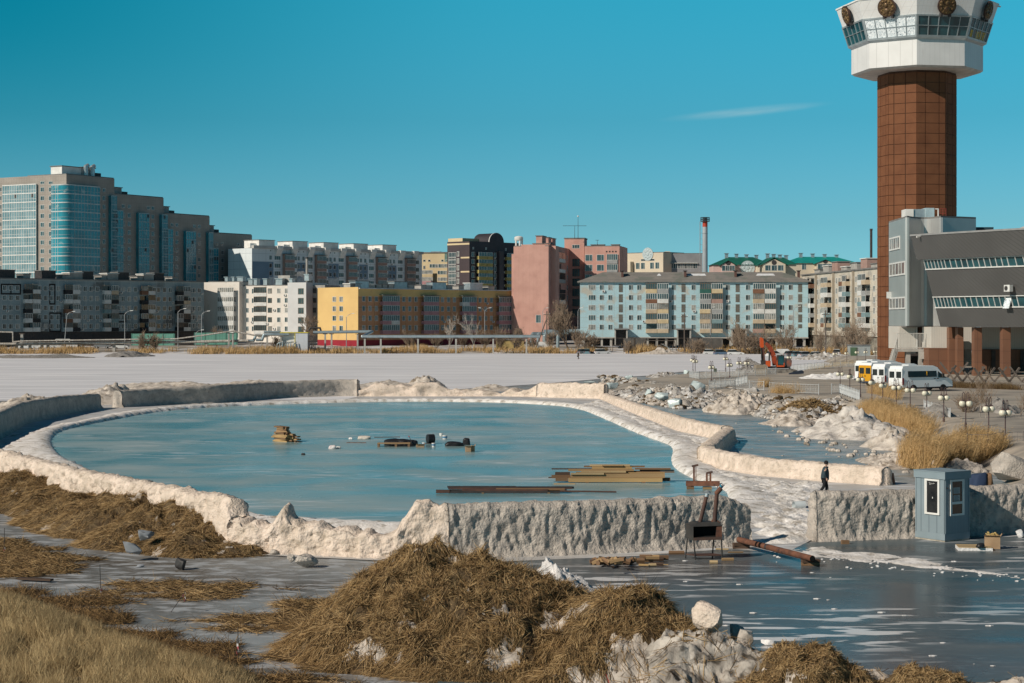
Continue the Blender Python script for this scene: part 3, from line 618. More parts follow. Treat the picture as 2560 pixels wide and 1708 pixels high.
# ---- dark panel block in shade, left
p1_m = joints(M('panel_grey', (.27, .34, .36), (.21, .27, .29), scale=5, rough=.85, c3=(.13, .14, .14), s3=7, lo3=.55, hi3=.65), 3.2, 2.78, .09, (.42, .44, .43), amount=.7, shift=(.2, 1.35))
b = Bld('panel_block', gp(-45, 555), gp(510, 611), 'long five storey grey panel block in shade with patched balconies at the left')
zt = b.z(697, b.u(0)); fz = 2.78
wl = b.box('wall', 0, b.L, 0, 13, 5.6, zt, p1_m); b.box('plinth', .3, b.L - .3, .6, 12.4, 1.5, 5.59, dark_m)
MB().box(-.2, b.L + .3, -.35, 13.3, zt + .003, zt + .3).build('roof', roof_g, wl)
zr = [b.z(400 + .3189 * y, b.u(sA(35))) for y in (1003, 1080, 1158, 1233, 1305)]
for x in (35, 85, 137, 312, 358, 405, 455, 625, 667, 713, 763, 930, 965, 1012, 1062, 1210, 1243, 1290, 1333, 1490, 1520, 1562):
    for z in zr: b.win(b.u(sA(x)), z, 1.35, 1.5, tr=False)
    if random.random() < .6: ac(b, b.u(sA(x)) + .9, random.choice(zr) - 1.0)
for i, (x0, x1, cols) in enumerate(((182, 240, 'black white black white white'), (244, 302, 'white white white black white'), (497, 555, 'black white brown brown white'), (558, 614, 'white white white white black'), (803, 857, 'white white teal white white'), (861, 915, 'beige black grey teal black'), (1095, 1148, 'brown black black black black'), (1150, 1202, 'white grey white grey white'), (1372, 1424, 'black black black grey black'), (1426, 1478, 'grey beige white black white'))):
    for k, z in enumerate(zr):
        balcony(b, b.u(sA(x0)), b.u(sA(x1)), z - 1.45, fz, cols.split()[k], glazed=(k + i) % 3 != 1, mull=4, fm=frame_w if (i + k) % 2 else frame_b)
soot = M('soot', (.022, .02, .02), rough=.95)
for x0, x1, y0, y1 in ((5, 165, 970, 1055), (385, 435, 970, 1135), (385, 482, 1195, 1350), (918, 990, 1200, 1275)):
    u0, u1 = b.u(sA(x0)), b.u(sA(x1)); z0, z1 = b.z(400 + .3189 * y1, u0), b.z(400 + .3189 * y0, u0); mb = MB(); t = .45
    mb.box(u0, u1, -.03, -.004, z1 - t, z1); mb.box(u0, u1, -.03, -.004, z0, z0 + t); n_ = max(1, round((u1 - u0) / 3.2))
    for j in range(n_ + 1): x = u0 + (u1 - u0 - t) * j / n_; mb.box(x, x + t, -.03, -.004, z0 + t, z1 - t)
    b.part('soot_stain', mb, soot)
for x0, x1, big in ((30, 160, 1), (225, 280, 0), (370, 480, 1), (535, 590, 0), (590, 690, 2), (690, 775, 1), (840, 880, 0), (885, 970, 2), (970, 1055, 1), (1120, 1165, 0), (1170, 1250, 2), (1255, 1330, 1), (1395, 1440, 0)):
    u0, u1 = b.u(sA(x0)), b.u(sA(x1)); vent_box(b, u0, u1, 3, 7, zt + .31, zt + (2.6 if big == 1 else 2.2 if big else 1.5), dark_m if big == 1 else conc_m, white_m if big == 2 else roof_g)
for x in (600, 660, 1000, 1300): b.part('aerial', MB().tube((b.u(sA(x)), 6, zt + .3), (b.u(sA(x)), 6, zt + 5), .05, .05, 5), dark_m)
b.finish()
# ---- white apartment house with glazed bays
wh_m = M('white_render', (.74, .69, .63), (.66, .61, .55), scale=6, rough=.85, c3=(.48, .45, .41), s3=3, lo3=.6, hi3=.75)
d0 = 604
b = Bld('white_apartment_house', gp(s2(40), 618), gp(s2(1125), 603), 'white rendered apartment house with glazed bays left of the yellow block')
z2f = lambda y, u: b.z(560 + .2383 * y, u)
zt1 = z2f(612, b.u(s2(200))); zt2 = z2f(650, b.u(s2(600))); g0 = 2.0
U = lambda x: b.u(s2(x))
w1 = b.box('wall', U(40), U(412), 0, 13, g0, zt1, wh_m); w2 = b.box('wall', U(412) + .02, U(694), 2.2, 13, g0, zt2, wh_m); w3 = b.box('wall', U(694) + .02, U(925), .3, 13, g0, zt2, wh_m)
w4 = b.box('wall', U(925) + .02, U(1120), -.4, 13, g0, z2f(615, U(1000)), M('white_render_shaded', (.62, .62, .62), (.55, .55, .55), scale=5, rough=.85)); w5 = b.box('wall', U(1120) + .02, U(1245), 4, 14, g0, z2f(640, U(1180)), conc_m)  # fourth wall: greyer copy of the render, its shade put into the colour
for w_, a_, c_, z_ in ((w1, 40, 412, zt1), (w2, 412, 694, zt2), (w3, 694, 925, zt2)): MB().box(U(a_) + .1, U(c_) - .1, 2.4, 12.8, z_ + .003, z_ + .3).build('roof', roof_g, w_)
rows2 = [z2f(y, U(730)) for y in (703, 803, 905, 1005, 1100)]
for z in rows2:
    for x, wd in ((728, 1.5), (822, 1.3), (902, 1.3)): b.win(U(x), z, wd, 1.6, fm=frame_b if x < 800 else frame_w, gl=random.choice((0, 2)), y=.3)
    for x in (460, 520): b.win(U(x), z, 1.0, 1.6, gl=1, y=2.2)
    b.win(U(190), z, .7, 1.6, gl=0)
    for x in (1065,): b.win(U(x), z - .2, 2.0, 1.9, gl=0, fm=frame_b, y=-.4)
    b.win(U(1137), z, 1.2, 1.6, gl=0, fm=frame_b, y=4); b.win(U(1190), z, .9, 1.6, gl=0, y=4)
    balcony(b, U(208), U(376), z - 1.7, 3.0, 'white', 1.4, ph=1.35, mull=8, gl=2)
    balcony(b, U(552), U(684), z - 1.6, 3.0, 'white', 1.5, ph=1.0, mull=6, y0=2.2, fm=frame_b, gl=0)
for x, z in ((355, rows2[0] - 1), (775, rows2[2]), (890, rows2[0] - 1.4), (890, rows2[1] - 1.5), (700, rows2[3] - 1.3), (775, rows2[4]), (512, rows2[3] - .8)): ac(b, U(x), z, y=.3 if x > 690 else 0 if x < 400 else 2.2)
for x0, x1, zz_ in ((190, 220, zt1), (265, 288, zt1), (322, 380, zt1), (438, 482, zt2), (495, 528, zt2), (595, 634, zt2), (725, 795, zt2), (870, 900, zt2), (1030, 1075, zt1)):
    vent_box(b, U(x0), U(x1), 4, 6, zz_ + .31 if x0 < 1000 else zz_ + .35, zz_ + (2.2 if x0 > 400 else 1.6), galv_m, galv_m, 'roof_vent')
b.box('roof_house', U(710), U(835), 6.5, 11, zt2 + .31, zt2 + 3.4, conc_m)
b.finish()
# chimney with a wisp of smoke behind the white house
pc = P(s2(1122), 705, 640); q = empty('brick_flue', (pc.x, pc.y, 2), 0, 'thin pale flue rising behind the white apartment house', 'chimney')
MB().tube((0, 0, 0), (0, 0, 28), .5, .4, 8).build('flue', conc_m, q); MB().lathe([(.55, 27.6), (.55, 28), (.35, 28)], n=8).build('cap', dark_m, q)
pc = P(752, 687, 638); mb = MB()
for x, z, r_ in ((1.4, -.6, .9), (.5, .2, 1.1), (-.5, .3, .9), (-1.5, -.5, .7), (-2.3, -.9, .5)): mb.ball((x, 0, z), r_, 10, 7)
sm = bpy.data.materials.new('smoke'); sm.use_nodes = True; sm.node_tree.nodes.remove(sm.node_tree.nodes['Principled BSDF']); pv_ = sm.node_tree.nodes.new('ShaderNodeVolumePrincipled'); pv_.inputs['Density'].default_value = .5; pv_.inputs['Color'].default_value = (.9, .88, .86, 1); sm.node_tree.links.new(pv_.outputs[0], sm.node_tree.nodes['Material Output'].inputs['Volume'])
tag(mb.build('smoke', sm, loc=pc), 'small pale puff of smoke drifting from the thin flue', 'smoke', kind='stuff')
# ---- yellow block
ye_m = joints(M('yellow_render', (.70, .48, .20), (.64, .43, .18), scale=5, rough=.85, c3=(.55, .38, .17), s3=2.5, lo3=.62, hi3=.8), 40, 2.9, .03, (.5, .34, .15), amount=.25)
ye2_m = joints(M('yellow_shade_panel', (.60, .30, .16), (.50, .25, .135), scale=4, rough=.85), 3.2, 2.9, .07, (.24, .16, .07), amount=.8, shift=(0, 1.6))  # long side: browner copy of the yellow, shade put into the colour
b = Bld('yellow_block', gp(896, 580), gp(1316, 632), 'five storey block with a bright yellow gable, shade-browned long side and dark red plinth')
V0 = b.v(795); zt = b.z(722, 0)
o = b.box('wall', 0, b.L, 0, V0, 3.0, zt, ye2_m); b.part('gable', MB().box(-.12, -.004, 0, V0, 3.0, zt + .5), ye_m)
red = M('red_plinth', (.30, .015, .03), (.24, .012, .025), scale=2, rough=.7); b.box('plinth', -.2, b.L, -.1, V0, .1, 2.99, red)
MB().box(.1, b.L + .3, -.6, V0 + .3, zt + .003, zt + .28).build('roof', M('roof_snowy', (.6, .62, .64), (.42, .44, .46), scale=3, rough=.8), o)
b.box('attic_band', -.1, b.L, -.03, -.004, b.z(741, 0), zt, ye_m)
rowsY = [b.z(560 + .2383 * y, b.u(s2(1783))) for y in (787, 888, 990, 1092)]
for x in (1413, 1485):
    v_ = b.v(s2(x))
    for y in (790, 890, 990, 1095): b.win(v_, b.zv(560 + .2383 * y, v_), 1.7, 1.6, side=True, gl=random.choice((1, 2)), y=.12)
colY = [s2(x) for x in (1717, 1783, 1850, 2080, 2137, 2200, 2265)] + [s3(x) for x in (168, 390, 445, 508, 570, 785, 840, 898, 958, 1165, 1217, 1273)]
for px in colY:
    for z in rowsY: b.win(b.u(px), z, 1.25, 1.6, gl=random.choice((0, 1, 2)))
    if random.random() < .5: ac(b, b.u(px) + .7, random.choice(rowsY) - 1.1)
for x0, x1 in ((s2(1890), s2(2066)), (s3(224), s3(380)), (s3(628), s3(775)), (s3(1012), s3(1156))):
    um = (b.u(x0) + b.u(x1)) / 2
    for k, z in enumerate(rowsY):
        for a_, c_ in ((b.u(x0), um - .03), (um + .03, b.u(x1))): balcony(b, a_, c_, z - 1.75, 2.9, 'pink' if random.random() < .85 else 'white', 1.3, ph=1.0, mull=4, gl=1)
    b.part('canopy', MB().box(b.u(x0) - .4, b.u(x1) + .4, -1.7, -.01, rowsY[0] + 1.2, rowsY[0] + 1.35), roof_g)
for j, (x0, x1) in enumerate([(s2(1480), s2(1560)), (s2(1610), s2(1690)), (s2(1700), s2(1740)), (s2(1745), s2(1885)), (s2(1890), s2(1950)), (s2(1965), s2(2020)), (s2(2030), s2(2080)), (s2(2095), s2(2145)), (s2(2155), s2(2290)), (s3(55), s3(190)), (s3(200), s3(265)), (s3(335), s3(385)), (s3(390), s3(440)), (s3(455), s3(600)), (s3(610), s3(665)), (s3(730), s3(785)), (s3(850), s3(980)), (s3(1040), s3(1105))]):
    u0, u1 = b.u(x0), b.u(x1)
    if u0 < 0: u0, u1 = 1 + j * 2.5, 3 + j * 2.5
    vent_box(b, u0, u1, 5, 8, zt + .29, zt + (2.4 if u1 - u0 > 4 else 1.5), galv_m if u1 - u0 > 4 else conc_m, white_m if j % 4 == 0 else roof_g)
b.finish()
# ---- grey nine-storey panel block behind
q_m = joints(M('pale_panel', (.74, .80, .82), (.64, .70, .73), scale=7, rough=.85), 3.3, 2.8, .07, (.28, .33, .36), amount=.6, shift=(0, .6))
qb_m = M('blue_panel', (.18, .27, .36), (.15, .23, .31), scale=5, rough=.85)
b = Bld('pale_panel_block', gp(630, 686), gp(1055, 752), 'nine storey pale grey panel block with five white roof houses behind the yellow block')
zt = b.z(560 + .2383 * 262, b.u(s2(770))); U = lambda x: b.u(s2(x))
o = b.box('wall', 0, b.L, 0, 13, 4, zt, q_m)
par = MB(); par.box(.05, b.L - .05, -.9, .4, zt + .003, zt + 1.0); b.part('roof_edge', par, M('parapet', (.52, .52, .50), (.42, .42, .41), scale=3, rough=.9))
zq = [b.z(560 + .2383 * y, b.u(s2(740))) for y in (353, 437, 518, 600, 682)]
for x, wd in ((740, 1.3), (812, 2.9), (1002, 1.4), (1035, 1.2), (1085, 1.2), (1152, 2.8), (1335, 1.3), (1368, 1.3), (1412, 1.2), (1480, 2.7), (1655, 1.3), (1688, 1.2), (1733, 1.2), (1797, 2.6), (1968, 1.3), (1997, 1.2), (2035, 1.2), (2100, 2.6), (2280, 1.9)):
    for z in zq: b.win(U(x), z, wd, 1.6, gl=1, mull=1 if wd < 2 else 2)
    b.win(U(x), zq[0] + 2.5, .6, .6, gl=0, mull=0)
    if random.random() < .5: ac(b, U(x) + .6, random.choice(zq[:3]) - 1.1)
for x0, x1 in ((868, 970), (1204, 1304), (1535, 1628), (1845, 1940), (2150, 2240)):
    for z in zq: balcony(b, U(x0), U(x1), z - 1.5, 2.8, 'rust', 1.2, ph=.9, mull=7, fm=frame_w, gl=1)
    b.part('canopy', MB().box(U(x0) - .2, U(x1) + .2, -1.5, -.01, zq[0] + 1.4, zq[0] + 1.55), dark_m)
    mb = MB()
    for z in zq[:4]:
        for x in (U(x0) - .12,): mb.box(x, x + .12, -1.3, -.01, z - 1.5, z + 1.3)
    b.part('balcony_screen', mb, BI['rust'])
for x0, x1 in ((548, 720), (720, 770), (1020, 1110), (1345, 1455), (1670, 1760), (1975, 2060)):
    k = 0 if x0 < 720 else 1
    b.part('blue_wall_panel', MB().box(U(x0) + (0.05 if x0 < 600 else 0), U(x1), -.035, -.004, zq[4] - 2, zq[1] + 1.3), qb_m); b.part('blue_wall_panel', MB().box(U(x0) + .05, U(x1), -.05, -.036, zq[3] - 1.2, zq[2] - 1.25), M('pale_band', (.5, .55, .58), rough=.85)) if k else None
for x0, x1, top in ((548, 777, 170), (862, 1112, 183), (1192, 1438, 197), (1510, 1752, 209), (1816, 2052, 221)):
    xm = (x0 + x1) / 2; dq = b.p0.y + b.d.y * U(xm); wd = 7.5
    mb = MB(); u0 = U(x0 + (0 if x0 < 600 else 40)) + .5; h = (b.z(560 + .2383 * top, U(xm)) - zt) * 1.02
    q_ = b.part('roof_house', mb.box(u0 + 4, u0 + 4 + wd, 1.5, 9.5, zt + .31, zt + h), white_m); MB().box(u0 + 3.8, u0 + 4.2 + wd, 1.3, 9.7, zt + h + .003, zt + h + .2).build('roof', roof_g, q_)
    MB().box(u0 + 1.2, u0 + 3.98, 3, 6, zt + .31, zt + h * .62).build('stair_head', white_m, q_)
for x in (800, 960, 1140, 1300, 1470, 1620, 1785, 1935, 2090, 2230):
    b.part('parapet_step', MB().prism([(-1.3, zt - 2.6), (-.02, zt - 2.6), (-.02, zt + 1.1), (-1.3, zt + 1.1)][::-1] if False else [(-.02, zt - 2.6), (-.02, zt + 1.15), (-1.4, zt + 1.15), (-1.4, zt + .3)], 'x', U(x) - .5, U(x) + 2.2), white_m)
b.finish()
# ---- cream block, black block with arch, water tank
cr_m = M('cream_render', (.68, .55, .34), (.6, .48, .3), scale=6, rough=.85)
b = Bld('cream_block', gp(1048, 772), gp(1126, 770), 'cream block with pink glazed bays between pale panel block and black block')
zt = b.z(633, 0); o = b.box('wall', 0, b.L, 0, 14, 4, zt, cr_m); U = lambda x: b.u(s3(x)); zz3 = lambda y: b.z(540 + .2383 * y, 0)
MB().box(-.2, b.L + .2, -.3, 14.2, zt + .003, zt + .4).build('roof', roof_g, o); b.box('roof_house', U(310), U(405), 3, 8, zt + .41, zz3(370), galv_m)
for x in (255, 307, 445, 490): b.win(U(x), zz3(470), 1.0, .9, gl=0, mull=0)
b.win(U(255), zz3(540), .9, 1.5, gl=0)
for y, x0, x1 in ((525, 310, 505), (595, 395, 505), (665, 395, 505)):
    n_ = int((x1 - x0) / 32)
    for k in range(n_): b.win(U(x0 + 16 + k * 32), zz3(y), 1.3, 1.5, gl=random.choice((1, 2)))
for k in range(4): balcony(b, U(228), U(350), zz3(640 + k * 74), 2.8, 'pink' if k % 2 else 'cream', 1.5, mull=9, gl=2, ph=1.1)
b.box('green_wall_panel', U(468), U(506), -.04, -.004, zz3(485), zz3(395), M('green_render', (.16, .26, .23), rough=.85)); b.finish()
bk_m = joints(M('charcoal_cladding', (.075, .055, .06), (.06, .045, .05), scale=5, rough=.6), .9, .6, .03, (.03, .025, .028), amount=.5)
bk2_m = M('charcoal_panel', (.045, .04, .05), (.035, .03, .038), scale=4, rough=.6)
b = Bld('charcoal_block', gp(s3(732), 745), gp(s3(1245), 765), 'dark charcoal residential block with a round arched gable and ochre balconies', 'apartment block')
zt = b.z(603, 0); V0 = b.v(s3(500)); U = lambda x: b.u(s3(x)); zz3 = lambda y, u=0: b.z(540 + .2383 * y, u)
o = b.box('wall', 0, b.L, 0, V0, 4, zt, bk2_m); b.part('side_wall', MB().box(-.2, -.004, 0, V0, 4, zt), bk_m)
cx_, rr = U(1015), (U(1090) - U(940)) / 2
b.part('arched_gable', MB().prism([(cx_ - rr * math.cos(math.pi * k / 16), zt + .01 + rr * .88 * math.sin(math.pi * k / 16)) for k in range(17)], 'y', -.05, 9), bk2_m)
b.part('gable_trim', MB().prism([(cx_ - rr * math.cos(math.pi * k / 16) * 1.04, zt + .01 + rr * .93 * math.sin(math.pi * k / 16)) for k in range(17)] + [(cx_ + rr * math.cos(math.pi * k / 16), zt + .012 + rr * .885 * math.sin(math.pi * k / 16)) for k in range(17)], 'y', .1, .4), white_m)
for y0, y1 in ((285, 303), (430, 446), (578, 594)): b.part('cream_band', MB().box(-.26, -.201, .02, V0 - (0 if y0 < 300 else 7.5), b.zv(540 + .2383 * y1, 3), b.zv(540 + .2383 * y0, 3)), cr_m)
rows = [zz3(y) for y in (403, 477, 549, 621, 692, 764)]
for k, z in enumerate(rows):
    v_ = b.v(s3(613)); b.win(v_, z + .3, 1.3, 2.0, side=True, gl=2, y=.2)
    mb = MB(); 
    b.win(b.v(s3(552)), z, 4.2, 1.9, side=True, gl=1, y=.2, mull=4); b.win(b.v(s3(552)), z - 1.6, 4.2, 1.0, side=True, gl=0, y=.2, mull=4, fm=frame_w)
    b.win(U(767), z, 1.9, 1.9, gl=1)
    b.win(U(1000), z, 1.5, 1.9, gl=1)
    for x0, x1 in ((802, 884), (888, 948), (1098, 1186)): balcony(b, U(x0), U(x1), z - 1.75, 2.83, 'ochre', 1.4, ph=1.15, mull=3, gl=1)
    if k < 5: ac(b, U(990), z - 1.2); ac(b, U(1085), z - 1.2)
for x in (768, 902, 1110): b.win(U(x), zz3(337), .8, .9, gl=2, mull=0)
b.box('shaft', U(1020), U(1065), -1.2, -.01, 4, zz3(360), bk_m)
b.box('roof_house', 2, 18, 6, 14, zt + .01, zz3(226), cr_m)
b.finish()
pc = P(s3(1246), 620, 740); q = empty('water_tank', (pc.x, pc.y, 4), 0, 'white round water tank on thin legs behind the charcoal block', 'water tank'); r_ = 46 * .2383 / F * 740
zb, zt_ = H + (HZ - (540 + .2383 * 255)) / F * 740 - 4, H + (HZ - (540 + .2383 * 226)) / F * 740 - 4
MB().lathe([(r_ * .9, zb - .2), (r_, zb), (r_, zt_), (r_ * .7, zt_ + .4), (0, zt_ + .6)], n=20).build('tank', white_m, q, smooth=True)
for k in range(5): a_ = 2 * math.pi * k / 5; MB().tube((r_ * .75 * math.cos(a_), r_ * .75 * math.sin(a_), 0), (r_ * .75 * math.cos(a_), r_ * .75 * math.sin(a_), zb - .1), .35, .35, 8).build('leg', white_m, q)
# ---- pink brick block
pk_m = joints(M('pink_brick', (.60, .345, .285), (.52, .29, .24), scale=3, rough=.9, c3=(.40, .22, .19), s3=6, lo3=.55, hi3=.75), 1.2, .33, .03, (.36, .2, .17), amount=.45)
b = Bld('pink_block', gp(s3(1170), 624.6), gp(s3(1558), 622), 'nine storey salmon pink brick block with a central stair tower', 'apartment block')
zz3 = lambda y, u=0: b.z(540 + .2383 * y, u); U = lambda x: b.u(s3(x))
zt = zz3(322); o = b.box('wall', U(1192), b.L, 0, 14, 2, zt, pk_m); b.box('wall', U(1168), U(1192) - .02, .4, 14, 2, zz3(400), pk_m)
MB().box(U(1192) + .1, b.L - .1, .1, 13.9, zt + .003, zt + .3).build('roof', roof_g, o)
b.win(U(1452), zz3(1080), 1.7, 2.6, gl=1)
for x0, x1, y in ((1368, 1480, 290), (1480, 1550, 290)): vent_box(b, U(x0), U(x1), 4, 7, zt + .31, zz3(y), pk_m, roof_g, 'chimney_stack')
pr = Vector((b.p0.x, b.p0.y, 0)) + b.d * b.L
b.finish()
w2_ = Bld('pink_block_wing', (pr.x, pr.y + .1), gp(s3(1810), 668), 'shaded wing of the pink brick block with a stack of dark balconies', 'apartment block'); e1 = w2_.e
b = w2_; U = lambda x: b.u(s3(x)); b.box('wall', .02, b.L, 0, 9, 2, b.z(540 + .2383 * 325, b.u(s3(1680))), pk_m)
rows = [b.z(540 + .2383 * y, b.u(s3(1755))) for y in (443, 548, 652, 755, 863, 968)]
for k, z in enumerate(rows):
    b.win(U(1755), z, 1.9, 2.0, gl=random.choice((0, 2)))
    balcony(b, U(1620), U(1686), z - 1.9, 3.3, ('white', 'white', 'grey', 'black', 'white', 'grey')[k], 1.6, ph=1.0, mull=5, glazed=k % 2 == 0 or k == 4, fm=frame_b, gl=0)
b.box('balcony_pier', U(1578), U(1618), -1.75, -.01, rows[-1] - 4, rows[0] + 3, pk_m)
for x0, x1 in ((1585, 1625), (1650, 1680), (1690, 1725)): vent_box(b, U(x0), U(x1), 3, 5, b.z(617, 10) + .1, b.z(617, 10) + 3.3, pk_m, roof_g, 'chimney_stack')
b.finish()
b = Bld('pink_stair_tower', gp(s3(1725), 661), gp(s3(1932), 660), 'pink brick stair tower with masts on its roof', 'apartment block'); U = lambda x: b.u(s3(x)); zz3 = lambda y, u=0: b.z(540 + .2383 * y, u)
zt = zz3(240); o = b.box('wall', 0, b.L, 0, 9, 2, zt, pk_m); MB().box(-.2, b.L + .2, -.2, 9.2, zt + .003, zt + .35).build('roof', roof_g, o); b.win(U(1845), zz3(322), 2.6, 1.3, gl=0, mull=2)
for y in (490, 595, 698, 803, 910, 1015): b.win(U(1847), zz3(y), 2.6, 2.6, gl=1, mull=2, fm=frame_b)
b.finish()
b = Bld('pink_block_end', gp(s3(1936), 656), gp(s3(2303), 654), 'sunlit right end of the pink brick block with a balcony column', 'apartment block'); U = lambda x: b.u(s3(x)); zz3 = lambda y, u=0: b.z(540 + .2383 * y, u)
zt = zz3(322); o = b.box('wall', 0, b.L, 0, 16, 2, zt, pk_m); MB().box(.1, b.L - .1, .1, 15.9, zt + .003, zt + .3).build('roof', roof_g, o)
b.part('side_wall', MB().hexa([(b.L + .01, .02, 2), (b.L + 1, 4, 2), (b.L + 1, 16, 2), (b.L + .01, 16, 2), (b.L + .01, .02, zt), (b.L + 1, 4, zt), (b.L + 1, 16, zt), (b.L + .01, 16, zt)]), pk_m)
for y in (440, 545, 650, 755, 860):
    for x in (1980, 2102): b.win(U(x), zz3(y), 2.5, 2.2, gl=1)
    balcony(b, U(2172), U(2282), zz3(y) - 1.9, 3.3, 'grey', .4, mull=5, gl=1)
for x in range(4): b.box('vent_hole', U(2160 + x * 32), U(2176 + x * 32), -.06, -.004, zz3(383), zz3(368), dark_m)
for x0, x1 in ((1985, 2120), (2200, 2278)): vent_box(b, U(x0), U(x1), 5, 8, zt + .31, zz3(300), pk_m, roof_g, 'chimney_stack')
b.finish()
pole_m = M('pole_grey', (.35, .36, .37), (.28, .29, .3), scale=1, rough=.5, metal=.3)
def mast(px, py0, py1, d, label, r=.09, arm=0):
    pc = P(px, py0, d); z1 = H + (HZ - py1) / F * d; q = empty('roof_mast', pc, 0, label, 'mast'); MB().tube((0, 0, 0), (0, 0, z1 - pc.z), r, r * .6, 6).build('pole', dark_m, q)
    if arm: MB().tube((-arm, 0, z1 - pc.z - .1), (arm, 0, z1 - pc.z - .1), r * .7, r * .7, 6).build('crossbar', dark_m, q)
    else: MB().ball((0, 0, z1 - pc.z), .3, 8, 5).build('tip', white_m, q)
mast(s3(1868), 596.5, 541, 655, 'tall thin mast with a ball tip on the pink stair tower'); mast(s3(1833), 596.5, 564, 655, 'shorter T shaped aerial on the pink stair tower', arm=4); mast(s3(2070), 614, 600, 648, 'small aerial on the pink block roof beside brick vents', arm=.6)
# ---- cream civic building with a round emblem, behind the light blue block
c2_m = M('cream_wall', (.66, .58, .45), (.58, .5, .39), scale=6, rough=.85); cg_m = M('grey_metal_cladding', (.30, .30, .31), (.24, .24, .25), scale=4, rough=.6)
b = Bld('cream_civic_building', gp(s4(390), 712), gp(s4(682), 700), 'cream building with a round emblem on its roof edge behind the light blue block', 'building'); U = lambda x: b.u(s4(x)); zz4 = lambda y: b.z(540 + .34894 * y, 0)
zt = zz4(271); o = b.box('wall', 0, b.L, 0, 14, 3, zt, c2_m); MB().box(-.1, b.L + .1, .3, 13, zt + .003, zt + .3).build('roof', roof_g, o)
b.box('bay', U(430), U(470), -2, -.01, 3, zz4(330), c2_m); b.win(U(415), zz4(357), 3.2, 2.0, mull=4, gl=1)
for x in (500, 537, 602, 640): b.win(U(x), zz4(361), 1.8, 2.4, gl=1)
for x in (540, 603): b.win(U(x), zz4(320), 2.2, .8, gl=0, mull=0)
em = M('emblem_pale', (.5, .58, .6), (.38, .45, .47), scale=.4, rough=.5)
def emblem(loc, r, m, dirv, parent):
    o = MB(); o.tube((0, 0, 0), (0, -.18, 0), r, r, 28); 
    for k in range(8): a_ = math.pi / 4 * k; o.tube((r * .55 * math.cos(a_), -.18, r * .55 * math.sin(a_)), (r * .55 * math.cos(a_), -.3, r * .55 * math.sin(a_)), r * .2, r * .12, 8)
    o.tube((0, -.18, 0), (0, -.34, 0), r * .26, r * .2, 12); q = o.build('emblem', m, parent); q.location = loc; return q
emblem((U(573), -.05, zz4(279)), 2.4, em, None, b.e)
b.finish()
b = Bld('grey_clad_building', gp(s4(683), 704), gp(s4(962), 704), 'grey metal clad wing of the cream building left of the striped chimney', 'building'); U = lambda x: b.u(s4(x)); zz4 = lambda y: b.z(540 + .34894 * y, 0)
zt = zz4(272); o = b.box('wall', .02, b.L, 0, 14, 3, zt, cg_m); MB().box(.1, b.L + .1, .3, 13, zt + .003, zt + .3).build('roof', roof_g, o)
for x0, x1 in ((702, 775), (782, 850), (855, 915)):
    for k in range(5): b.win(U(x0 + (x1 - x0) * (k + .5) / 5), zz4(355), 1.7, 2.3, gl=0)
b.box('ledge', U(690), U(930), -.8, -.01, zz4(342), zz4(336), conc_m); b.box('roof_house', U(700) + .2, U(740), 5, 9, zt + .31, zz4(250), c2_m); b.finish()
# ---- green and teal roofed houses
gr_m = M('green_roof', (.015, .14, .10), (.012, .11, .085), scale=3, rough=.5); tl_m = M('teal_roof', (.01, .30, .27), (.012, .24, .22), scale=3, rough=.5); pw_m = M('pale_pink_wall', (.6, .44, .40), (.52, .38, .35), scale=5, rough=.85)
def gabled(name, px0, px1, d, yb, ye, yr, rm, wm, label, gables=(), dep=16):
    b = Bld(name, gp(px0, d), gp(px1, d), label, 'house'); ze, zr_ = b.z(ye), b.z(yr); L_ = b.L; o = b.box('wall', .6, L_ - .6, .6, dep - .6, 3, ze, wm)
    hp = min(dep * .45, L_ * .3)
    b.part('roof', MB().add([(0, 0, ze), (L_, 0, ze), (L_, dep, ze), (0, dep, ze), (hp, dep / 2, zr_), (L_ - hp, dep / 2, zr_)], [(0, 1, 5, 4), (1, 2, 5), (2, 3, 4, 5), (3, 0, 4), (0, 3, 2, 1)]), rm)
    for g0, g1, yt in gables:
        u0, u1 = b.u(g0), b.u(g1); zt = b.z(yt); um = (u0 + u1) / 2
        q = b.part('gable', MB().prism([(u0 + .5, 3), (u1 - .5, 3), (u1 - .5, ze), (um, zt - .5), (u0 + .5, ze)], 'y', -2.2, .59), wm)
        q2 = MB(); 
        for sgn, ua in ((1, u0), (-1, u1)): q2.hexa([(ua - sgn * .5, -2.6, ze - .4), (um, -2.6, zt - .1), (um, dep / 2, zt - .1), (ua - sgn * .5, dep / 2, ze - .4), (ua - sgn * .5, -2.6, ze - .1), (um, -2.6, zt + .2), (um, dep / 2, zt + .2), (ua - sgn * .5, dep / 2, ze - .1)])
        q2.build('gable_roof', rm, q); MB().tube((um, -2.24, ze + .6), (um, -2.21, ze + .6), .9, .9, 14).build('round_vent', dark_m, q)
        for k in range(3): b.win(u0 + (u1 - u0) * (k + 1) / 4, b.z(ye + 9), 2.0, 2.0, y=-2.2, gl=1)
    for k in range(int(L_ / 5)): 
        u_ = 2.5 + k * 5
        if not any(b.u(g0) - 1 < u_ < b.u(g1) + 1 for g0, g1, _ in gables): b.win(u_, b.z(ye + 9), 1.6, 2.2, y=.6, gl=random.choice((0, 1)))
    for k in range(4): u_ = L_ * (.25 + .16 * k); vent_box(b, u_, u_ + 1.1, dep / 2 - .8, dep / 2 + .8, zr_ - 1.2, zr_ + 1.2 - .2 * k, galv_m, galv_m, 'roof_vent')
    return b
b = gabled('green_roofed_house', s4(1030), s4(1480), 690, 690, 540 + .349 * 350, 540 + .349 * 290, gr_m, pw_m, 'long house with a dark green hipped roof behind the light blue block', ((s4(1090), s4(1198), 540 + .349 * 318),))
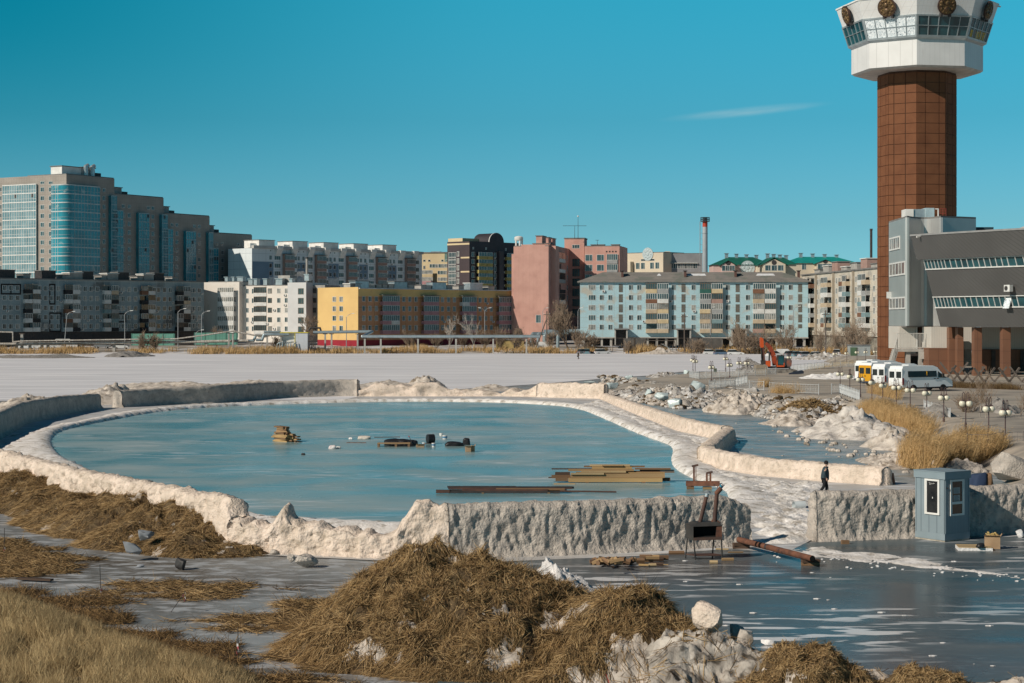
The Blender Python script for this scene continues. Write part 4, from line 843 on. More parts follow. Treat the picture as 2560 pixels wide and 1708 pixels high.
e_ = emblem((b.u(s4(1288)), .55, b.z(540 + .349 * 372)), 2.6, em, None, b.e); b.finish()
b = gabled('green_gabled_house', s4(1370), s4(1650), 676, 690, 540 + .349 * 348, 540 + .349 * 292, gr_m, c2_m, 'dark green roofed house with a broad gable in front of the teal roof', ((s4(1380), s4(1562), 540 + .349 * 300),)); b.finish()
b = gabled('teal_roofed_house', s4(1545), s4(2085), 702, 690, 540 + .349 * 338, 540 + .349 * 288, tl_m, c2_m, 'long house with a bright teal roof left of the brown tower', ((s4(1765), s4(1910), 540 + .349 * 312),)); b.finish()
# ---- chimneys
red_m = M('red_band', (.5, .06, .03), rough=.6); cg2 = M('chimney_grey', (.38, .42, .45), (.3, .34, .37), scale=4, rough=.6)
d_ = 662; pc = P(s4(982), 800, d_); q = empty('striped_chimney', (pc.x, pc.y, 2), 0, 'tall grey chimney with a red band and railing at its top', 'chimney'); zt = H + (HZ - 545) / F * d_ - 2; r0 = 19 * .349 / F * d_
MB().tube((0, 0, 0), (0, 0, zt - 3.1), r0 * 1.05, r0 * .95, 20).build('stack', cg2, q, smooth=True); MB().tube((0, 0, zt - 3.09), (0, 0, zt - 1.1), r0 * .94, r0 * .94, 20).build('red_band', red_m, q, smooth=True); MB().tube((0, 0, zt - 1.09), (0, 0, zt), r0 * .9, r0 * .9, 20).build('crown', cg2, q, smooth=True)
mb = MB(); mb.lathe([(r0 * .97, zt - 1.3), (r0 * 1.75, zt - 1.3), (r0 * 1.75, zt - 1.15), (r0 * .97, zt - 1.15)], n=20)
for k in range(16):
    a_ = 2 * math.pi * k / 16; mb.tube((r0 * 1.7 * math.cos(a_), r0 * 1.7 * math.sin(a_), zt - 1.2), (r0 * 1.7 * math.cos(a_), r0 * 1.7 * math.sin(a_), zt + .2), .06, .06, 4)
for zz in (zt + .1, zt - .6): mb.lathe([(r0 * 1.74, zz), (r0 * 1.66, zz), (r0 * 1.66, zz + .12), (r0 * 1.74, zz + .12)], n=20)
mb.build('railing', dark_m, q); mb = MB()
for z in np.arange(1, zt - 4, 2.0): mb.lathe([(r0 * 1.06, z + 7.9), (r0 * 1.1, z + 7.9), (r0 * 1.1, z + 8.0), (r0 * 1.06, z + 8.0)], n=16) if int(z) % 14 == 1 else None; mb.box(-r0 * 1.9, -r0 * 1.1, -.1, .1, z, z + .12)
mb.tube((-r0 * 1.9, 0, 0), (-r0 * 1.9, 0, zt - 1.3), .12, .12, 5); mb.build('ladder', pole_m, q)
d_ = 640; pc = P(s4(2172), 800, d_); q = empty('black_flue', (pc.x, pc.y, 2), 0, 'thin black flue standing left of the brown tower', 'chimney'); zt = H + (HZ - 572) / F * d_ - 2
MB().tube((0, 0, 0), (0, 0, zt), .42, .42, 12).build('flue', dark_m, q, smooth=True); MB().lathe([(.5, zt - .6), (.5, zt), (.3, zt)], n=12).build('cap', dark_m, q); MB().tube((-3.6, 0, 0), (-3.6, 0, zt - 22), .1, .1, 5).build('aerial_pole', dark_m, q)
# ---- light blue five-storey block
lb_m = joints(M('light_blue_paint', (.40, .58, .64), (.36, .52, .57), scale=5, rough=.85, c3=(.44, .43, .38), s3=3.2, lo3=.56, hi3=.68), 3.3, 2.87, .07, (.33, .38, .37), amount=.6, shift=(0, 1.7))
slate = joints(M('slate_roof', (.24, .22, .20), (.19, .18, .17), scale=3, rough=.9, c3=(.16, .17, .15), s3=5, lo3=.55, hi3=.62), 1.1, 1.6, .04, (.13, .12, .11), amount=.6)
b = Bld('light_blue_block', gp(s4(86), 556), gp(s4(1720), 553), 'long five storey light blue block with a grey pitched roof and mixed balconies')
U = lambda x: b.u(s4(x)); zz4 = lambda y, u=0: b.z(540 + .34894 * y, u); zt = zz4(470); zb = zz4(868)
o = b.box('wall', 0, b.L, 0, 12, zb, zt, lb_m); ov = .8; zr_ = zz4(400)
b.part('roof', MB().add([(-ov, -ov, zt), (b.L + ov, -ov, zt), (b.L + ov, 12 + ov, zt), (-ov, 12 + ov, zt), (U(250), 6, zr_), (b.L - 7, 6, zr_), (-ov, -ov, zt - .25), (b.L + ov, -ov, zt - .25), (b.L + ov, 12 + ov, zt - .25), (-ov, 12 + ov, zt - .25)], [(0, 1, 5, 4), (1, 2, 5), (2, 3, 4, 5), (3, 0, 4), (0, 6, 7, 1), (1, 7, 8, 2), (2, 8, 9, 3), (3, 9, 6, 0), (9, 8, 7, 6)]), slate)
for x in (390, 843, 1205, 1660): vent_box(b, U(x - 8), U(x + 8), 2.2, 3.8, zt + .9, zz4(396), M('brick_brown', (.13, .07, .06), rough=.9), dark_m, 'chimney')
sn = M('roof_snow', (.75, .76, .78), rough=.8)
for x0, x1, y in ((640, 670, 0), (850, 995, 1), (1355, 1490, 1)):
    k0, k1 = (.6, .78); b.part('snow_patch', MB().hexa([(U(x0), -ov + 6.8 * k0, zt + (zr_ - zt) * k0 + .02), (U(x1), -ov + 6.8 * k0, zt + (zr_ - zt) * k0 + .02), (U(x1) - .4, -ov + 6.8 * k1, zt + (zr_ - zt) * k1 + .02), (U(x0) + .5, -ov + 6.8 * k1, zt + (zr_ - zt) * k1 + .02)] + [(U(x0), -ov + 6.8 * k0, zt + (zr_ - zt) * k0 + .14), (U(x1), -ov + 6.8 * k0, zt + (zr_ - zt) * k0 + .14), (U(x1) - .4, -ov + 6.8 * k1, zt + (zr_ - zt) * k1 + .14), (U(x0) + .5, -ov + 6.8 * k1, zt + (zr_ - zt) * k1 + .14)]), sn)
rows = [zz4(y) for y in (513, 585, 657, 729, 797)]
stair_m = M('stair_window_glass', (.10, .10, .09), (.16, .15, .13), scale=1.4, rough=.3)
for z in rows:
    for x, wd in ((172, 2.1), (241, 1.3), (303, 1.3), (450, 1.3), (510, 1.3), (757, 1.3), (899, 1.3), (1144, 1.3), (1288, 1.3), (1533, 1.3), (1595, 1.3)): b.win(U(x), z, wd, 1.55, gl=random.choice((0, 0, 1, 2)), mull=2 if wd > 2 else 1)
    for x in (378, 827, 1215, 1663):
        o2 = b.part('stair_window', MB().box(U(x - 14), U(x + 14), -.05, -.004, z - 1.35 if z > rows[4] + .1 else z - .3, z + .85), stair_m); mb = MB()
        for k in range(4): mb.box(U(x - 15), U(x + 15), -.08, -.052, z + .85 - k * .72, z + .93 - k * .72)
        mb.build('glazing_bars', frame_b, o2) if z > rows[4] + .1 else None
bc = {558: 'cream brown beige beige beige', 640: 'grey white cream cream beige', 945: 'green grey cream beige beige', 1028: 'cream rust grey teal beige', 1325: 'brown beige white beige rust', 1408: 'white white white beige beige'}
for x0, cc in bc.items():
    for k, z in enumerate(rows): balcony(b, U(x0), U(x0 + 78), z - 1.55, 2.87, cc.split()[k], 1.3, mull=5, ph=1.05, glazed=not (k == 4 and x0 in (558, 1408)), fm=frame_w if (k + x0) % 3 else frame_b)
for x in (738, 905, 1015, 1525, 545, 255, 1143): ac(b, U(x), random.choice(rows) - 1.1)
for x0, x1 in ((330, 432), (775, 885), (1165, 1282)):
    q = b.part('entrance_porch', MB().box(U(x0 + 4), U(x0 + 12), -2.8, -.01, 1.8, zz4(815)).box(U(x1 - 16), U(x1 - 6), -2.8, -.01, 1.8, zz4(815)), conc_m)
    MB().box(U(x0), U(x1), -3.1, -.02, zz4(815), zz4(806)).build('canopy', roof_g, q); MB().box(U(x0 + 14), U(x1 - 18), -.6, -.02, 2.0, zz4(820)).build('doorway', dark_m, q)
for k in range(25):
    x = 1 + k * (b.L - 2) / 24; b.box('stilt', x - .3, x + .3, .4, 1.2, 1.5, zb - .003, conc_m)
b.box('undercroft', 1, b.L - 1, 5, 11, 1.5, zb - .01, dark_m); b.box('slab', -.1, b.L + .1, -.15, 12.1, zb - .35, zb - .004, conc_m)
b.finish()
# ---- grey-cream panel block seen along its side
gp_m = joints(M('weathered_panel', (.60, .54, .45), (.46, .43, .37), scale=6, rough=.9, c3=(.33, .31, .28), s3=2.6, lo3=.55, hi3=.7), 3.2, 2.8, .09, (.27, .24, .2), amount=.7)
b = Bld('weathered_panel_block', gp(s4(1676), 566), gp(s4(2245), 484), 'weathered cream and grey panel block seen at a slant left of the brown tower')
U = lambda x: b.u(s4(x)); zt = b.z(540 + .34894 * 428, 0); zb = b.z(540 + .34894 * 850, 0)
o = b.box('wall', 0, b.L, 0, 12, zb, zt, gp_m); MB().box(-.3, b.L + .3, -.4, 12.3, zt + .003, zt + .35).build('roof', roof_g, o); b.box('plinth', .3, b.L - .3, .5, 11.5, -.2, zb - .004, M('plinth_dirty', (.30, .27, .22), (.12, .11, .09), scale=1.5, rough=.95))
rows = [zt - 2.3 - 2.8 * k for k in range(5)]
for x in (1690, 1712, 1790, 1810, 1832, 1925, 1945, 2065, 2085, 2195):
    for z in rows: b.win(U(x), z, 2.0, 1.6, gl=2)
for x0, x1 in ((1720, 1765), (1842, 1888), (1972, 2022), (2108, 2165)):
    um = (U(x0) + U(x1)) / 2
    for k, z in enumerate(rows):
        for a_, c_ in ((U(x0), um - .05), (um + .05, U(x1))): balcony(b, a_, c_, z - 1.5, 2.8, random.choice(('white', 'white', 'grey', 'beige', 'brown', 'teal')), 1.3, mull=3, glazed=random.random() < .8, ph=1.05)
for x in (1773, 1898, 2040): b.box('downpipe_strip', U(x), U(x + 12), -.25, -.01, zb, zt - .1, M('drain_strip', (.24, .2, .15), (.33, .28, .22), scale=2, rough=.9))
for k in range(8): u_ = b.L * (.06 + .12 * k); vent_box(b, u_, u_ + b.L * .075, 2.5, 6, zt + .36, zt + 1.5 + (k % 3) * .8, BI['rust'] if k % 3 == 2 else conc_m, white_m if k % 2 else roof_g)
b.finish()
# ================================================================ brown tower and grey sports hall on the right
br_m = M('brown_cladding', (.19, .082, .043), (.155, .066, .036), scale=2.2, rough=.7, spec=.04)
brd_m = M('brown_joint', (.085, .04, .025), rough=.8)
cw_m = M('tower_white_cladding', (.70, .69, .68), (.62, .61, .60), scale=4, rough=.45, c3=(.52, .5, .48), s3=1.3, lo3=.62, hi3=.8, st3=(1, 1, .15))
rib = lambda m, w_=.3, am=.35, dk=(.1, .1, .1): joints(m, w_, 60, .03, dk, amount=am)
DT = 330.0; TX = (2292 - 1280) / F * DT; k_ = F / DT
tw = empty('lookout_tower', (TX, DT, 1.0), R(-11.9), 'tall brown tower with a white eight sided cabin and bronze discs', 'tower')
def oct_(r, n=8, a0=-90): return [(r * math.cos(R(a0 + 45 * i)), r * math.sin(R(a0 + 45 * i))) for i in range(n)]
def loft(mb, p0, z0, p1, z1, capt=True, capb=True):
    n = len(p0); vs = [(*q, z0) for q in p0] + [(*q, z1) for q in p1]; fs = [(i, (i + 1) % n, n + (i + 1) % n, n + i) for i in range(n)]
    if capb: fs.append(tuple(range(n - 1, -1, -1)))
    if capt: fs.append(tuple(range(n, 2 * n)))
    return mb.add(vs, fs)
Rs = 97.5 / k_
MB_ = MB(); loft(MB_, oct_(Rs - .12), 0, oct_(Rs - .12), 50.4); core = MB_.build('shaft_core', brd_m, tw)
sh = MB(); O = oct_(Rs); ph = 1.72
for i in range(8):
    a, c_ = Vector((*O[i], 0)), Vector((*O[(i + 1) % 8], 0)); cuts = (0, .2, .6, 1.0) if i % 2 else (0, .3, .78, 1.0)
    nrm = ((a + c_) / 2).normalized()
    for j in range(3):
        for r_ in range(29):
            t0, t1 = cuts[j] + .012, cuts[j + 1] - .012; z0, z1 = r_ * ph + .04, (r_ + 1) * ph - .04
            q = [a.lerp(c_, t0), a.lerp(c_, t1)]; 
            sh.hexa([q[0] - nrm * .1 + Vector((0, 0, z0)), q[1] - nrm * .1 + Vector((0, 0, z0)), q[1] + Vector((0, 0, z0)), q[0] + Vector((0, 0, z0)), q[0] - nrm * .1 + Vector((0, 0, z1)), q[1] - nrm * .1 + Vector((0, 0, z1)), q[1] + Vector((0, 0, z1)), q[0] + Vector((0, 0, z1))])
sh.build('shaft', br_m, tw)
rings = [(143, 49.8), (161, 50.5), (161, 54.75), (163, 55.2)]
soff = M('soffit_white', (.55, .52, .48), (.42, .40, .37), scale=1.5, rough=.7)
mb = MB(); loft(mb, oct_(154 / k_), 50.2, oct_(160.5 / k_), 50.49, False); mb.build('soffit', soff, tw)
dr = rib(cw_m, 1.15, .45, (.35, .34, .33)); mb = MB(); loft(mb, oct_(161 / k_), 50.5, oct_(161 / k_), 54.75); mb.build('lower_drum', dr, tw)
wb = MB(); r0, r1, z0, z1 = 167.8 / k_, 184.7 / k_, 55.1, 58.7
mb = MB(); loft(mb, oct_(161 / k_), 54.76, oct_(r0), 55.1); mb.build('sill_ring', galv_m, tw)
foil_glare = M('foil_and_glare', (.9, .93, .95), (.55, .62, .66), scale=.35, rough=.3, c3=(.12, .16, .2), s3=.25, lo3=.58, hi3=.66, detail=8)
tg = M('tower_glazing', (.01, .05, .065), (.02, .10, .12), scale=2.2, rough=.08, spec=.8); yel = M('yellow_drape', (.55, .38, .03), (.4, .28, .05), scale=.5, rough=.6)
A0, A1 = oct_(r0), oct_(r1); Bq0, Bq1 = oct_(r0 - .3), oct_(r1 - .3)
for i in range(8):
    a0, c0, a1, c1 = [Vector(q) for q in ((*A0[i], z0), (*A0[(i + 1) % 8], z0), (*A1[i], z1), (*A1[(i + 1) % 8], z1))]
    nrm = (c0 - a0).cross(a1 - a0).normalized(); nrm = nrm if nrm.dot(Vector((a0.x, a0.y, 0))) > 0 else -nrm
    at = lambda s, t, d=0: a0.lerp(c0, s).lerp(a1.lerp(c1, s), t) + nrm * d
    def slab(mb, s0, s1, t0, t1, d0, d1): mb.hexa([at(s0, t0, d0), at(s1, t0, d0), at(s1, t0, d1), at(s0, t0, d1), at(s0, t1, d0), at(s1, t1, d0), at(s1, t1, d1), at(s0, t1, d1)])
    fr = MB()
    for s_ in (0.0, .21, .40, .60, .79, .97): slab(fr, s_, s_ + (.03 if s_ in (0, .97) else .014), .09, .93, -.1, .08)
    for t_ in (0.0, .5, .93): slab(fr, 0, 1, t_, t_ + (.09 if t_ == 0 else .025 if t_ == .5 else .07), -.12, .10)
    q = fr.build('window_band', galv_m, tw)
    pn = MB(); slab(pn, .02, .98, .08, .94, -.09, -.03); pn.build('pane', foil_glare if i == 7 else tg, q)  # one facet paned in foil tone, its reflected glare put into the colour
    if i == 1:
        d = MB()
        for s_ in (.12, .38, .55, .72): slab(d, s_, s_ + .13, .10, .42 + .05 * (s_ > .4), -.028, -.02)
        d.build('drape', yel, q)
mb = MB(); loft(mb, oct_(r0 - .6), z0, oct_(r1 - .6), z1 + .1); mb.build('cabin_core', dark_m, tw)
mb = MB(); zt = 61.7; r2 = 198 / k_; loft(mb, oct_(r1 - .1), z1, oct_(r2), zt); mb.build('upper_wall', rib(M('tower_white_upper', (.70, .69, .68), (.62, .61, .60), scale=4, rough=.45), .9, .35, (.4, .39, .38)), tw)
mb = MB(); loft(mb, oct_(r2 + .15), zt + .002, oct_(r2 + .15), zt + .25); loft(mb, oct_(r2 - 2), zt + .25, oct_(2), zt + 1.6); mb.build('roof', white_m, tw)
brz = M('bronze_relief', (.22, .14, .06), (.07, .04, .025), scale=.5, rough=.45, metal=.5); brz_e = M('bronze_rim', (.08, .045, .035), rough=.5, metal=.4)
for i in range(8):
    am = R(-90 + 45 * i + 22.5); rr_ = (r1 + r2) / 2 * math.cos(R(22.5)) + .45; tilt = math.atan2((r2 - r1) * math.cos(R(22.5)), zt - z1); rd = 1.6
    o = MB(); o.tube((0, 0, 0), (0, -.3, 0), rd, rd, 40); q = o.build('bronze_disc', brz_e, tw); q.location = (rr_ * math.cos(am), rr_ * math.sin(am), (z1 + zt) / 2 - .1)
    q.rotation_euler = Matrix.Rotation(am + math.pi / 2, 4, 'Z').to_euler() if False else (Matrix.Rotation(am + math.pi / 2, 3, 'Z') @ Matrix.Rotation(tilt, 3, 'X')).to_euler()
    rl = MB(); rl.tube((0, -.301, 0), (0, -.36, 0), rd * .9, rd * .88, 36); rnd = random.Random(i)
    for k in range(12): a_ = math.pi / 6 * k; rl.ball((rd * .68 * math.cos(a_), -.36, rd * .68 * math.sin(a_)), rd * .15, 8, 5, (1, .6, 1))
    for sx in (-1, 1):
        for k in range(5): rl.obox((sx * rd * (.18 + .08 * k), -.38, rd * (.42 - .2 * k)), (sx * .9, 0, -.5 + .2 * k), rd * .5, .12, .12)
    rl.ball((0, -.36, rd * .25), rd * .26, 10, 6, (1, .6, 1)); rl.ball((0, -.36, -rd * .35), rd * .34, 10, 6, (1, .5, .9)); rl.build('relief', brz, q)
    ft = MB(); ft.box(-.9, -.6, -.25, .5, -rd - .25, -rd + .3); ft.box(.6, .9, -.25, .5, -rd - .25, -rd + .3); ft.build('bracket', dark_m, q)
cm = MB(); c_ = Vector((r2 * .98, -.0, zt - .3)); cm.obox(c_ + Vector((.3, 0, .1)), (1, -.6, -.3), .8, .25, .25); cm.tube(c_, c_ + Vector((.1, 0, .1)), .06); cm.build('camera', white_m, tw)
# ---- grey sports hall
gA = rib(M('hall_grey_panel', (.30, .34, .34), (.26, .30, .30), scale=4, rough=.4, spec=.5), .28, .25, (.16, .18, .18)); gB = rib(M('hall_light_panel', (.5, .51, .5), (.44, .45, .45), scale=4, rough=.35, spec=.5, metal=.3), .26, .3, (.2, .2, .2))
gD = rib(M('hall_dark_panel', (.105, .104, .103), (.088, .087, .086), scale=5, rough=.5), .30, .55, (.05, .05, .05)); wr = rib(M('hall_white_panel', (.62, .58, .52), (.56, .53, .48), scale=3, rough=.5), .25, .3, (.3, .28, .26))
hall = empty('sports_hall', (60, 262, 0), 0, 'grey metal clad sports hall with leaning curved walls and long window bands', 'building')
HO = Vector((60, 262, 0))
def W(px, d, z=0): return Vector(((px - 1280) / F * d, d, z)) - HO
xy = lambda v: (v.x, v.y)
arc = [xy(W(2268 + 84 * t, 278 + 4.2 * math.sin(math.pi * t) ** .8)) for t in np.linspace(0, 1, 13)]
pl = [xy(W(2222, 294))] + arc + [xy(W(2440, 282)), xy(W(2440, 306)), xy(W(2222, 306))]
zb, zt = 8.2, 23.9
def polywall(name, segs, z0, z1, m, th=.3):
    mb = MB()
    for a, c_ in zip(segs, segs[1:]):
        a, c_ = Vector((*a, 0)), Vector((*c_, 0)); n = (c_ - a).normalized(); n = Vector((-n.y, n.x, 0)) * th
        mb.hexa([a + Vector((0, 0, z0)), c_ + Vector((0, 0, z0)), c_ + n + Vector((0, 0, z0)), a + n + Vector((0, 0, z0)), a + Vector((0, 0, z1)), c_ + Vector((0, 0, z1)), c_ + n + Vector((0, 0, z1)), a + n + Vector((0, 0, z1))])
    return mb.build(name, m, hall)
polywall('end_wall', [pl[0], pl[1]], zb, zt, gA); polywall('curved_wall', arc + [xy(W(2440, 282))], zb, zt, gB)
mb = MB(); loft(mb, pl, zt + .002, pl, zt + .25); loft(mb, pl, zb - .2, pl, zb - .002); mb.build('roof', roof_g, hall)
# its windows, on the end wall that faces left
a, c_ = Vector((*pl[0], 0)), Vector((*pl[1], 0)); dv = (c_ - a).normalized(); Lw = (c_ - a).length; rzw = math.atan2(dv.y, dv.x)
for y0, y1, t1 in ((300, 435, .62), (560, 700, .90), (920, 1045, .92)):
    tm = (.06 + t1) / 2; dd = 294 - 16 * tm; z1_, z0_ = H + (HZ - (520 + .2424 * y0)) / F * dd, H + (HZ - (520 + .2424 * y1)) / F * dd
    fr = MB(); wd = Lw * (t1 - .06); hh = z1_ - z0_; n_ = 5
    fr.box(0, wd, -.14, -.004, 0, .22); fr.box(0, wd, -.14, -.004, hh - .22, hh)
    for j in range(n_ + 1): x = (wd - .25) * j / n_; fr.box(x, x + .25, -.12, -.004, .22, hh - .22)
    o = fr.build('window', frame_w, hall); o.location = a + dv * Lw * .06 + Vector((0, 0, z0_)); o.rotation_euler = (0, 0, rzw)
    MB().box(.1, wd - .1, -.08, -.01, .2, hh - .2).build('pane', tg, o)
    dr_ = MB()
    for j in (0, 1, 3): x = (wd - .25) * j / n_; dr_.box(x + .3, x + wd / n_ - .1, -.085, -.081, .24, hh - .24)
    dr_.build('curtain', glass_c, o)
# main leaning block
E1, E2, E3 = W(2351, 272), W(2560, 257), W(2950, 236); nv = Vector((-.88, -.48, 0)); E0 = E1 + Vector((7.5, 3.5, 0)); tilt_ = 4.2 / 12.7
def off(z): return (z - 8.1) * tilt_
Em = E1.lerp(E2, .28) + nv * .35
def plan(z, extra=0.0, grow=0.0): return [xy(q + nv * (off(z) + extra)) for q in (E0 + (E0 - E2).normalized() * grow, E1 + (E1 - E2).normalized() * grow, Em, E2, E3)] + [xy(E3 + Vector((30, 20, 0))), xy(E0 + Vector((25, 40, 0)))]
zl = lambda py: H + (HZ - py) / F * 272
Z = [zl(817), zl(771), zl(742), zl(676), zl(650), zl(592)]
for nm, z0, z1, ex, gr, m in (('lower_wall', Z[0], Z[1], 0, 0, gD), ('middle_wall', Z[2], Z[3], 0, 0, gD), ('upper_wall', Z[4], Z[5], .35, 1.0, gD)):
    mb = MB(); loft(mb, plan(z0, ex, gr), z0, plan(z1, ex, gr), z1); mb.build(nm, m, hall)
mb = MB(); loft(mb, plan(Z[5], .45, 1.1), Z[5] + .002, plan(Z[5], .45, 1.1), Z[5] + .25); mb.build('roof_edge', M('edge_grey', (.28, .28, .28), rough=.6), hall)
for z0, z1 in ((Z[1], Z[2]), (Z[3], Z[4])):
    mb = MB(); loft(mb, plan(z0, -.12), z0 + .002, plan(z1, -.12), z1 - .002); q = mb.build('window_band', tg, hall); fr = MB()
    for zz, h_ in ((z0 + .003, .16), (z1 - .12, .11)): loft(fr, plan(zz, .14), zz, plan(zz + h_, .10), zz + h_ - .002)
    for sa, sb, n_ in ((E1, Em, 6), (Em, E2, 11), (E2, E3, 18)):
        for j in range(n_):
            p_ = sa.lerp(sb, j / n_); 
            for sgn in (1,): fr.hexa([p_ + nv * (off(zz) + e) + (sb - sa).normalized() * w_ + Vector((0, 0, zz)) for zz in (z0 + .16, z1 - .12) for e, w_ in ((-.1, 0), (.04, 0), (.04, .09), (-.1, .09))])
    fr.build('glazing_bars', frame_w, q)
def on_facade(px, py, z=None):
    d = 262.0
    for _ in range(6):
        zz = H + (HZ - py) / F * d; a = E1 + nv * off(zz) + HO; dv = E2 - E1; k = (px - 1280) / F; t = (k * a.y - a.x) / (dv.x - k * dv.y); d = a.y + dv.y * t
    return a + dv * t - HO + Vector((0, 0, zz))
rF = math.atan2((E2 - E1).y, (E2 - E1).x)
o = MB().box(-.55, .55, -.7, -.1, -.45, .45).mat(1).tube((-.12, -.73, 0), (-.12, -.705, 0), .32, .32, 14).build('air_conditioner', [ac_m, dark_m], hall); o.location = on_facade(2531, 721) + nv * .3; o.rotation_euler = (0, 0, rF)
o = MB().box(-.6, .6, -.12, -.05, -.95, .95).build('foil_sheet', foil_glare, hall); o.location = on_facade(2522, 755) + nv * .15; o.rotation_euler = (-.31, 0, rF)
o = MB().obox((0, 0, 0), (-1, -.4, -.3), .6, .22, .22).tube((.2, 0, .1), (.6, 0, .1), .05).build('security_camera', white_m, hall); o.location = W(2296, 268.5, zl(594)); o['label'] = 'white security camera'
o = MB().box(-.35, .35, -.3, .3, -.5, .5).build('air_conditioner', ac_m, hall); o.location = W(2223, 292, H + (HZ - 738) / F * 292)
# roof plant
def rbox(name, px0, px1, py0, py1, d, m, dep=3, **k):
    a, c_ = W(px0, d), W(px1, d); return MB().box(a.x, c_.x, a.y, a.y + dep, H + (HZ - py1) / F * d, H + (HZ - py0) / F * d).build(name, m, hall)
rbox('roof_plant', 2264, 2284, 523, 544, 284, white_m); rbox('roof_plant', 2284.5, 2313, 523, 544, 284.2, galv_m); rbox('roof_plant', 2314, 2336, 520, 544, 283.8, M('pale_blue_box', (.42, .55, .6), rough=.5))
mb = MB(); p0 = W(2338, 284); zz = H + (HZ - 523) / F * 284; mb.path([Vector((p0.x, p0.y, zz)), Vector((p0.x + .45, p0.y, zz)), Vector((p0.x + .45, p0.y, zz - 1.3))], .1); mb.build('vent_pipe', white_m, hall)
mb = MB(); pa, pb = W(2350, 285), W(2365, 285); z0, z1 = H + (HZ - 546) / F * 285, H + (HZ - 522) / F * 285
for x in (pa.x, (pa.x + pb.x) / 2, pb.x): mb.tube((x, pa.y, z0), (x, pa.y, z1), .05, .05, 5)
for z in np.linspace(z0, z1, 5): mb.tube((pa.x, pa.y, z), (pb.x, pa.y, z), .05, .05, 5)
mb.build('ladder_cage', M('red_rail', (.3, .06, .04), rough=.6), hall)
rbox('stair_head', 2340, 2420, 556, 600, 290, gB, 8); rbox('stair_head_roof', 2352, 2422, 547, 555.5, 289, white_m, 9)
rbox('roof_block', 2423, 2484, 568, 610, 292, M('dark_teal_clad', (.03, .07, .09), rough=.6), 8)
mb = MB(); n_ = 24; c0 = W(2700, 330); RR = 19.0
mb.add([(c0.x + RR * math.cos(t) * math.cos(q), c0.y + RR * math.cos(t) * math.sin(q), 15 + RR * .62 * math.sin(t)) for t in np.linspace(0, math.pi / 2 * .98, 10) for q in np.linspace(0, 2 * math.pi, n_, False)], [(j * n_ + i, j * n_ + (i + 1) % n_, (j + 1) * n_ + (i + 1) % n_, (j + 1) * n_ + i) for j in range(9) for i in range(n_)]); mb.build('dome_roof', M('dome_pale', (.6, .57, .52), (.5, .48, .45), scale=4, rough=.6), hall, smooth=True)
# ground floor
def gbox(name, px0, px1, py0, d, m, dep=4, z0=.9, py1=None):
    a, c_ = W(px0, d), W(px1, d); return MB().box(a.x, c_.x, a.y, a.y + dep, z0 if py1 is None else H + (HZ - py1) / F * d, H + (HZ - py0) / F * d).build(name, m, hall)
brp = joints(M('brown_plinth', (.20, .095, .055), (.17, .08, .048), scale=3, rough=.55), 1.7, 1.6, .03, (.08, .04, .03), amount=.7)
gbox('white_bay', 2328, 2371, 817.5, 275, wr, 6, py1=870); gbox('brown_plinth', 2322, 2372, 870.5, 274.6, brp, 7)
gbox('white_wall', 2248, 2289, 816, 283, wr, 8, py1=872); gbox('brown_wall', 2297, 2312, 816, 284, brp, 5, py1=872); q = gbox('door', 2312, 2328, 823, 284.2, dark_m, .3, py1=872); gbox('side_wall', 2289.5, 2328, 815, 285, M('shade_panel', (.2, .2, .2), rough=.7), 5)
gbox('drain_pipe', 2290.5, 2293.5, 816, 282.8, white_m, .3, py1=872)
for px0, px1, d in ((2373, 2391, 273.5), (2394, 2409, 271), (2436, 2455, 266), (2507, 2527, 261)): gbox('column', px0, px1, 818.5, d, brp, 1.6, z0=.8)
for px0, px1 in ((2410, 2436), (2455, 2507), (2527, 2640)): gbox('recess_wall', px0, px1, 818, 277, wr, 1, py1=873)
gbox('low_wall', 2455, 2640, 873.5, 276.6, brp, 2, z0=1.6)
for px in (2484, 2556): gbox('dark_gap', px - 5, px + 5, 876, 276.3, dark_m, .2, z0=1.6)
mb = MB()
for k in range(10): a, c_ = W(2411, 276), W(2435, 276); z = 2.4 + k * .3; mb.box(a.x + k * .05, c_.x, a.y + k * .25, a.y + 3.5, z, z + .3)
mb.build('steps', M('pale_stone', (.5, .46, .4), rough=.85), hall)
# entrance terrace
zp = H + (HZ - 873) / F * 280; pa, pb = W(2240, 279), W(2330, 279)
MB().box(pa.x, pb.x, pa.y - 1, pa.y + 3, zp - .35, zp).build('terrace', conc_m, hall)
for px0, px1 in ((2263, 2274), (2296, 2311)):
    a, c_ = W(px0, 279), W(px1, 279); MB().box(a.x, c_.x, a.y - .6, a.y + .4, .8, zp - .352).build('pier', conc_m, hall)
pn_ = W(2296, 278); MB().box(pn_.x, W(2311, 278).x, pn_.y - .2, pn_.y - .02, zp - 1.4, zp - .36).build('pier_panel', M('pier_pale', (.5, .48, .44), rough=.8), hall)
gbox('under_terrace', 2274, 2330, 884, 283, dark_m, .5)
mb = MB(); rt = M('rail_pale', (.62, .60, .56), rough=.5)
def rail(p0, p1, h=1.1, n=10):
    p0, p1 = Vector(p0), Vector(p1)
    for zz in (h, h * .12): mb.tube(p0 + Vector((0, 0, zz)), p1 + Vector((0, 0, zz)), .045, .045, 5)
    for j in range(n + 1): q = p0.lerp(p1, j / n); mb.tube(q, q + Vector((0, 0, h)), .03 if j % 4 else .05, None, 4)
rail((pa.x, pa.y - .95, zp), (pb.x - .1, pa.y - .95, zp), 2.3, 26); st0 = Vector((pa.x, pa.y - .95, zp)); st1 = W(2226, 277.5, 1.3); rail(st0, st1, 1.6, 9); st2 = W(2170, 278, 2.0)
mb.build('railing', rt, hall)
mb = MB(); 
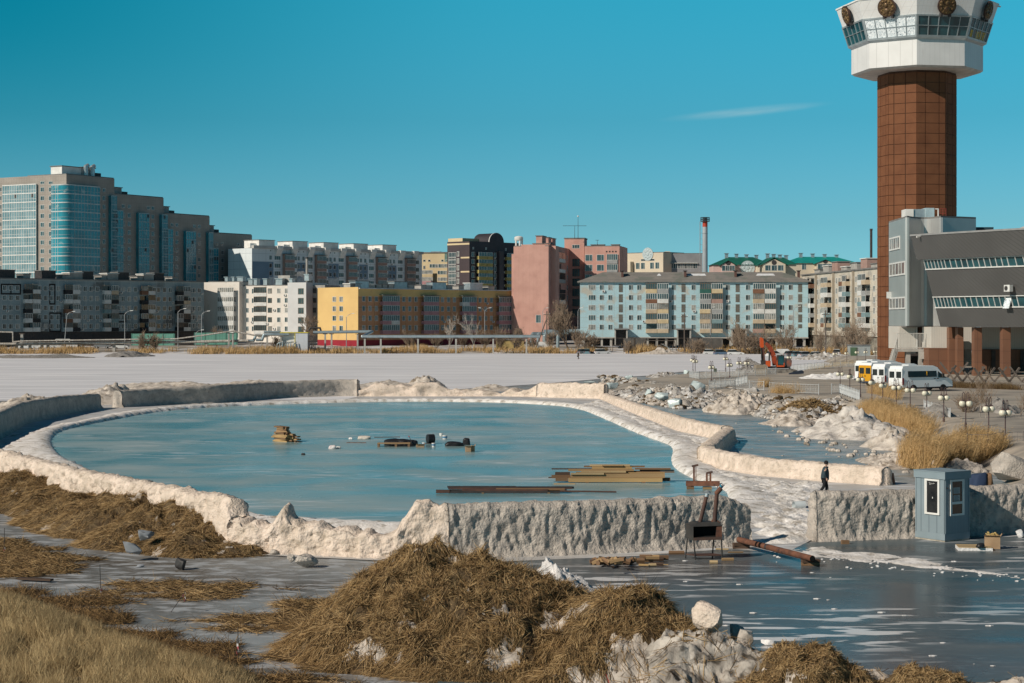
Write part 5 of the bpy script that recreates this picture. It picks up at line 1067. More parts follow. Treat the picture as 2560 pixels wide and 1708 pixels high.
for k in range(12): q = st0.lerp(st1, k / 12); mb.box(q.x - .3, q.x + .15, q.y, q.y + 2.6, q.z - .35, q.z)
mb.build('stairs', conc_m, hall)
mb = MB(); rail(W(2168, 277, 1.9), W(2226, 277, 1.9), .95, 8); o = mb.build('railing', rt, hall)
# timber trestles in front of the hall
tim = M('grey_timber', (.16, .13, .11), (.09, .075, .065), scale=.6, rough=.9)
for i, (px, hh) in enumerate(((2362, 1.6), (2385, 1.9), (2406, 1.4), (2431, 1.5), (2461, 1.4), (2486, 1.5), (2523, 1.4), (2555, 1.5))):
    c = G(px, 962 if i else 950, 1.1); c = Vector((c.x * 238 / c.y, 238, 1.15)); q = empty('timber_trestle', c, .2 * (-1) ** i, ('first' if i == 0 else 'second third fourth fifth sixth seventh eighth'.split()[i - 1]) + ' crossed grey timber trestle from the white minibus, before the sports hall', 'trestle', 'crossed timbers in front of the sports hall')
    for sgn in (-1, 1): MB().obox((sgn * .72, .12 * sgn, hh * .75), (sgn * 1.15, 0, 1.45), 2.5 * hh / 1.5, .22, .22).build('beam', tim, q)
    MB().obox((0, 0, -.1), (0, .02, 1), .9, .2, .2).build('post', tim, q)
# ================================================================ heating pipes along the shore
wrap = joints(M('wrapped_pipe', (.44, .40, .35), (.3, .27, .24), scale=1.3, rough=.9, c3=(.52, .5, .47), s3=.5, lo3=.5, hi3=.6), .5, 60, .05, (.22, .2, .17), amount=.7)
silv = joints(M('silver_pipe', (.42, .50, .53), (.34, .41, .44), scale=2, rough=.35, metal=.55), 1.3, 60, .04, (.25, .3, .32), amount=.6)
def pipe(name, pts, r, m, label, d=522, smooth=True):
    pp = [P(x, y, dd[0] if dd else d) for x, y, *dd in pts]; c = pp[0].copy(); mb = MB()
    for a, c_ in zip(pp, pp[1:]): mb.tube(a - c, c_ - c, r, r, 12)
    for q in pp[1:-1]: mb.ball(q - c, r * 1.01, 12, 8)
    o = mb.build(name, m, loc=c, smooth=smooth); return tag(o, label, 'pipe')
zs = lambda x, y: (.2213 * x, 790 + .2213 * y)
pipe('heating_pipe', [(-30, 860.5), (90, 860), (300, 857.5), (540, 853.5), (621, 852)], .38, wrap, 'thick wrapped heating pipe running low along the far left shore')
pipe('heating_pipe', [(-30, 829), (32, 831), (32.5, 855), (60, 853), (280, 849.5), (440, 847.5), (505, 839), (581, 828), (634, 838), (720, 838)], .2, wrap, 'thin wrapped heating pipe arching above the thick one at the left shore', d=521)
pipe('heating_pipe', [(621, 852), (634, 852), (640, 838), (652, 838)], .36, silv, 'short silver pipe elbow joining the wrapped pipe on the left shore', d=522.8)
pipe('heating_pipe', [(640, 850, 519.5), (655, 850, 519.5), (660, 837, 519.5), (680, 836, 519.5), (722, 836.5, 520)], .4, silv, 'silver pipe stepping up to the pump hut')
pipe('heating_pipe', [(660, 830), (702, 830)], .3, silv, 'upper straight silver pipe entering the pump hut', d=524)
pipe('heating_pipe', [(783, 831.2, 522), (925, 829, 522), (930, 829.5, 522), (906, 841.3, 516), (1060, 841.5, 516), (1350, 841, 516)], .42, silv, 'long silver heating pipe on posts in front of the yellow block')
pipe('heating_pipe', [(772, 826, 524), (776, 820, 524), (800, 820, 524), (803, 829, 524)], .25, dark_m, 'dark bent pipe at the right of the pump hut')
for i, px in enumerate((10, 41, 55, 75, 105, 120, 198, 285)):
    c = P(px, 868, 523); z0 = shore_z(c.x, 523) - .2; zt_ = H + (HZ - (858 if px not in (55,) else 832)) / F * 523 - .38; q = empty('pipe_post', (c.x, 523.0, z0), 0, f'squat post under the wrapped pipes at far left, {["leftmost of all", "left of the tall frame post", "tall, carrying the pipe bend", "just right of the tall bend post", "between two white cars", "right of two white cars", "near the leaning street light", "left of the green board fence"][i]}', 'post', 'posts carrying the heating pipes')
    MB().box(-.35, .35, -.35, .35, 0, zt_ - z0).build('post', conc_m, q); MB().box(-.7, .7, -.45, .45, zt_ - z0 + .002, zt_ - z0 + .16).build('crosshead', tim, q)
for i, (px, top, dd) in enumerate(((516, 858, 522), (572, 832, 521), (582, 832, 521), (624, 856, 522), (654, 856, 519.5), (668, 840, 519.5), (702, 840, 520), (813, 834, 522), (829, 834, 522), (894, 834, 522), (912, 845, 516), (952, 845, 516), (1045, 845, 516), (1140, 845, 516), (1233, 845, 516), (1316, 845, 516))):
    c = P(px, 878, dd); z0 = min(shore_z(c.x, dd), .8) - .3; zt_ = H + (HZ - top) / F * dd - .2
    ds = ['right of the green fence', 'left of a pair under the arched pipe', 'right of a pair under the arched pipe', 'at the first silver elbow', 'under the stepped silver pipes', 'left of the pump hut pipes', 'against the pump hut', 'left of two under the yellow gable', 'right of two under the yellow gable', 'at the pipe bend by the gable corner', 'just right of the pipe bend', 'before the first pink balconies', 'before the second pink balconies', 'in the brush before the shaded long side', 'by the yellow hut in the brush', 'rightmost under the long silver pipe'][i]
    q = empty('pipe_post', (c.x, dd, z0), 0, 'tall concrete pipe post ' + ds, 'post', 'posts carrying the heating pipes')
    MB().box(-.22, .22, -.22, .22, 0, zt_ - z0).build('post', conc_m, q); MB().box(-.6, .6, -.3, .3, zt_ - z0 + .002, zt_ - z0 + .14).build('crosshead', dark_m, q)
# pump hut
c = P(701, 864, 520); k5 = 520 / F; q = empty('pump_hut', (c.x, 520, .3), 0, 'white pump hut with yellow roof edge and pipes among the heating pipes', 'hut')
b1, b2, hh = (737.5 - 701) * k5, (769 - 701) * k5, (864 - 821) * k5 + .2
MB().box(b1, b2, 0, 5, .4, hh + .4).build('front_wall', joints(M('hut_blue_white', (.55, .58, .62), (.5, .53, .57), scale=3, rough=.6), 1.6, 60, .04, (.35, .38, .42), amount=.7), q)
MB().box(0, b1 - .01, .7, 5, .4, hh + .4).build('side_wall', white_m, q)
yl = M('yellow_trim', (.6, .5, .06), rough=.6); MB().box(-.15, b2 + .15, -.15, 5.1, hh + .402, hh + .62).build('roof_trim', yl, q); MB().box(b1 - .12, b1 + .1, -.04, .2, .4, hh + .4).build('corner_trim', yl, q)
mb = MB(); rnd = random.Random(4)
for k in range(7): x = -1 + k * .75; mb.path([(x, -.6 - .1 * k, .2), (x + .2, -.6 - .1 * k, 2.2 + .3 * (k % 3)), (x + .9, -.5, 2.8)], .14, 6)
mb.build('pipework', silv, q)
mb = MB()
for k in range(6): x = b2 + .3 + k * .35; mb.tube((x, -.3 - .2 * (k % 2), 0), (x + .1, -.3, 4.6), .12, None, 6)
mb.path([(b2 + .2, -.5, 3), (b2 + 2.6, -.5, 3)], .2); mb.build('valve_pipes', dark_m, q)
# vertical silver pipes between yellow and pink blocks
c = P(1325, 862, 560); q = empty('pipe_manifold', (c.x, 560, 0), 0, 'row of bent silver pipes beside the pink block', 'pipes')
for k in range(5): x = (.5 + k * 1.9); MB().path([(x, 0, 0), (x, 0, 4.4), (x + .4, .5, 5.1), (x + 3, 1.5, 5.1)], .5, 10).build('pipe', silv, q, smooth=True)
MB().tube((4, 1.5, 5.7), (16, 1.5, 5.9), .6, .6, 10).build('header', silv, q, smooth=True)
# green site fences and yellow hut
def slatfence(px0, px1, py0, py1, d, m, label):
    a, c_ = P(px0, py1, d), P(px1, py1, d); h = (py1 - py0) / F * d; q = empty('board_fence', (a.x, d, a.z), 0, label, 'fence'); MB().box(0, c_.x - a.x, 0, .1, 0, h).build('boards', m, q)
    for k in range(int((c_.x - a.x) / 3) + 1): MB().box(k * 3 - .08, k * 3 + .08, -.1, -.01, 0, h + .1).build('post', M('fence_post_green', (.10, .25, .2), rough=.7), q)
gf = joints(M('green_fence', (.14, .34, .27), (.11, .28, .22), scale=3, rough=.7), .8, .45, .05, (.06, .16, .13), amount=.6)
slatfence(329, 437, 834.5, 864, 548, gf, 'pale green board fence before the grey panel block, left of two'); slatfence(486, 594, 832, 862, 548, gf, 'green board fence below the white house, right of two')
yh = M('ochre_wall', (.45, .34, .14), (.38, .28, .12), scale=2, rough=.85); c = P(1240, 872, 545); q = empty('yellow_shed', (c.x, 545, .3), 0, 'low yellow shed half hidden by brush right of the yellow block', 'shed'); MB().box(0, 8, 0, 4, 0, 3.1).build('wall', yh, q); MB().box(-.3, 8.3, -.3, 4.3, 3.102, 3.4).build('roof', roof_g, q); MB().box(5, 6.6, -.05, -.004, .1, 2.4).build('door', dark_m, q)
# ================================================================ snow, rubble and ice blocks
SH = 'snow heaps on the lake shore'
heap('snow_heap', 30, 1035, 190, 983, snow_heap_m, 'snow heap behind the curved shaded wall at the far left edge', 'snow heap', depth=14, seed=1, ls=.2)
heap('snow_heap', 245, 1012, 210, 955, snow_heap_m, 'dirty snow heap filling the gap between the two shaded ice walls', 'snow heap', depth=13, seed=2, ls=.18)
heap('snow_heap', 400, 978, 330, 952, snow_heap_m, 'long low snow heap behind the long shaded ice wall', 'snow heap', depth=16, seed=31, ls=.12)
heap('snow_heap', 640, 968, 260, 948, snow_heap_m, 'low snow heap showing over the right half of the shaded ice wall', 'snow heap', depth=14, seed=32, ls=.12)
heap('snow_heap', 960, 975, 230, 949, snow_heap_m, 'grey snow heap behind the broken low ice wall', 'snow heap', depth=14, seed=4, ls=.16)
heap('snow_heap', 1058, 972, 110, 938, snow_heap_m, 'taller snow heap standing up behind the broken low ice wall', 'snow heap', depth=9, seed=5, ls=.2, lump=.3)
heap('snow_heap', 1235, 978, 170, 960, snow_heap_m, 'small snow heap left of the straight cream ice wall', 'snow heap', depth=8, seed=6, ls=.2)
heap('gravel_heap', 308, 893, 120, 876, gravel_m, 'grey gravel heap on the far edge of the frozen lake', 'gravel heap', depth=20, seed=7)
heap('gravel_heap', 70, 896, 260, 885, gravel_m, 'long low grey bank on the far lake edge at the left', 'gravel heap', depth=18, seed=8)
heap('snow_heap', 1660, 886, 150, 868, snow_heap_m, 'rough snow heap on the far shore below the playground slide', 'snow heap', depth=12, seed=9, ls=.15, lump=.4)
heap('snow_heap', 1880, 912, 50, 896, gravel_m, 'pale sand heap on the lake beside the excavator', 'sand heap', depth=8, seed=10, z0=.3)
for i, (px, py, w_, t_, dp, lb) in enumerate(((1665, 946, 110, 929, 10, 'dark rubble heap with straw beside the lake, left of the railed terrace'), (1600, 962, 170, 948, 8, 'low rubble bank with ice blocks at the corner of the cream ice wall'), (1600, 1000, 190, 965, 13, 'snowy rubble slope beside the diagonal ice wall'), (1740, 1012, 240, 962, 14, 'dirty snow and rubble slope below the railed terrace'), (1820, 1000, 160, 968, 10, 'grey snow rubble right of the big ice block'))):
    heap('rubble_heap', px, py, w_, t_, rubble_m, lb, 'rubble heap', depth=dp, seed=40 + i, ls=.10, lump=.45, power=1.8, res=70)
heap('snow_heap', 1868, 1036, 160, 976, snow_heap_m, 'large lumpy snow heap between the rubble slope and straw heap', 'snow heap', depth=12, seed=51, ls=.22, lump=.42, ridged=True, power=1.8, res=70)
heap('straw_mound', 2040, 1050, 190, 996, hay_base, 'straw covered mound between two snow heaps right of the pond', 'straw heap', depth=10, seed=52, ls=.15)
heap('snow_heap', 1990, 1066, 180, 1030, snow_heap_m, 'low lumpy snow heap at the foot of the straw mound', 'snow heap', depth=6, seed=53, ls=.2, lump=.5, ridged=True)
heap('snow_ridge', 2170, 1100, 330, 1012, M('ridge_snow', (.70, .65, .60), (.50, .46, .42), scale=.8, rough=.8, bump=.09, bscale=.25, c3=(.30, .26, .22), s3=.6, lo3=.55, hi3=.7), 'big pale snow ridge left of the golden reeds', 'snow heap', depth=15, seed=54, ls=.25, lump=.3, skew=0, power=1.1, res=80)
heap('snow_ridge', 2262, 1130, 170, 1066, snow_heap_m, 'lower end of the snow ridge running into the reeds', 'snow heap', depth=10, seed=55, ls=.2, lump=.3, res=70)
heap('snow_bank', 2265, 1172, 190, 1128, snow_heap_m, 'flat dirty snow bank on the pond edge before the reeds', 'snow heap', depth=9, seed=56, ls=.12, lump=.5, ridged=True, res=70)
heap('snow_heap', 2415, 1182, 120, 1146, snow_gray_shade, 'grey snow lump behind the booth, under the reeds', 'snow heap', depth=3.5, seed=57, ls=.3, power=1.8)
heap('gravel_heap', 2365, 1050, 110, 1004, gravel_m, 'dark gravel heap on the lot edge among the lamps', 'gravel heap', depth=6, seed=58, z0=1.1, ls=.15)
heap('gravel_heap', 2520, 1040, 130, 992, gravel_m, 'grey gravel heap at the right edge behind bare saplings', 'gravel heap', depth=8, seed=59, z0=1.1, ls=.15)
heap('sand_heap', 2165, 1018, 80, 996, sand_m, 'small smooth sand heap beside the white railing and lamps', 'sand heap', depth=5, seed=60, z0=.9, lump=.05, power=.9)
heap('snow_heap', 2100, 950, 190, 930, snow_white, 'low snow heap behind the parked minibuses on the left', 'snow heap', depth=10, seed=61, z0=1.2, ls=.15, lump=.5)
heap('rubble_heap', 2080, 900, 160, 878, rubble_m, 'stony rubble bank on the lake shore left of the brown tower', 'rubble heap', depth=10, seed=62, ls=.1, lump=.5)
heap('snow_apron', 2560, 1130, 260, 1085, snow_gray_shade, 'flat dirty snow field at the right edge behind the last lamp', 'snow heap', depth=16, seed=63, z0=.6, lump=.1)
IB = 'loose ice blocks by the terrace'
for i, (px, py, w_, h_, z0, lb) in enumerate(((1745, 990, 58, 40, .5, 'largest blue white ice block lying tilted on the rubble slope'), (1684, 1020, 42, 30, .1, 'pale blue ice block at the pond edge'), (1711, 1020, 42, 22, .1, 'grey brown ice block beside the pale blue one at the pond edge'), (1573, 950, 26, 12, 1.0, 'flat pale ice block on the rubble by the lake'), (1534, 954, 14, 10, .9, 'small rounded white ice block behind the cream wall'), (1472, 961, 34, 10, .1, 'low wide ice block behind the straight cream wall'), (1716, 940, 18, 20, .8, 'glassy ice block left of the terrace railing'), (1655, 1004, 36, 24, .4, 'white ice lump on the rubble slope above the pond'), (1625, 990, 26, 18, .6, 'white ice lump near the diagonal wall'), (1530, 976, 34, 20, .6, 'pale ice block at the corner of the two cream walls'), (2093, 1075, 18, 16, .3, 'dark sided ice lump by the pond beneath the straw mound'), (2335, 1170, 14, 22, .3, 'upright grey ice stump below the reeds'))):
    boulder('ice_block', px, py, w_, h_, ice_blue if i not in (2, 10, 11) else snow_gray_shade, lb, z0=z0, seed=70 + i)
boulder('ice_slab', 2540, 1212, 112, 84, snow_gray_shade, 'huge pale ice slab at the right edge behind the rough wall', z0=0, seed=90, rough=.10)
boulder('snow_lump', 2552, 1345, 22, 22, snow_white, 'white snow lump at the foot of the wall at the right edge', 'snow lump', seed=91)
boulder('snow_chunk', 762, 1420, 62, 34, snow_gray_shade, 'angular dirty snow chunk lying before the broken ice wall', 'snow lump', seed=92, rough=.35)
boulder('snow_chunk', 730, 1408, 28, 24, snow_gray_shade, 'smaller dirty snow chunk behind the angular one', 'snow lump', seed=93, rough=.35)
boulder('snow_chunk', 683, 1388, 26, 14, snow_gray_shade, 'small grey snow chunk at the foot of the broken ice wall', 'snow lump', seed=94)
rnd = random.Random(12)
lm = MB()
for _ in range(260):
    px, py = rnd.uniform(1930, 2300), rnd.uniform(1058, 1190)
    if py < 1058 + (px - 1930) * .28 or py > 1085 + (px - 1930) * .30: continue
    c = G(px, py, .05); r_ = rnd.uniform(.06, .28); lm.ball(c, r_, 6, 4, (1, .9, .7))
for _ in range(60):
    px, py = rnd.uniform(1760, 2200), rnd.uniform(1050, 1180); lm.ball(G(px, py, .02), rnd.uniform(.03, .08), 5, 3, (1.6, 1, .5))
o = lm.build('snow_crumbs', snow_heap_m); tag(o, 'scattered snow crumbs along the pond edge', 'snow crumbs', kind='stuff')
lm = MB(); rnd = random.Random(31)
BANK = [(1512, 980), (1600, 998), (1700, 1016), (1800, 1010), (1900, 1034), (2000, 1052), (2120, 1040)]
for i in range(2300):
    t = rnd.random() * 5.99; k_i = int(t); a_, b2_ = BANK[k_i], BANK[k_i + 1]; t -= k_i; px = a_[0] + (b2_[0] - a_[0]) * t + rnd.gauss(0, 10); u_ = rnd.random() ** 1.4; py = a_[1] + (b2_[1] - a_[1]) * t + 6 - 52 * u_; zz = .05 + 1.2 * u_
    c = G(px, max(py, 940), zz); r_ = rnd.uniform(.12, .42) * (1.7 if rnd.random() < .08 else 1); lm.mat(rnd.choice((0, 0, 1, 1, 1, 2, 3))); b0 = len(lm.v); lm.ball(c, r_, 6, 4, (rnd.uniform(.8, 1.6), 1, rnd.uniform(.4, .9))); lm.v[b0:] = [(q[0] + rnd.uniform(-.2, .2) * r_, q[1], q[2] + rnd.uniform(-.2, .2) * r_) for q in lm.v[b0:]]
tag(lm.build('rubble_chunks', [snow_heap_m, rubble_m, hay_base, snow_gray_shade]), 'broken snow, earth and ice rubble strewn along the pond bank', 'rubble', kind='stuff')
lm = MB()
for _ in range(26):
    px, py = rnd.uniform(1700, 2560), rnd.uniform(1385, 1700); c = G(px, py, .01); r_ = rnd.uniform(.015, .07) * (2 if rnd.random() < .06 else 1); lm.ball(c, r_, 5, 3, (2.2, 1, .35))
for _ in range(60):
    t = rnd.random(); px, py = 1900 + 640 * t + rnd.gauss(0, 10), 1385 + 62 * t + rnd.gauss(0, 8); lm.ball(G(px, py, .01), rnd.uniform(.02, .06), 5, 3, (1.6, 1, .5))
tag(lm.build('ice_crumbs', snow_white), 'white ice crumbs and flakes scattered over the dark yard ice', 'ice crumbs', kind='stuff')
# ================================================================ lamps and railings of the promenade
lamp_m = M('lamp_brown', (.10, .06, .06), (.07, .045, .045), scale=.5, rough=.5); glo_m = M('lamp_globe', (.78, .74, .60), (.72, .68, .54), scale=.4, rough=.25, spec=.5)
LG = 'double globe lamps along the promenade'
def make_lamp(hg):
    e = empty('promenade_lamp'); po = MB(); po.tube((0, 0, -.6), (0, 0, hg + .15), .05, .035, 8); po.lathe([(.09, -.6), (.09, .3), (.05, .4)], n=8); po.build('pole', lamp_m, e)
    for sx in (-1, 1):
        g = MB(); g.ball((sx * .22, sx * .12, hg), .235, 14, 9); gl = g.build('globe', glo_m, e, smooth=True)
        MB().lathe([(.155, hg + .11), (.15, hg + .2), (.07, hg + .26), (.04, hg + .34)], (sx * .2, sx * .12, 0), 12).build('cap', lamp_m, gl)
        hk = MB(); pts = [Vector((sx * .2 + sx * .0, sx * .12, hg + .33)), Vector((sx * .2, sx * .12, hg + .72)), Vector((sx * .14, sx * .09, hg + .83)), Vector((sx * .06, sx * .04, hg + .72)), Vector((sx * .03, 0, hg + .1))]
        hk.path(pts, .022, 5); hk.build('hook', lamp_m, e)
    return e
zL = lambda x, y: (2060 + .2128 * x, 860 + .2128 * y); zT_ = lambda x, y: (1700 + .1617 * x, 820 + .1617 * y)
LP = [(*zL(190, 355), 'first of the lamp row, nearest the parked minibuses'), (*zL(303, 385), 'second of the lamp row, before the orange doored bus'), (*zL(427, 420), 'third of the lamp row, at the railing end'), (*zL(563, 455), 'fourth of the lamp row, before the middle minibus'), (*zL(690, 490), 'fifth of the lamp row, behind the first reed tips'), (*zL(850, 515), 'sixth of the lamp row, before the front minibus tail'), (*zL(1013, 545), 'seventh of the lamp row, before the front minibus rear wheel'), (*zL(1208, 580), 'eighth of the lamp row, left of the dark gravel heap'), (*zL(1407, 635), 'ninth of the lamp row, over the dark gravel heap'), (*zL(1665, 700), 'tenth of the lamp row, by the bare saplings'), (*zL(1935, 765), 'eleventh of the lamp row, right of the birch sapling'), (*zL(2130, 810), 'last and nearest of the lamp row, with a long dark pole'),
      (*zT_(200, 500), 'lamp at the far left of the railed terrace, behind a twin'), (*zT_(235, 519), 'lamp at the far left corner of the railed terrace'), (*zT_(487, 612), 'lamp at the near corner of the railed terrace'), (*zT_(768, 578), 'lamp standing in the middle of the railed terrace'), (*zT_(915, 545), 'lamp in front of the stone pile by the excavator'), (*zT_(1037, 548), 'lamp right of the stone pile by the excavator'), (*zT_(1690, 460), 'lamp right of the excavator, by the dark sheet'), (*zT_(706, 480), 'lamp with wide arms at the back of the railed terrace'),
      (*zL(130, 120), 'far shore lamp, leftmost of five near the brown tower'), (*zL(268, 112), 'far shore lamp, second of five near the brown tower'), (*zL(388, 100), 'far shore lamp, middle of five near the brown tower'), (*zL(490, 98), 'far shore lamp, fourth of five near the brown tower'), (*zL(602, 92), 'far shore lamp closest to the brown tower')]
proto = make_lamp(1.75)
for i, (px, gy, lb) in enumerate(LP):
    Y = F * (H - 3.0) / (gy - HZ); loc = ((px - 1280) / F * Y, Y, 1.25); lb = 'double globe ' + lb if not lb.startswith('far') else lb
    rz = rnd.uniform(-.9, .6) if i < 11 else 0
    if i == 0: proto.location = loc; proto.rotation_euler = (0, 0, rz); tag(proto, lb, 'street lamp', LG)
    else: tag(dup(proto, loc, rz), lb, 'street lamp', LG)
wf = M('railing_white', (.55, .57, .58), (.42, .44, .45), scale=.8, rough=.6)
def railing(pts, label, z=1.3, h=1.0, sp=.16, m=None, orn=True):
    W_ = [G(a, b_, z) for a, b_ in pts]; e = empty('railing', W_[0], 0, label, 'railing'); po = MB(); ba = MB(); c0 = W_[0]
    for a, b_ in zip(W_, W_[1:]):
        a, b_ = a - c0, b_ - c0; L_ = (b_ - a).length; n_ = max(1, int(L_ / 2.2)); 
        for j in range(n_ + 1): q = a.lerp(b_, j / n_); po.tube(q + Vector((0, 0, -.3)), q + Vector((0, 0, h + .1)), .035, None, 5)
        for zz in (.12, h): ba.tube(a + Vector((0, 0, zz)), b_ + Vector((0, 0, zz)), .022, None, 4)
        k = int(L_ / sp)
        for j in range(k):
            q = a.lerp(b_, (j + .5) / k)
            ba.tube(q + Vector((0, 0, .12)), q + Vector((0, 0, h if j % 2 else h * .82)), .011, None, 3)
            if orn and j % 2: ba.tube(q + Vector((-.06, 0, h * .4)), q + Vector((.06, 0, h * .62)), .011, None, 3); ba.tube(q + Vector((.06, 0, h * .4)), q + Vector((-.06, 0, h * .62)), .011, None, 3)
    po.v += []; ba.mat(0); b0 = len(ba.v); ba.v += po.v; ba.f += [[i + b0 for i in f_] for f_ in po.f]; ba.m += po.m; ba.build('bars', m or wf, e); return e
railing([(1724, 945), (1748, 949), (1862, 941), (1940, 938)], 'ornate railing round the lake side of the terrace')
railing([(1773, 974), (1838, 966), (1868, 959)], 'ornate railing across the middle of the terrace')
railing([(1773, 976), (1838, 974), (1910, 977)], 'railing along the near edge of the terrace')
railing([(1924, 980), (1990, 984), (2047, 986)], 'pale railing beside the dry weeds below the parking lot')
railing([(2079, 985), (2098, 984), (2149, 1003)], 'slanting white railing ending at the third lamp')
railing([(1975, 930), (2060, 921), (2142, 918)], 'far railing between the excavator and the minibuses')
railing([(2310, 1030), (2340, 1041), (2376, 1054)], 'white railing half hidden between the two reed beds', z=1.0)
railing([(2418, 1138), (2470, 1139), (2508, 1130), (2560, 1132)], 'ornate dark railing in the reeds left of the last lamp', z=.5, h=1.3, m=M('railing_dark', (.12, .11, .11), rough=.6))
bin_ = G(1788, 939, 1.3); e = empty('sign_board', bin_, 0, 'small square green board fixed on the terrace railing', 'sign'); MB().box(-.22, .22, -.1, -.07, .45, 1.0).build('board', M('board_green', (.09, .11, .08), rough=.7), e); MB().tube((0, -.05, -.2), (0, -.05, 1), .03).build('post', lamp_m, e)
# ================================================================ stone pile, crate of boards and excavator
e = heap('stone_pile', 1872, 938, 58, 911, gravel_m, 'pile of grey stones left of the crate by the excavator', 'stone pile', depth=4, z0=.9, seed=66, ls=.12, lump=.6, ridged=True, power=2.2)
ply = M('plywood', (.34, .28, .21), (.27, .22, .165), scale=1, rough=.85); joints(ply, 30, .14, .015, (.08, .07, .06), amount=.8)
c = G(1905, 937, 1.2); e = empty('board_stack', c, .05, 'square stack of grey brown boards in front of the excavator', 'board stack'); k = c.y / F; MB().box(-14 * k, 13.5 * k, 0, 2, 0, 24 * k).build('boards', ply, e); MB().box(-14 * k, -11 * k, .1, 1.9, -.15, 0).box(11 * k, 13 * k, .1, 1.9, -.15, 0).build('bearer', tim, e)
org = M('excavator_orange', (.62, .10, .02), (.5, .08, .02), scale=1, rough=.45, c3=(.3, .07, .03), s3=.6, lo3=.6, hi3=.7); blk = M('machine_black', (.025, .025, .027), (.05, .048, .045), scale=.7, rough=.55)
dX = 283.0; k = dX / F; X0 = (1952 - 1280) * k; ZX = lambda y: H + (HZ - y) * k; g0 = .75
e = empty('excavator', (X0, dX, g0), 0, 'orange tracked excavator with raised arm on the lake edge', 'excavator')
q = lambda x, y, o=0: Vector(((x - 1952) * k, o, ZX(y) - g0))
def track(y0, nm='track'):
    pl_ = []; zc_, rr = .55, .5
    for t in np.linspace(-90, 90, 7): pl_.append((1.9 + rr * math.cos(R(t)), zc_ + rr * math.sin(R(t))))
    for t in np.linspace(90, 270, 7): pl_.append((-2.0 + rr * math.cos(R(t)), zc_ + rr * math.sin(R(t))))
    o = MB().prism(pl_, 'y', y0, y0 + .6).build(nm, M('track_mud', (.26, .24, .21), (.12, .11, .10), scale=.4, rough=.95), e)
    MB().tube((1.9, y0 - .03, zc_), (1.9, y0 - .005, zc_), .34, None, 14).tube((-2, y0 - .03, zc_), (-2, y0 - .005, zc_), .34, None, 14).build('sprocket', blk, o); return o
track(-1.3); track(.8)
a, b_ = q(1922, 921), q(1972, 897); MB().box(a.x, b_.x, -1.0, 1.2, q(0, 921).z, q(0, 916).z).build('turntable', blk, e)
b1 = q(1964, 916); b2 = q(1976, 897); MB().prism([(b1.x, b1.z), (b2.x, b1.z), (b2.x + .1, b2.z - .3), (b2.x - .1, b2.z), (b1.x, b2.z + .1)], 'y', -1.0, 1.3).build('engine_cover', M('machine_grey_orange', (.28, .10, .06), (.12, .1, .1), scale=.6, rough=.5), e)
MB().box(q(1913, 0).x, q(1924, 0).x, -1.2, -.2, q(0, 916).z, q(0, 902).z).build('side_tank', org, e)
ca, cb = q(1939, 917), q(1958, 888); cabo = MB(); 
cabo.prism([(ca.x, ca.z), (cb.x, ca.z), (cb.x, cb.z), (ca.x + .15, cb.z), (ca.x, ca.z + .9)], 'y', -1.25, -.15); co = cabo.build('cab', blk, e)
MB().prism([(ca.x + .2, ca.z + .45), (cb.x - .12, ca.z + .35), (cb.x - .12, cb.z - .15), (ca.x + .28, cb.z - .15)], 'y', -1.28, -1.255).build('cab_window', tg, co)
MB().box(ca.x - .04, ca.x + .12, -1.3, -1.256, ca.z, ca.z + 1.0).box(ca.x + .12, cb.x, -1.3, -1.256, ca.z, ca.z + .22).box(cb.x - .12, cb.x + .03, -1.3, -1.256, ca.z + .22, ca.z + .6).build('cab_frame', org, co)
bo = MB(); PTS = [(1936, 914, .25), (1934, 890, .34), (1924, 868, .30), (1914, 858, .22)]
for (x0, y0, w0), (x1, y1, w1) in zip(PTS, PTS[1:]):
    p0, p1 = q(x0, y0), q(x1, y1); d = (p1 - p0).normalized(); n = Vector((-d.z, 0, d.x))
    bo.hexa([p0 - n * w0 + Vector((0, -.3, 0)), p0 + n * w0 + Vector((0, -.3, 0)), p0 + n * w0 + Vector((0, .3, 0)), p0 - n * w0 + Vector((0, .3, 0)), p1 - n * w1 + Vector((0, -.3, 0)), p1 + n * w1 + Vector((0, -.3, 0)), p1 + n * w1 + Vector((0, .3, 0)), p1 - n * w1 + Vector((0, .3, 0))])
bo.build('boom', M('excavator_dark_orange', (.36, .06, .02), (.24, .05, .025), scale=.8, rough=.5), e)
st = MB(); p0, p1, p2 = q(1904, 845), q(1906, 868), q(1909, 902)
st.prism([(q(1899.5, 0).x, q(0, 846).z), (q(1902, 0).x, q(0, 843.5).z), (q(1908, 0).x, q(0, 847).z), (q(1909, 0).x, q(0, 868).z), (q(1903, 0).x, q(0, 870).z), (q(1900, 0).x, q(0, 866).z)], 'y', -.28, .28); st.build('stick', org, e)
MB().prism([(q(1903, 0).x, q(0, 868).z), (q(1910, 0).x, q(0, 868).z), (q(1912.5, 0).x, q(0, 902).z), (q(1904, 0).x, q(0, 902).z)], 'y', -.24, .24).build('stick_lower', M('excavator_rust', (.2, .06, .035), (.05, .04, .04), scale=.5, rough=.6), e)
MB().prism([(q(1902, 0).x, q(0, 901).z), (q(1913, 0).x, q(0, 901).z), (q(1914, 0).x, q(0, 911).z), (q(1904, 0).x, q(0, 912).z)], 'y', -.6, .6).build('bucket', blk, e)
MB().tube(q(1909, 849, -.1), q(1922, 857, -.1), .13).tube(q(1922, 905, -.35), q(1923, 880, -.35), .12).tube(q(1902, 870, -.28), q(1904, 900, -.28), .1).build('hydraulic_cylinder', blk, e)
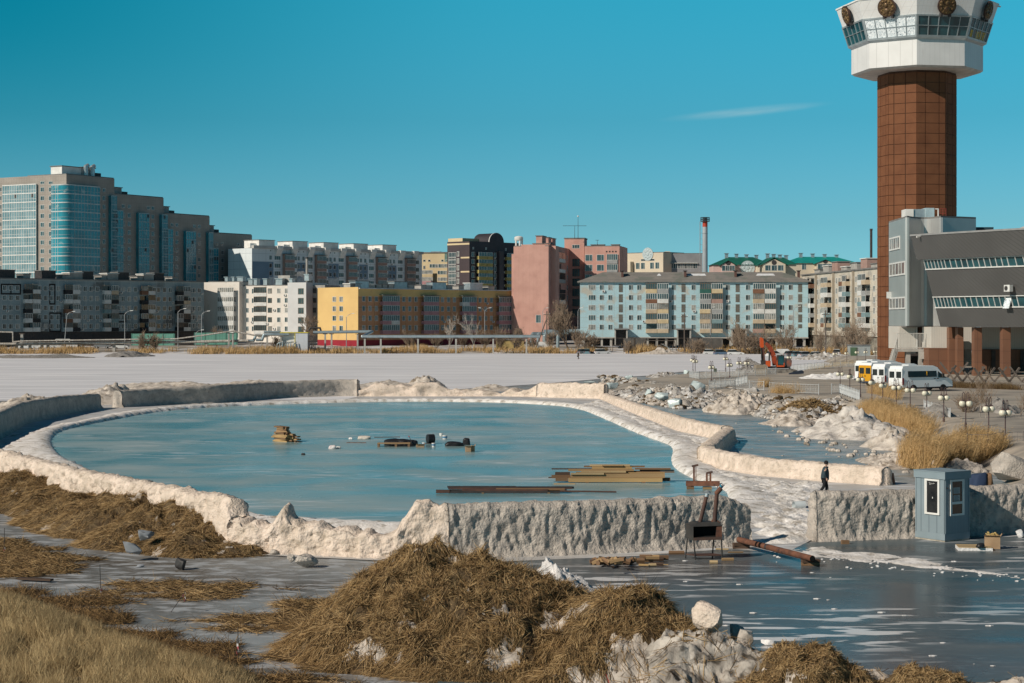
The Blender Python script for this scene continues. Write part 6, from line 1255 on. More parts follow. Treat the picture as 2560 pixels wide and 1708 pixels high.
c = G(1990, 937, 1.25); e = empty('dark_sheet', c, 0, 'dark rolled sheet lying right of the excavator by a lamp', 'sheet'); k = c.y / F; MB().prism([(-17 * k, 0), (19 * k, .15), (20 * k, .45), (16 * k, .62), (-15 * k, .22)], 'y', 0, 1).build('sheet', M('navy_sheet', (.02, .03, .05), rough=.6), e)
# ================================================================ minibuses
van_w = M('van_white', (.84, .86, .87), (.78, .80, .81), scale=3, rough=.3, spec=.5); van_y = M('bus_orange', (.72, .36, .01), (.62, .3, .01), scale=2, rough=.35); vg = M('van_glass', (.012, .018, .02), (.03, .035, .035), scale=1.2, rough=.2, spec=.25); tyre = M('tyre', (.02, .02, .02), rough=.9); rim_m = M('rim_white', (.5, .5, .5), rough=.4); lr = M('tail_red', (.25, .01, .015), rough=.3); bmp = M('bumper_navy', (.03, .045, .08), rough=.5)
def make_van(m, label, door_m=None):
    e = empty('minibus', label=label, cat='minibus', group='minibuses parked before the sports hall'); Wd = 2.06
    pr = [(0, .45), (0, 2.4), (.12, 2.72), (.4, 2.78), (3.9, 2.76), (4.5, 2.55), (5.35, 1.62), (6.05, 1.32), (6.3, 1.05), (6.32, .5)]
    def ws(x): return .5 if False else 0
    body = MB(); n_ = len(pr); rows = []
    for y, ins in ((-Wd / 2, 0), (-Wd / 2 + .12, 1), (Wd / 2 - .12, 1), (Wd / 2, 0)):
        rows.append([(x, y + (.10 * (z > 1.7) if y < 0 else -.10 * (z > 1.7)) * (1 - ins), z + (.07 * ins if z > 2.0 else 0)) for x, z in pr])
    vs = [p_ for r_ in rows for p_ in r_]; fs = [(j * n_ + i, j * n_ + (i + 1) % n_, (j + 1) * n_ + (i + 1) % n_, (j + 1) * n_ + i) for j in range(3) for i in range(n_)] + [tuple(range(n_)), tuple(range(4 * n_ - 1, 3 * n_ - 1, -1))]
    bo_ = body.add(vs, fs).build('body', m, e)
    for sy in (-1, 1):
        y = sy * (Wd / 2 - .05)
        def pane(x0, x1, z0, z1, x2=None):
            mb = MB(); yy = lambda z: sy * (Wd / 2 + .012) - sy * (.10 if z > 1.7 else .0)
            t = sy * -.03; pts = [(x0, z0), (x1, z0), (x2 or x1, z1), (x0, z1)]
            mb.hexa([(px_, yy(z) + sy * .0, z) for px_, z in pts] + [(px_, yy(z) + t, z) for px_, z in pts]); return mb
        a = MB(); pr_ = [(.75, 1.62), (4.35, 1.62), (4.35, 2.24), (.75, 2.24)]; yo = Wd / 2 - .035
        o = MB().hexa([(x, sy * (Wd / 2 - .02), z) for x, z in pr_] + [(x, sy * (Wd / 2 - .09), z) for x, z in pr_])
        if False: pass
        w_ = MB().add([(.72, sy * 1.042, 1.58), (4.3, sy * 1.042, 1.58), (4.3, sy * .958, 2.25), (.72, sy * .958, 2.25), (.72, sy * 1.0, 1.58), (4.3, sy * 1.0, 1.58), (4.3, sy * .92, 2.25), (.72, sy * .92, 2.25)], [(0, 1, 2, 3), (7, 6, 5, 4), (0, 4, 5, 1), (1, 5, 6, 2), (2, 6, 7, 3), (3, 7, 4, 0)]).build('side_window', vg, e)
        if sy < 0: MB().box(3.02, 3.12, -1.02, -.955, 1.6, 2.2).build('grab_pole', van_y, w_)
        MB().add([(4.5, sy * 1.042, 1.5), (5.55, sy * 1.042, 1.45), (5.2, sy * 1.0, 1.75), (4.75, sy * .96, 2.2), (4.5, sy * .955, 2.25), (4.5, sy * 1.0, 1.5), (5.55, sy * 1.0, 1.45), (5.2, sy * .96, 1.75), (4.75, sy * .92, 2.2), (4.5, sy * .915, 2.25)], [(0, 1, 2, 3, 4), (9, 8, 7, 6, 5), (0, 5, 6, 1), (1, 6, 7, 2), (2, 7, 8, 3), (3, 8, 9, 4), (4, 9, 5, 0)]).build('cab_window', vg, e)
        MB().box(4.35, 4.55, sy * 1.03 - .02, sy * 1.03 + .02, 1.36, 1.44).box(3.95, 4.15, sy * 1.03 - .02, sy * 1.03 + .02, 1.36, 1.44).build('handle', blk, e)
        MB().box(4.95, 5.15, sy * 1.08 - .09, sy * 1.08 + .09, 1.55, 1.95).build('mirror', blk, e)
        for x in (1.35, 5.1):
            t = MB().lathe([(.16, -.13), (.36, -.13), (.38, -.05), (.38, .05), (.36, .13), (.16, .13)], n=20); t.v = [(a_, c_, b2_) for a_, b2_, c_ in t.v]; t = t.build('wheel', tyre, e, smooth=True); t.location = (x, sy * .96, .38)
            rm = MB().tube((0, sy * .10, 0), (0, sy * .125, 0), .22, None, 16); rm.build('rim', rim_m, t); MB().tube((0, sy * .126, 0), (0, sy * .14, 0), .08, None, 8).build('hub', blk, t)
        MB().box(-.03, .16, sy * 1.03 - .02, sy * 1.03 + .02, .75, 1.5).build('tail_light', lr, e); MB().box(5.95, 6.25, sy * .72 - .2, sy * .72 + .2, .95, 1.22).build('headlight', glass_c, e)
    for sy in (-1, 1):
        d = MB().box(-.035, -.004, min(sy * .02, sy * .98), max(sy * .02, sy * .98), .62, 2.5).build('rear_door', door_m or m, e)
        MB().box(-.05, -.036, min(sy * .14, sy * .86), max(sy * .14, sy * .86), 1.5, 2.2).build('window', vg, d); MB().box(-.06, -.036, sy * .1 - .03, sy * .1 + .03, 1.15, 1.3).build('handle', blk, d)
    MB().box(-.12, -.01, -.98, .98, .42, .6).build('bumper', bmp, e); MB().box(6.2, 6.42, -.95, .95, .38, .78).build('bumper', bmp, e); MB().box(.4, 5.9, -.9, .9, .3, .449).build('underbody', blk, e)
    MB().hexa([(4.52, -.88, 2.5), (5.32, -.92, 1.67), (5.32, .92, 1.67), (4.52, .88, 2.5), (4.58, -.88, 2.56), (5.38, -.92, 1.72), (5.38, .92, 1.72), (4.58, .88, 2.56)]).build('windscreen', vg, e)
    MB().box(1.2, 2.2, -.5, .5, 2.86, 2.95).build('roof_hatch', van_w, e)
    return e
def van_at(e, px, py, rz, z=1.31): c = G(px, py + 9, z); e.scale = (1.13, 1.1, .98); e.location = c; e.rotation_euler = (0, 0, rz); return e
v1 = van_at(make_van(van_w, 'front white minibus parked nearest, its whole side showing'), 2239, 970, R(30))
v2 = dup(v1); v2['label'] = 'second white minibus, half hidden behind the front one'; van_at(v2, 2196, 962, R(30))
v3 = van_at(make_van(van_w, 'white bus with orange rear doors standing between the other minibuses', van_y), 2163, 957, R(30))
v4 = dup(v1); v4['label'] = 'rearmost white minibus showing only its roof and tail edge'; van_at(v4, 2152, 950, R(30))
# ================================================================ parked cars on the far shore
def car_col(n, c): return M('car_' + n, c, tuple(q * .85 for q in c), scale=2, rough=.25, spec=.6)
CC = {'silver': car_col('silver', (.42, .44, .46)), 'white': car_col('white', (.68, .68, .67)), 'blue': car_col('blue', (.10, .16, .24)), 'grey': car_col('grey', (.2, .21, .22)), 'teal': car_col('teal', (.16, .26, .29))}
def make_car(m, van=False):
    e = empty('parked_car'); L_, Wd = 4.5, 1.8
    lo = [(0, .35), (.02, .85), (.2, 1.0), (3.3, .98), (4.2, .82), (4.48, .6), (4.5, .35)] if not van else [(0, .35), (.0, 1.1), (.1, 1.2), (3.7, 1.1), (4.4, .9), (4.5, .6), (4.5, .35)]
    MB().prism(lo, 'y', -Wd / 2, Wd / 2).build('body', m, e); hi = [(.15, 1.0), (.5, 1.55), (2.3, 1.6), (3.25, .99)] if not van else [(.05, 1.2), (.1, 1.95), (3.0, 1.95), (3.8, 1.1)]
    n = len(hi); vs = [(x, -Wd / 2 + (.04 if z < 1.25 else .2), z) for x, z in hi] + [(x, Wd / 2 - (.04 if z < 1.25 else .2), z) for x, z in hi]
    cb_ = MB().add(vs, [tuple(range(n)), tuple(range(2 * n - 1, n - 1, -1))] + [(i, n + i, n + (i + 1) % n, (i + 1) % n) for i in range(n)]).build('cabin', vg if not van else m, e)
    MB().box(hi[1][0] + .05, hi[2][0] - .05, -Wd / 2 + .19, Wd / 2 - .19, hi[1][1] - .02, hi[2][1] + .05).build('roof', m, cb_)
    for sy in (-1, 1):
        for x in (.85, 3.6):
            t = MB().tube((0, -.1, 0), (0, .1, 0), .32, None, 14).build('wheel', tyre, e); t.location = (x, sy * .82, .32); MB().tube((0, sy * .101, 0), (0, sy * .115, 0), .19, None, 10).build('rim', rim_m, t)
        MB().box(4.3, 4.52, sy * .6 - .2, sy * .6 + .2, .62, .78).build('headlight', glass_c, e); MB().box(-.02, .1, sy * .7 - .15, sy * .7 + .15, .72, .92).build('tail_light', lr, e)
    return e
protos = {}
zC = lambda x, y: (1420 + .1872 * x, 780 + .1872 * y)
for px, py, d, col, van, rz, lb in ((2046, 873, 470, 'silver', 0, 0, 'silver hatchback at the right end of the shore car row'), (2020, 872, 474, 'silver', 0, 25, 'silver car second from the right in the shore row'), (2003, 872, 478, 'teal', 0, 25, 'teal car in the middle of the shore row'), (1985, 871, 482, 'grey', 0, 25, 'grey car left of the teal car in the shore row'), (1962, 869, 490, 'white', 1, 0, 'pale van behind the shore car row'), (1940, 871, 484, 'white', 0, 20, 'white car left of the pale van, behind the excavator arm'), (1838, 867, 505, 'white', 0, 0, 'white car in front of the light blue block'), (1806, 866, 505, 'blue', 0, 10, 'dark blue car beside the white one below the light blue block'), (1778, 866, 512, 'white', 0, 0, 'white car behind the dark panel below the light blue block'), (1466, 868, 516, 'grey', 0, 30, 'grey car at the left corner of the light blue block'), (1488, 869, 514, 'teal', 0, 90, 'teal car seen from behind at the light blue block corner'), (1507, 868, 516, 'white', 0, 20, 'white car right of the teal car at the block corner'), (2115, 876, 448, 'white', 0, 80, 'lone white car on the shore left of the brown tower'),
                                     (66, 868, 540, 'white', 0, 0, 'white car under the heating pipe, leftmost'), (87, 868, 540, 'white', 0, 5, 'white car under the heating pipe, second from left'), (116, 868, 540, 'white', 0, 0, 'white car under the heating pipe, by the leaning street light'), (142, 868, 541, 'white', 0, 0, 'white car under the heating pipe, right of the red tailed one'), (186, 868, 541, 'white', 0, 0, 'white car under the heating pipe, left of the long fence gap'), (255, 868, 543, 'grey', 0, 0, 'grey car in the shade behind the heating pipe'), (302, 867, 545, 'white', 0, 0, 'pale car behind the heating pipe left of the green fence'), (1365, 868, 540, 'white', 1, 0, 'pale van between the brush and the light blue block')):
    key = (col, van); c = P(px, py, d); z = shore_z(c.x, d) if d > 460 else .6
    if key not in protos: o = protos[key] = make_car(CC[col], van)
    else: o = dup(protos[key])
    o.location = (c.x - 2.2, d, z); o.rotation_euler = (0, 0, R(rz)); tag(o, lb, 'car', 'cars parked on the far shore')
# ================================================================ street lights and wooden poles on the far shore
def street_light(px, top, base, d, label, arm=1.6, lean=0.0, double=False, z0=None):
    c = P(px, base, d); zt_ = H + (HZ - top) / F * d; z0 = shore_z(c.x, d) - .2 if z0 is None else z0; e = empty('street_light', (c.x, d, z0), 0, label, 'street light', 'street lights on the far shore'); h = zt_ - z0
    MB().tube((0, 0, 0), (lean, 0, h - 1), .13, .08, 8).build('pole', pole_m, e); sg = 1
    for sg in ((1, -1) if double else (1,)):
        q = MB().path([(lean, 0, h - 1), (lean + sg * arm * .4, -.1, h - .35), (lean + sg * arm, -.2, h)], .06, 6).build('arm', pole_m, e); MB().obox((lean + sg * arm + sg * .35, -.2, h + .03), (sg, 0, .12), .8, .3, .16).build('lamp_head', white_m, q)
    return e
street_light(160, 779, 864, 530, 'tall leaning street light before the grey panel block', lean=.8); street_light(312, 777, 864, 532, 'straight street light in front of the grey panel block, left of the green fence'); street_light(445, 772, 862, 535, 'street light before the right end of the grey panel block'); street_light(504, 778, 862, 535, 'tall street light between grey panel block and white house'); street_light(489, 825, 860, 532, 'short street light over the green fence'); street_light(866, 784, 870, 552, 'street light before the yellow gable'); street_light(1212, 770, 862, 560, 'double armed street light before the shaded long side', double=True, arm=1.2); street_light(1445, 770, 868, 530, 'white street light at the left edge of the light blue block', arm=.6); street_light(1776, 768, 866, 525, 'white street light before the middle of the light blue block', arm=.5); street_light(1984, 766, 866, 520, 'street light arching before the right end of the light blue block', arm=1.2); street_light(1357, 770, 862, 575, 'small street light on the pink wall', arm=1.0)
def wood_pole(px, top, base, d, label, h2=True):
    c = P(px, base, d); z0 = shore_z(c.x, d) - .2; zt_ = H + (HZ - top) / F * d; e = empty('utility_pole', (c.x, d, z0), 0, label, 'utility pole'); MB().tube((0, 0, 0), (0, 0, zt_ - z0), .2, .14, 8).build('pole', tim, e)
    MB().box(-.9, .9, -.2, -.08, zt_ - z0 - 1.1, zt_ - z0 - .9).build('crossarm', tim, e); MB().tube((.8, -.14, zt_ - z0 - .9), (.8, -.14, zt_ - z0 - .6), .07).tube((-.8, -.14, zt_ - z0 - .9), (-.8, -.14, zt_ - z0 - .6), .07).build('insulator', white_m, e); return e
wood_pole(1711, 782, 870, 520, 'dark utility pole before the second porch of the light blue block'); wood_pole(2064, 776, 876, 470, 'stout utility pole before the weathered panel block'); e = wood_pole(1367, 778, 868, 540, 'grey utility pole with a slanting brace beside the pink block'); MB().tube((-3.2, 0, 0), (-.1, 0, 8.5), .17, .13, 8).build('brace', tim, e)
# playground before the light blue block
c = P(1655, 872, 519); e = empty('playground_slide', (c.x, 519, shore_z(c.x, 519) - .1), 0, 'grey metal playground slide before the light blue block', 'slide'); MB().obox((2.4, 0, 1.4), (1, 0, -.62), 5.4, .8, .16).build('chute', galv_m, e); MB().obox((-1.8, 0, 1.4), (1, 0, .68), 4.6, .8, .3).build('ladder', tim, e)
for x in (-.2, .5): MB().box(x - .08, x + .08, -.4, .4, 0, 3.0).build('leg', tim, e)
c = P(1612, 872, 521); e = empty('playground_swing', (c.x, 521, shore_z(c.x, 521) - .1), 0, 'playground swing frame beside the metal slide', 'swing frame')
for x in (0, 8): MB().tube((x - .8, 0, 0), (x, 0, 3.4), .09).build('leg', tim, e); MB().tube((x + .8, 0, 0), (x, 0, 3.4), .09).build('leg', tim, e)
MB().tube((0, 0, 3.4), (8, 0, 3.4), .09).build('crossbar', tim, e)
c = P(1660, 868, 523); e = empty('mesh_fence', (c.x - 14, 523, shore_z(c.x, 523) - .1), 0, 'grey sports court fence before the light blue block', 'fence'); mb = MB(); pm = MB()
for k in range(11): pm.tube((k * 3.0, 0, 0), (k * 3.0, 0, 4.0), .07, None, 5)
for z in (.2, 2.1, 4.0): pm.tube((0, 0, z), (30, 0, z), .05, None, 4)
pm.build('frame', tim, e)
for x0, x1 in ((3, 5.8), (6.2, 9), (21, 29.8)): mb.box(x0, x1, -.02, .02, .25, 3.9)
mb.build('screen', M('screen_dark', (.13, .12, .11), (.09, .085, .08), scale=1, rough=.9), e)
c = P(218 * 0 + 175, 862, 524); e = empty('lifting_frame', (c.x - 3, 524, shore_z(c.x, 524)), 0, 'white trapezoid metal frame by the leaning street light', 'frame'); h = 27 * 524 / F; 
for a_, b2_ in (((.3, 0, 0), (-.9, 0, h)), ((2.3, 0, 0), (3.0, 0, h))): MB().tube(a_, b2_, .1).build('leg', white_m, e)
MB().tube((-.9, 0, h), (3.0, 0, h), .1).build('crossbar', white_m, e)
c = P(2128, 878, 440); e = empty('green_garage', (c.x, 440, .2), 0, 'small green and grey metal garage left of the brown tower', 'garage'); MB().box(0, 4.4, 0, 5, 0, 3.0).build('wall', M('garage_grey', (.33, .36, .35), (.28, .3, .3), scale=2, rough=.7), e); MB().box(-.2, 1.4, -.05, -.004, .1, 2.6).build('door', M('garage_green', (.08, .14, .08), rough=.7), e); MB().box(-.2, 4.6, -.2, 5.2, 3.002, 3.2).build('roof', roof_g, e)
# ================================================================ things in the rink and the yard
wood = [M('wood_' + n, c, tuple(x * .65 for x in c), scale=.8, rough=.8, stretch=(.15, 1, 1)) for n, c in (('yellow', (.50, .33, .15)), ('tan', (.40, .26, .13)), ('brown', (.24, .14, .075)), ('dark', (.10, .06, .04)), ('pale', (.54, .40, .22)))]
rust = M('rusty_steel', (.20, .085, .05), (.10, .045, .03), scale=.4, rough=.8, c3=(.05, .03, .025), s3=.25, lo3=.55, hi3=.7)
sdark = M('dark_rust', (.06, .035, .03), (.11, .055, .04), scale=.5, rough=.7)
tarp = M('black_tarp', (.012, .012, .014), (.025, .025, .028), scale=.4, rough=.45, bump=.06, bscale=.25)
card = M('cardboard', (.42, .29, .18), (.33, .22, .13), scale=.5, rough=.9)
def plank(p0, p1, wd, th, m, name, label, cat, group, up=(0, 0, 1)):
    p0, p1 = Vector(p0), Vector(p1); c = (p0 + p1) / 2; o = MB().obox((0, 0, 0), p1 - p0, (p1 - p0).length, wd, th, up).build(name, m, loc=c); return tag(o, label, cat, group)
# lumber stack: (left px, right px, bottom row, top row, material, depth offset)
base = G(1525, 1208); kk = base.y / F
def stk(px0, px1, yb, yt, m, dy, i, name, label, cat, group, wdt=.22, rz=0.0):
    d = base.y + dy; z0, z1 = H + (HZ - yb) / F * d, H + (HZ - yt) / F * d; z0 = max(z0, .03); z1 = max(z1, z0 + .03)
    x0, x1 = (px0 - 1280) / F * d, (px1 - 1280) / F * d; o = MB().box(-(x1 - x0) / 2, (x1 - x0) / 2, 0, wdt, 0, z1 - z0).build(name, m, loc=((x0 + x1) / 2, d, z0), rz=rz); return tag(o, label, cat, group)
LS_ = 'planks of the lumber stack in the rink'; LBL = 'sawn plank lying in the large lumber stack at the rink edge'
rows_ = [(1421, 1656, 1205.5, 1195.5, 0, 0), (1427, 1662, 1194.8, 1185, 1, .05), (1389, 1420, 1203, 1194, 2, .1), (1379, 1426, 1196, 1188, 2, .3), (1656, 1676, 1203, 1195, 3, .25), (1388, 1425, 1188, 1181, 3, .35), (1440, 1662, 1184.6, 1181, 0, .5), (1427, 1510, 1187, 1183, 4, -.05), (1453, 1565, 1182, 1177.5, 4, .3), (1568, 1686, 1182, 1179, 2, .6), (1421, 1585, 1178, 1173, 1, .5), (1379, 1480, 1174, 1171.5, 3, .65), (1588, 1677, 1174.5, 1171, 2, .55), (1480, 1580, 1172.5, 1167, 0, .6), (1460, 1612, 1168.5, 1165, 2, .8), (1475, 1575, 1166, 1161.8, 4, .7), (1505, 1558, 1165.5, 1163, 1, .5), (1600, 1686, 1177.5, 1175, 3, .75), (1371, 1440, 1195.5, 1193.5, 3, .4), (1500, 1650, 1181, 1177.8, 2, .75), (1440, 1560, 1176, 1172, 1, .8), (1437, 1640, 1192, 1183, 2, .55), (1440, 1650, 1202, 1194, 2, .55)]
spec_l = {0: 'lowest and longest sawn beam at the front of the lumber stack', 1: 'second long beam from the bottom of the lumber stack front', 15: 'topmost pale plank of the large lumber stack', 2: 'short brown beam end at the lower left of the lumber stack', 4: 'dark beam ends at the lower right of the lumber stack', 11: 'thin dark pole sticking out left from the lumber stack'}
for i, (a, b_, yb, yt, mi, dy) in enumerate(rows_): stk(a, b_, yb, yt, wood[mi], dy, i, 'plank', spec_l.get(i, LBL), 'plank', LS_, wdt=.24 if i > 1 else .3)
for i, px in enumerate((1468, 1610)): stk(px - 4, px + 4, 1210, 1206, wood[2], -.05, i, 'support_block', ('left' if i == 0 else 'right') + ' of two wooden blocks under the lumber stack', 'block', 'blocks under the lumber stack', wdt=.9)
tag(plank(G(1384, 1210, .03), G(1438, 1210, .03), .2, .05, wood[0], 'plank', 'short loose plank on the ice before the lumber stack', 'plank', None))
base = G(1250, 1235); PS_ = 'steel beams stacked on the rink ice'
for i, (a, b_, yb, yt, mi, dy) in enumerate(((1090, 1124, 1233, 1225, 0, 0), (1122, 1400, 1234, 1228.5, 1, .02), (1122, 1417, 1228, 1224, 1, .2), (1155, 1370, 1228.2, 1223.5, 0, .05), (1120, 1430, 1223, 1219.5, 0, .35), (1130, 1432, 1219, 1216.5, 1, .45), (1118, 1290, 1219.3, 1215.5, 1, .55), (1240, 1412, 1226, 1221, 2, .1), (1300, 1435, 1222, 1217, 1, .5))):
    stk(a, b_, yb, yt, [sdark, dark_m, wood[2]][mi], dy, i, 'steel_beam', 'brown pipe end sticking out at the left of the dark beam stack' if i == 0 else 'long dark beam in the flat stack near the front of the rink', 'beam', PS_, wdt=.16)
p0, p1 = G(1400, 1228, .14), G(1541, 1230, .12); tag(MB().tube((0, 0, 0), p1 - p0, .045, None, 8).build('steel_pipe', sdark, loc=p0), 'thin dark pipe sticking far out right of the dark beam stack', 'pipe')
for i, px in enumerate((1207, 1372)): stk(px - 3, px + 3, 1238, 1234, wood[1], -.05, i, 'support_block', ('left' if i == 0 else 'right') + ' of two wooden blocks under the dark beams', 'block', 'blocks under the dark beams', wdt=.8)
# plank heap in the middle of the rink
ph_ = 'boards of the plank heap in the rink'; c = G(712, 1106); rnd = random.Random(3)
for r_ in range(11):
    wr_ = 1 - r_ / 13; n_ = 3 if r_ < 7 else 2
    for j in range(n_):
        L_ = 1.55 * (.75 + .35 * rnd.random()) * (1 - .02 * r_); x = .1 + (j - (n_ - 1) / 2) * .42 * wr_ + rnd.uniform(-.08, .08) - .04 * r_; z = .06 + r_ * .105
        o = MB().obox((0, 0, 0), (-.78 + rnd.uniform(-.12, .12), .62 + rnd.uniform(-.2, .2), rnd.uniform(-.06, .08)), L_ * (1.15 if r_ < 5 else .75), .34, .095).build('board', wood[rnd.choice((0, 1, 1, 2, 2))], loc=(c.x + x, c.y + .45 + rnd.uniform(-.12, .12), z))
        tag(o, 'rough board in the tall plank heap standing alone on the rink ice', 'board', ph_)
# odds and ends on the rink
zR = lambda x, y: (660 + .2298 * x, 1040 + .2298 * y)
def at(x, y, z=0.02): return G(*zR(x, y), z)
c = at(1410, 335); e = empty('pallet', c, .03, 'brown wooden pallet in the middle of the rink before a black tarp', 'pallet'); k = c.y / F * .2298
MB().box(-178 * k, 180 * k, 0, 1.0, .20, .24).build('deck', wood[1], e)
for x in (-165, 25, 165): MB().box((x - 12) * k, (x + 12) * k, .02, .98, 0, .199).build('bearer', wood[2], e)
def lumpy(name, c, wx, wy, hz, m, label, cat, seed=0, rz=0.0):
    bm_ = bmesh.new(); bmesh.ops.create_icosphere(bm_, subdivisions=4, radius=1); v = np.array([q.co for q in bm_.verts]); f = [[q.index for q in t.verts] for t in bm_.faces]; bm_.free()
    s_ = np.sign(v) * np.abs(v) ** .75; s_ = s_ * (1 + .22 * fbm(v + seed, .8, 3, seed)[:, None]); s_[:, 0] *= wx / 2; s_[:, 1] *= wy / 2; s_[:, 2] = np.where(s_[:, 2] < -.2, -.2, s_[:, 2]); s_[:, 2] = (s_[:, 2] + .2) / (s_[:, 2].max() + .2) * hz
    o = np_mesh(name, s_, np.array(f), m, loc=c, smooth=True); o.rotation_euler = (0, 0, rz); return tag(o, label, cat)
lumpy('tarp_bundle', at(1500, 318), 345 * k, 1.0, .48, tarp, 'long black tarp bundle lying behind the brown pallet', 'tarp', 3)
lumpy('tarp_bundle', at(2060, 326), 210 * k, .8, .34, tarp, 'low black tarp right of the white buckets, pointed at its left end', 'tarp', 5); lumpy('black_bag', at(2200, 312), 80 * k, .6, .5, tarp, 'black bag standing at the right end of the low black tarp', 'bag', 6)
c = at(1812, 300); e = empty('black_barrel', c, .4, 'short black barrel lying on its side between tarps', 'barrel'); o = MB().tube((-.25, 0, .34), (.25, 0, .34), .34, .34, 16).build('body', tarp, e, smooth=True); MB().lathe([(.34, -.03), (.37, -.03), (.37, .03), (.34, .03)], n=16).build('rim', dark_m, o)
def bucket(x, y, label, m=None, r=.13, h=.26):
    e = empty('bucket', at(x, y), 0, label, 'bucket', 'paint buckets on the rink'); MB().lathe([(r * .85, 0), (r, h), (r * .9, h), (r * .78, .02)], n=14).build('body', white_m, e, smooth=True); MB().lathe([(r * .93, h * .3), (r * .985, h * .75)], n=14).build('label', m or M('bucket_blue', (.10, .25, .42), rough=.5), e); MB().lathe([(r * 1.02, h - .03), (r * 1.02, h), (0, h + .01)], n=14).build('lid', white_m, e)
bucket(1928, 216, 'white square pail farthest back in the rink clutter', white_m, .15, .2); bucket(1968, 254, 'white paint bucket with a blue band, behind the black barrel', r=.19, h=.3); bucket(1845, 336, 'small white bucket with blue marks between barrel and boxes', r=.14, h=.27); bucket(1738, 326, 'white bucket behind the low cardboard tray', r=.12, h=.24)
def cbox(x, y, wx, wy, hz, label, rz=.1, open_=True, z=.02, pos=None):
    e = empty('cardboard_box', pos or at(x, y, z), rz, label, 'box'); t = .012
    mb = MB(); mb.box(-wx / 2, wx / 2, 0, t, 0, hz).box(-wx / 2, wx / 2, wy - t, wy, 0, hz).box(-wx / 2, -wx / 2 + t, t, wy - t, 0, hz).box(wx / 2 - t, wx / 2, t, wy - t, 0, hz).box(-wx / 2 + t, wx / 2 - t, t, wy - t, 0, t); mb.build('carton', card, e)
    fl_ = MB(); fl_.hexa([(-wx / 2, 0, hz), (wx / 2, 0, hz), (wx / 2, -.1, hz + .06), (-wx / 2, -.1, hz + .06), (-wx / 2, .01, hz + .01), (wx / 2, .01, hz + .01), (wx / 2, -.09, hz + .07), (-wx / 2, -.09, hz + .07)]); fl_.hexa([(wx / 2, 0, hz), (wx / 2 + .08, 0, hz + .1), (wx / 2 + .08, wy, hz + .1), (wx / 2, wy, hz), (wx / 2 - .01, 0, hz + .01), (wx / 2 + .07, 0, hz + .11), (wx / 2 + .07, wy, hz + .11), (wx / 2 - .01, wy, hz + .01)]); fl_.build('flap', card, e); return e
cbox(1700, 340, .55, .35, .16, 'low cardboard tray at the right end of the pallet'); cbox(2222, 390, .38, .34, .34, 'open cardboard box standing alone at the right of the rink clutter'); cbox(2272, 388, .28, .34, .36, 'narrow cardboard box pressed against the open one at right', .2)
lumpy('rubbish_bag', at(742, 358), .55, .4, .27, M('bag_pinkish', (.62, .5, .5), (.66, .64, .63), scale=.4, rough=.6), 'pinkish white bag lying left of the pallet', 'bag', 8); lumpy('rubbish_bag', at(810, 354), .32, .3, .16, white_m, 'small white bag touching the pinkish bag', 'bag', 9)
lumpy('black_rag', at(427, 424), .28, .2, .13, tarp, 'small black rag on the bare ice below the plank heap', 'rag', 10); lumpy('snow_pile', at(1095, 250), 1.0, .5, .24, snow_heap_m, 'small white snow pile behind the black tarp', 'snow heap', 11); lumpy('snow_pile', at(942, 252), .28, .25, .13, snow_white, 'tiny white snow lump left of the small snow pile', 'snow lump', 12)
tag(plank(at(900, 290, .03), at(1110, 292, .03), .12, .05, rust, 'rusty_bar', 'flat rusty bar on the ice left of the pallet', 'bar', None)); tag(plank(at(1200, 232, .03), at(1480, 228, .03), .08, .04, rust, 'rusty_bar', 'long thin rusty bar on the ice behind the black tarp', 'bar', None))
p0 = at(1610, 280, .3); e = empty('shovel', p0, 0, 'red handled shovel stuck in the black tarp bundle', 'shovel'); MB().tube((0, 0, -.05), (-.20, .1, .33), .02).build('shaft', dark_m, e); MB().tube((-.20, .1, .33), (-.25, .12, .39), .035).build('handle', M('red_plastic', (.5, .03, .03), rough=.5), e); MB().obox((.04, -.02, -.12), (.4, -.2, -.8), .25, .18, .02).build('blade', dark_m, e)
# rusty half barrel with two brackets
c = G(1757, 1222, .02); k = c.y / F; e = empty('half_barrel', c, -.06, 'rusty half cylinder trough with two upright brackets on the snow', 'trough')
pl_ = [(.26 * math.cos(t), .16 + .26 * math.sin(t)) for t in np.linspace(0, math.pi, 13)] + [(.23 * math.cos(t), .16 + .23 * math.sin(t)) for t in np.linspace(math.pi, 0, 13)]
MB().prism(pl_, 'x', -42 * k, 42 * k).build('trough', rust, e, smooth=False)
for px, hh, two in ((-22, 36, 0), (14, 19, 1)):
    o = MB(); 
    for dx in ((0,) if not two else (-4, 5)): o.box((px + dx) * k - .05, (px + dx) * k + .05, -.05, .05, .38, .42 + hh * k)
    if not two: o.box((px + 5) * k - .02, (px + 5) * k + .02, -.04, .04, .38, .40 + hh * k)
    ob = o.build('upright', rust, e); MB().obox((px * k + .06, 0, .46 + hh * k), (1, 0, .22), 16 * k, .14, .1).build('bracket', sdark, ob)
MB().box(-40 * k, -22 * k, -.3, .3, 0, .12).build('support_block', wood[2], e); MB().box(0, 22 * k, -.35, .3, 0, .1).build('support_block', wood[1], e)
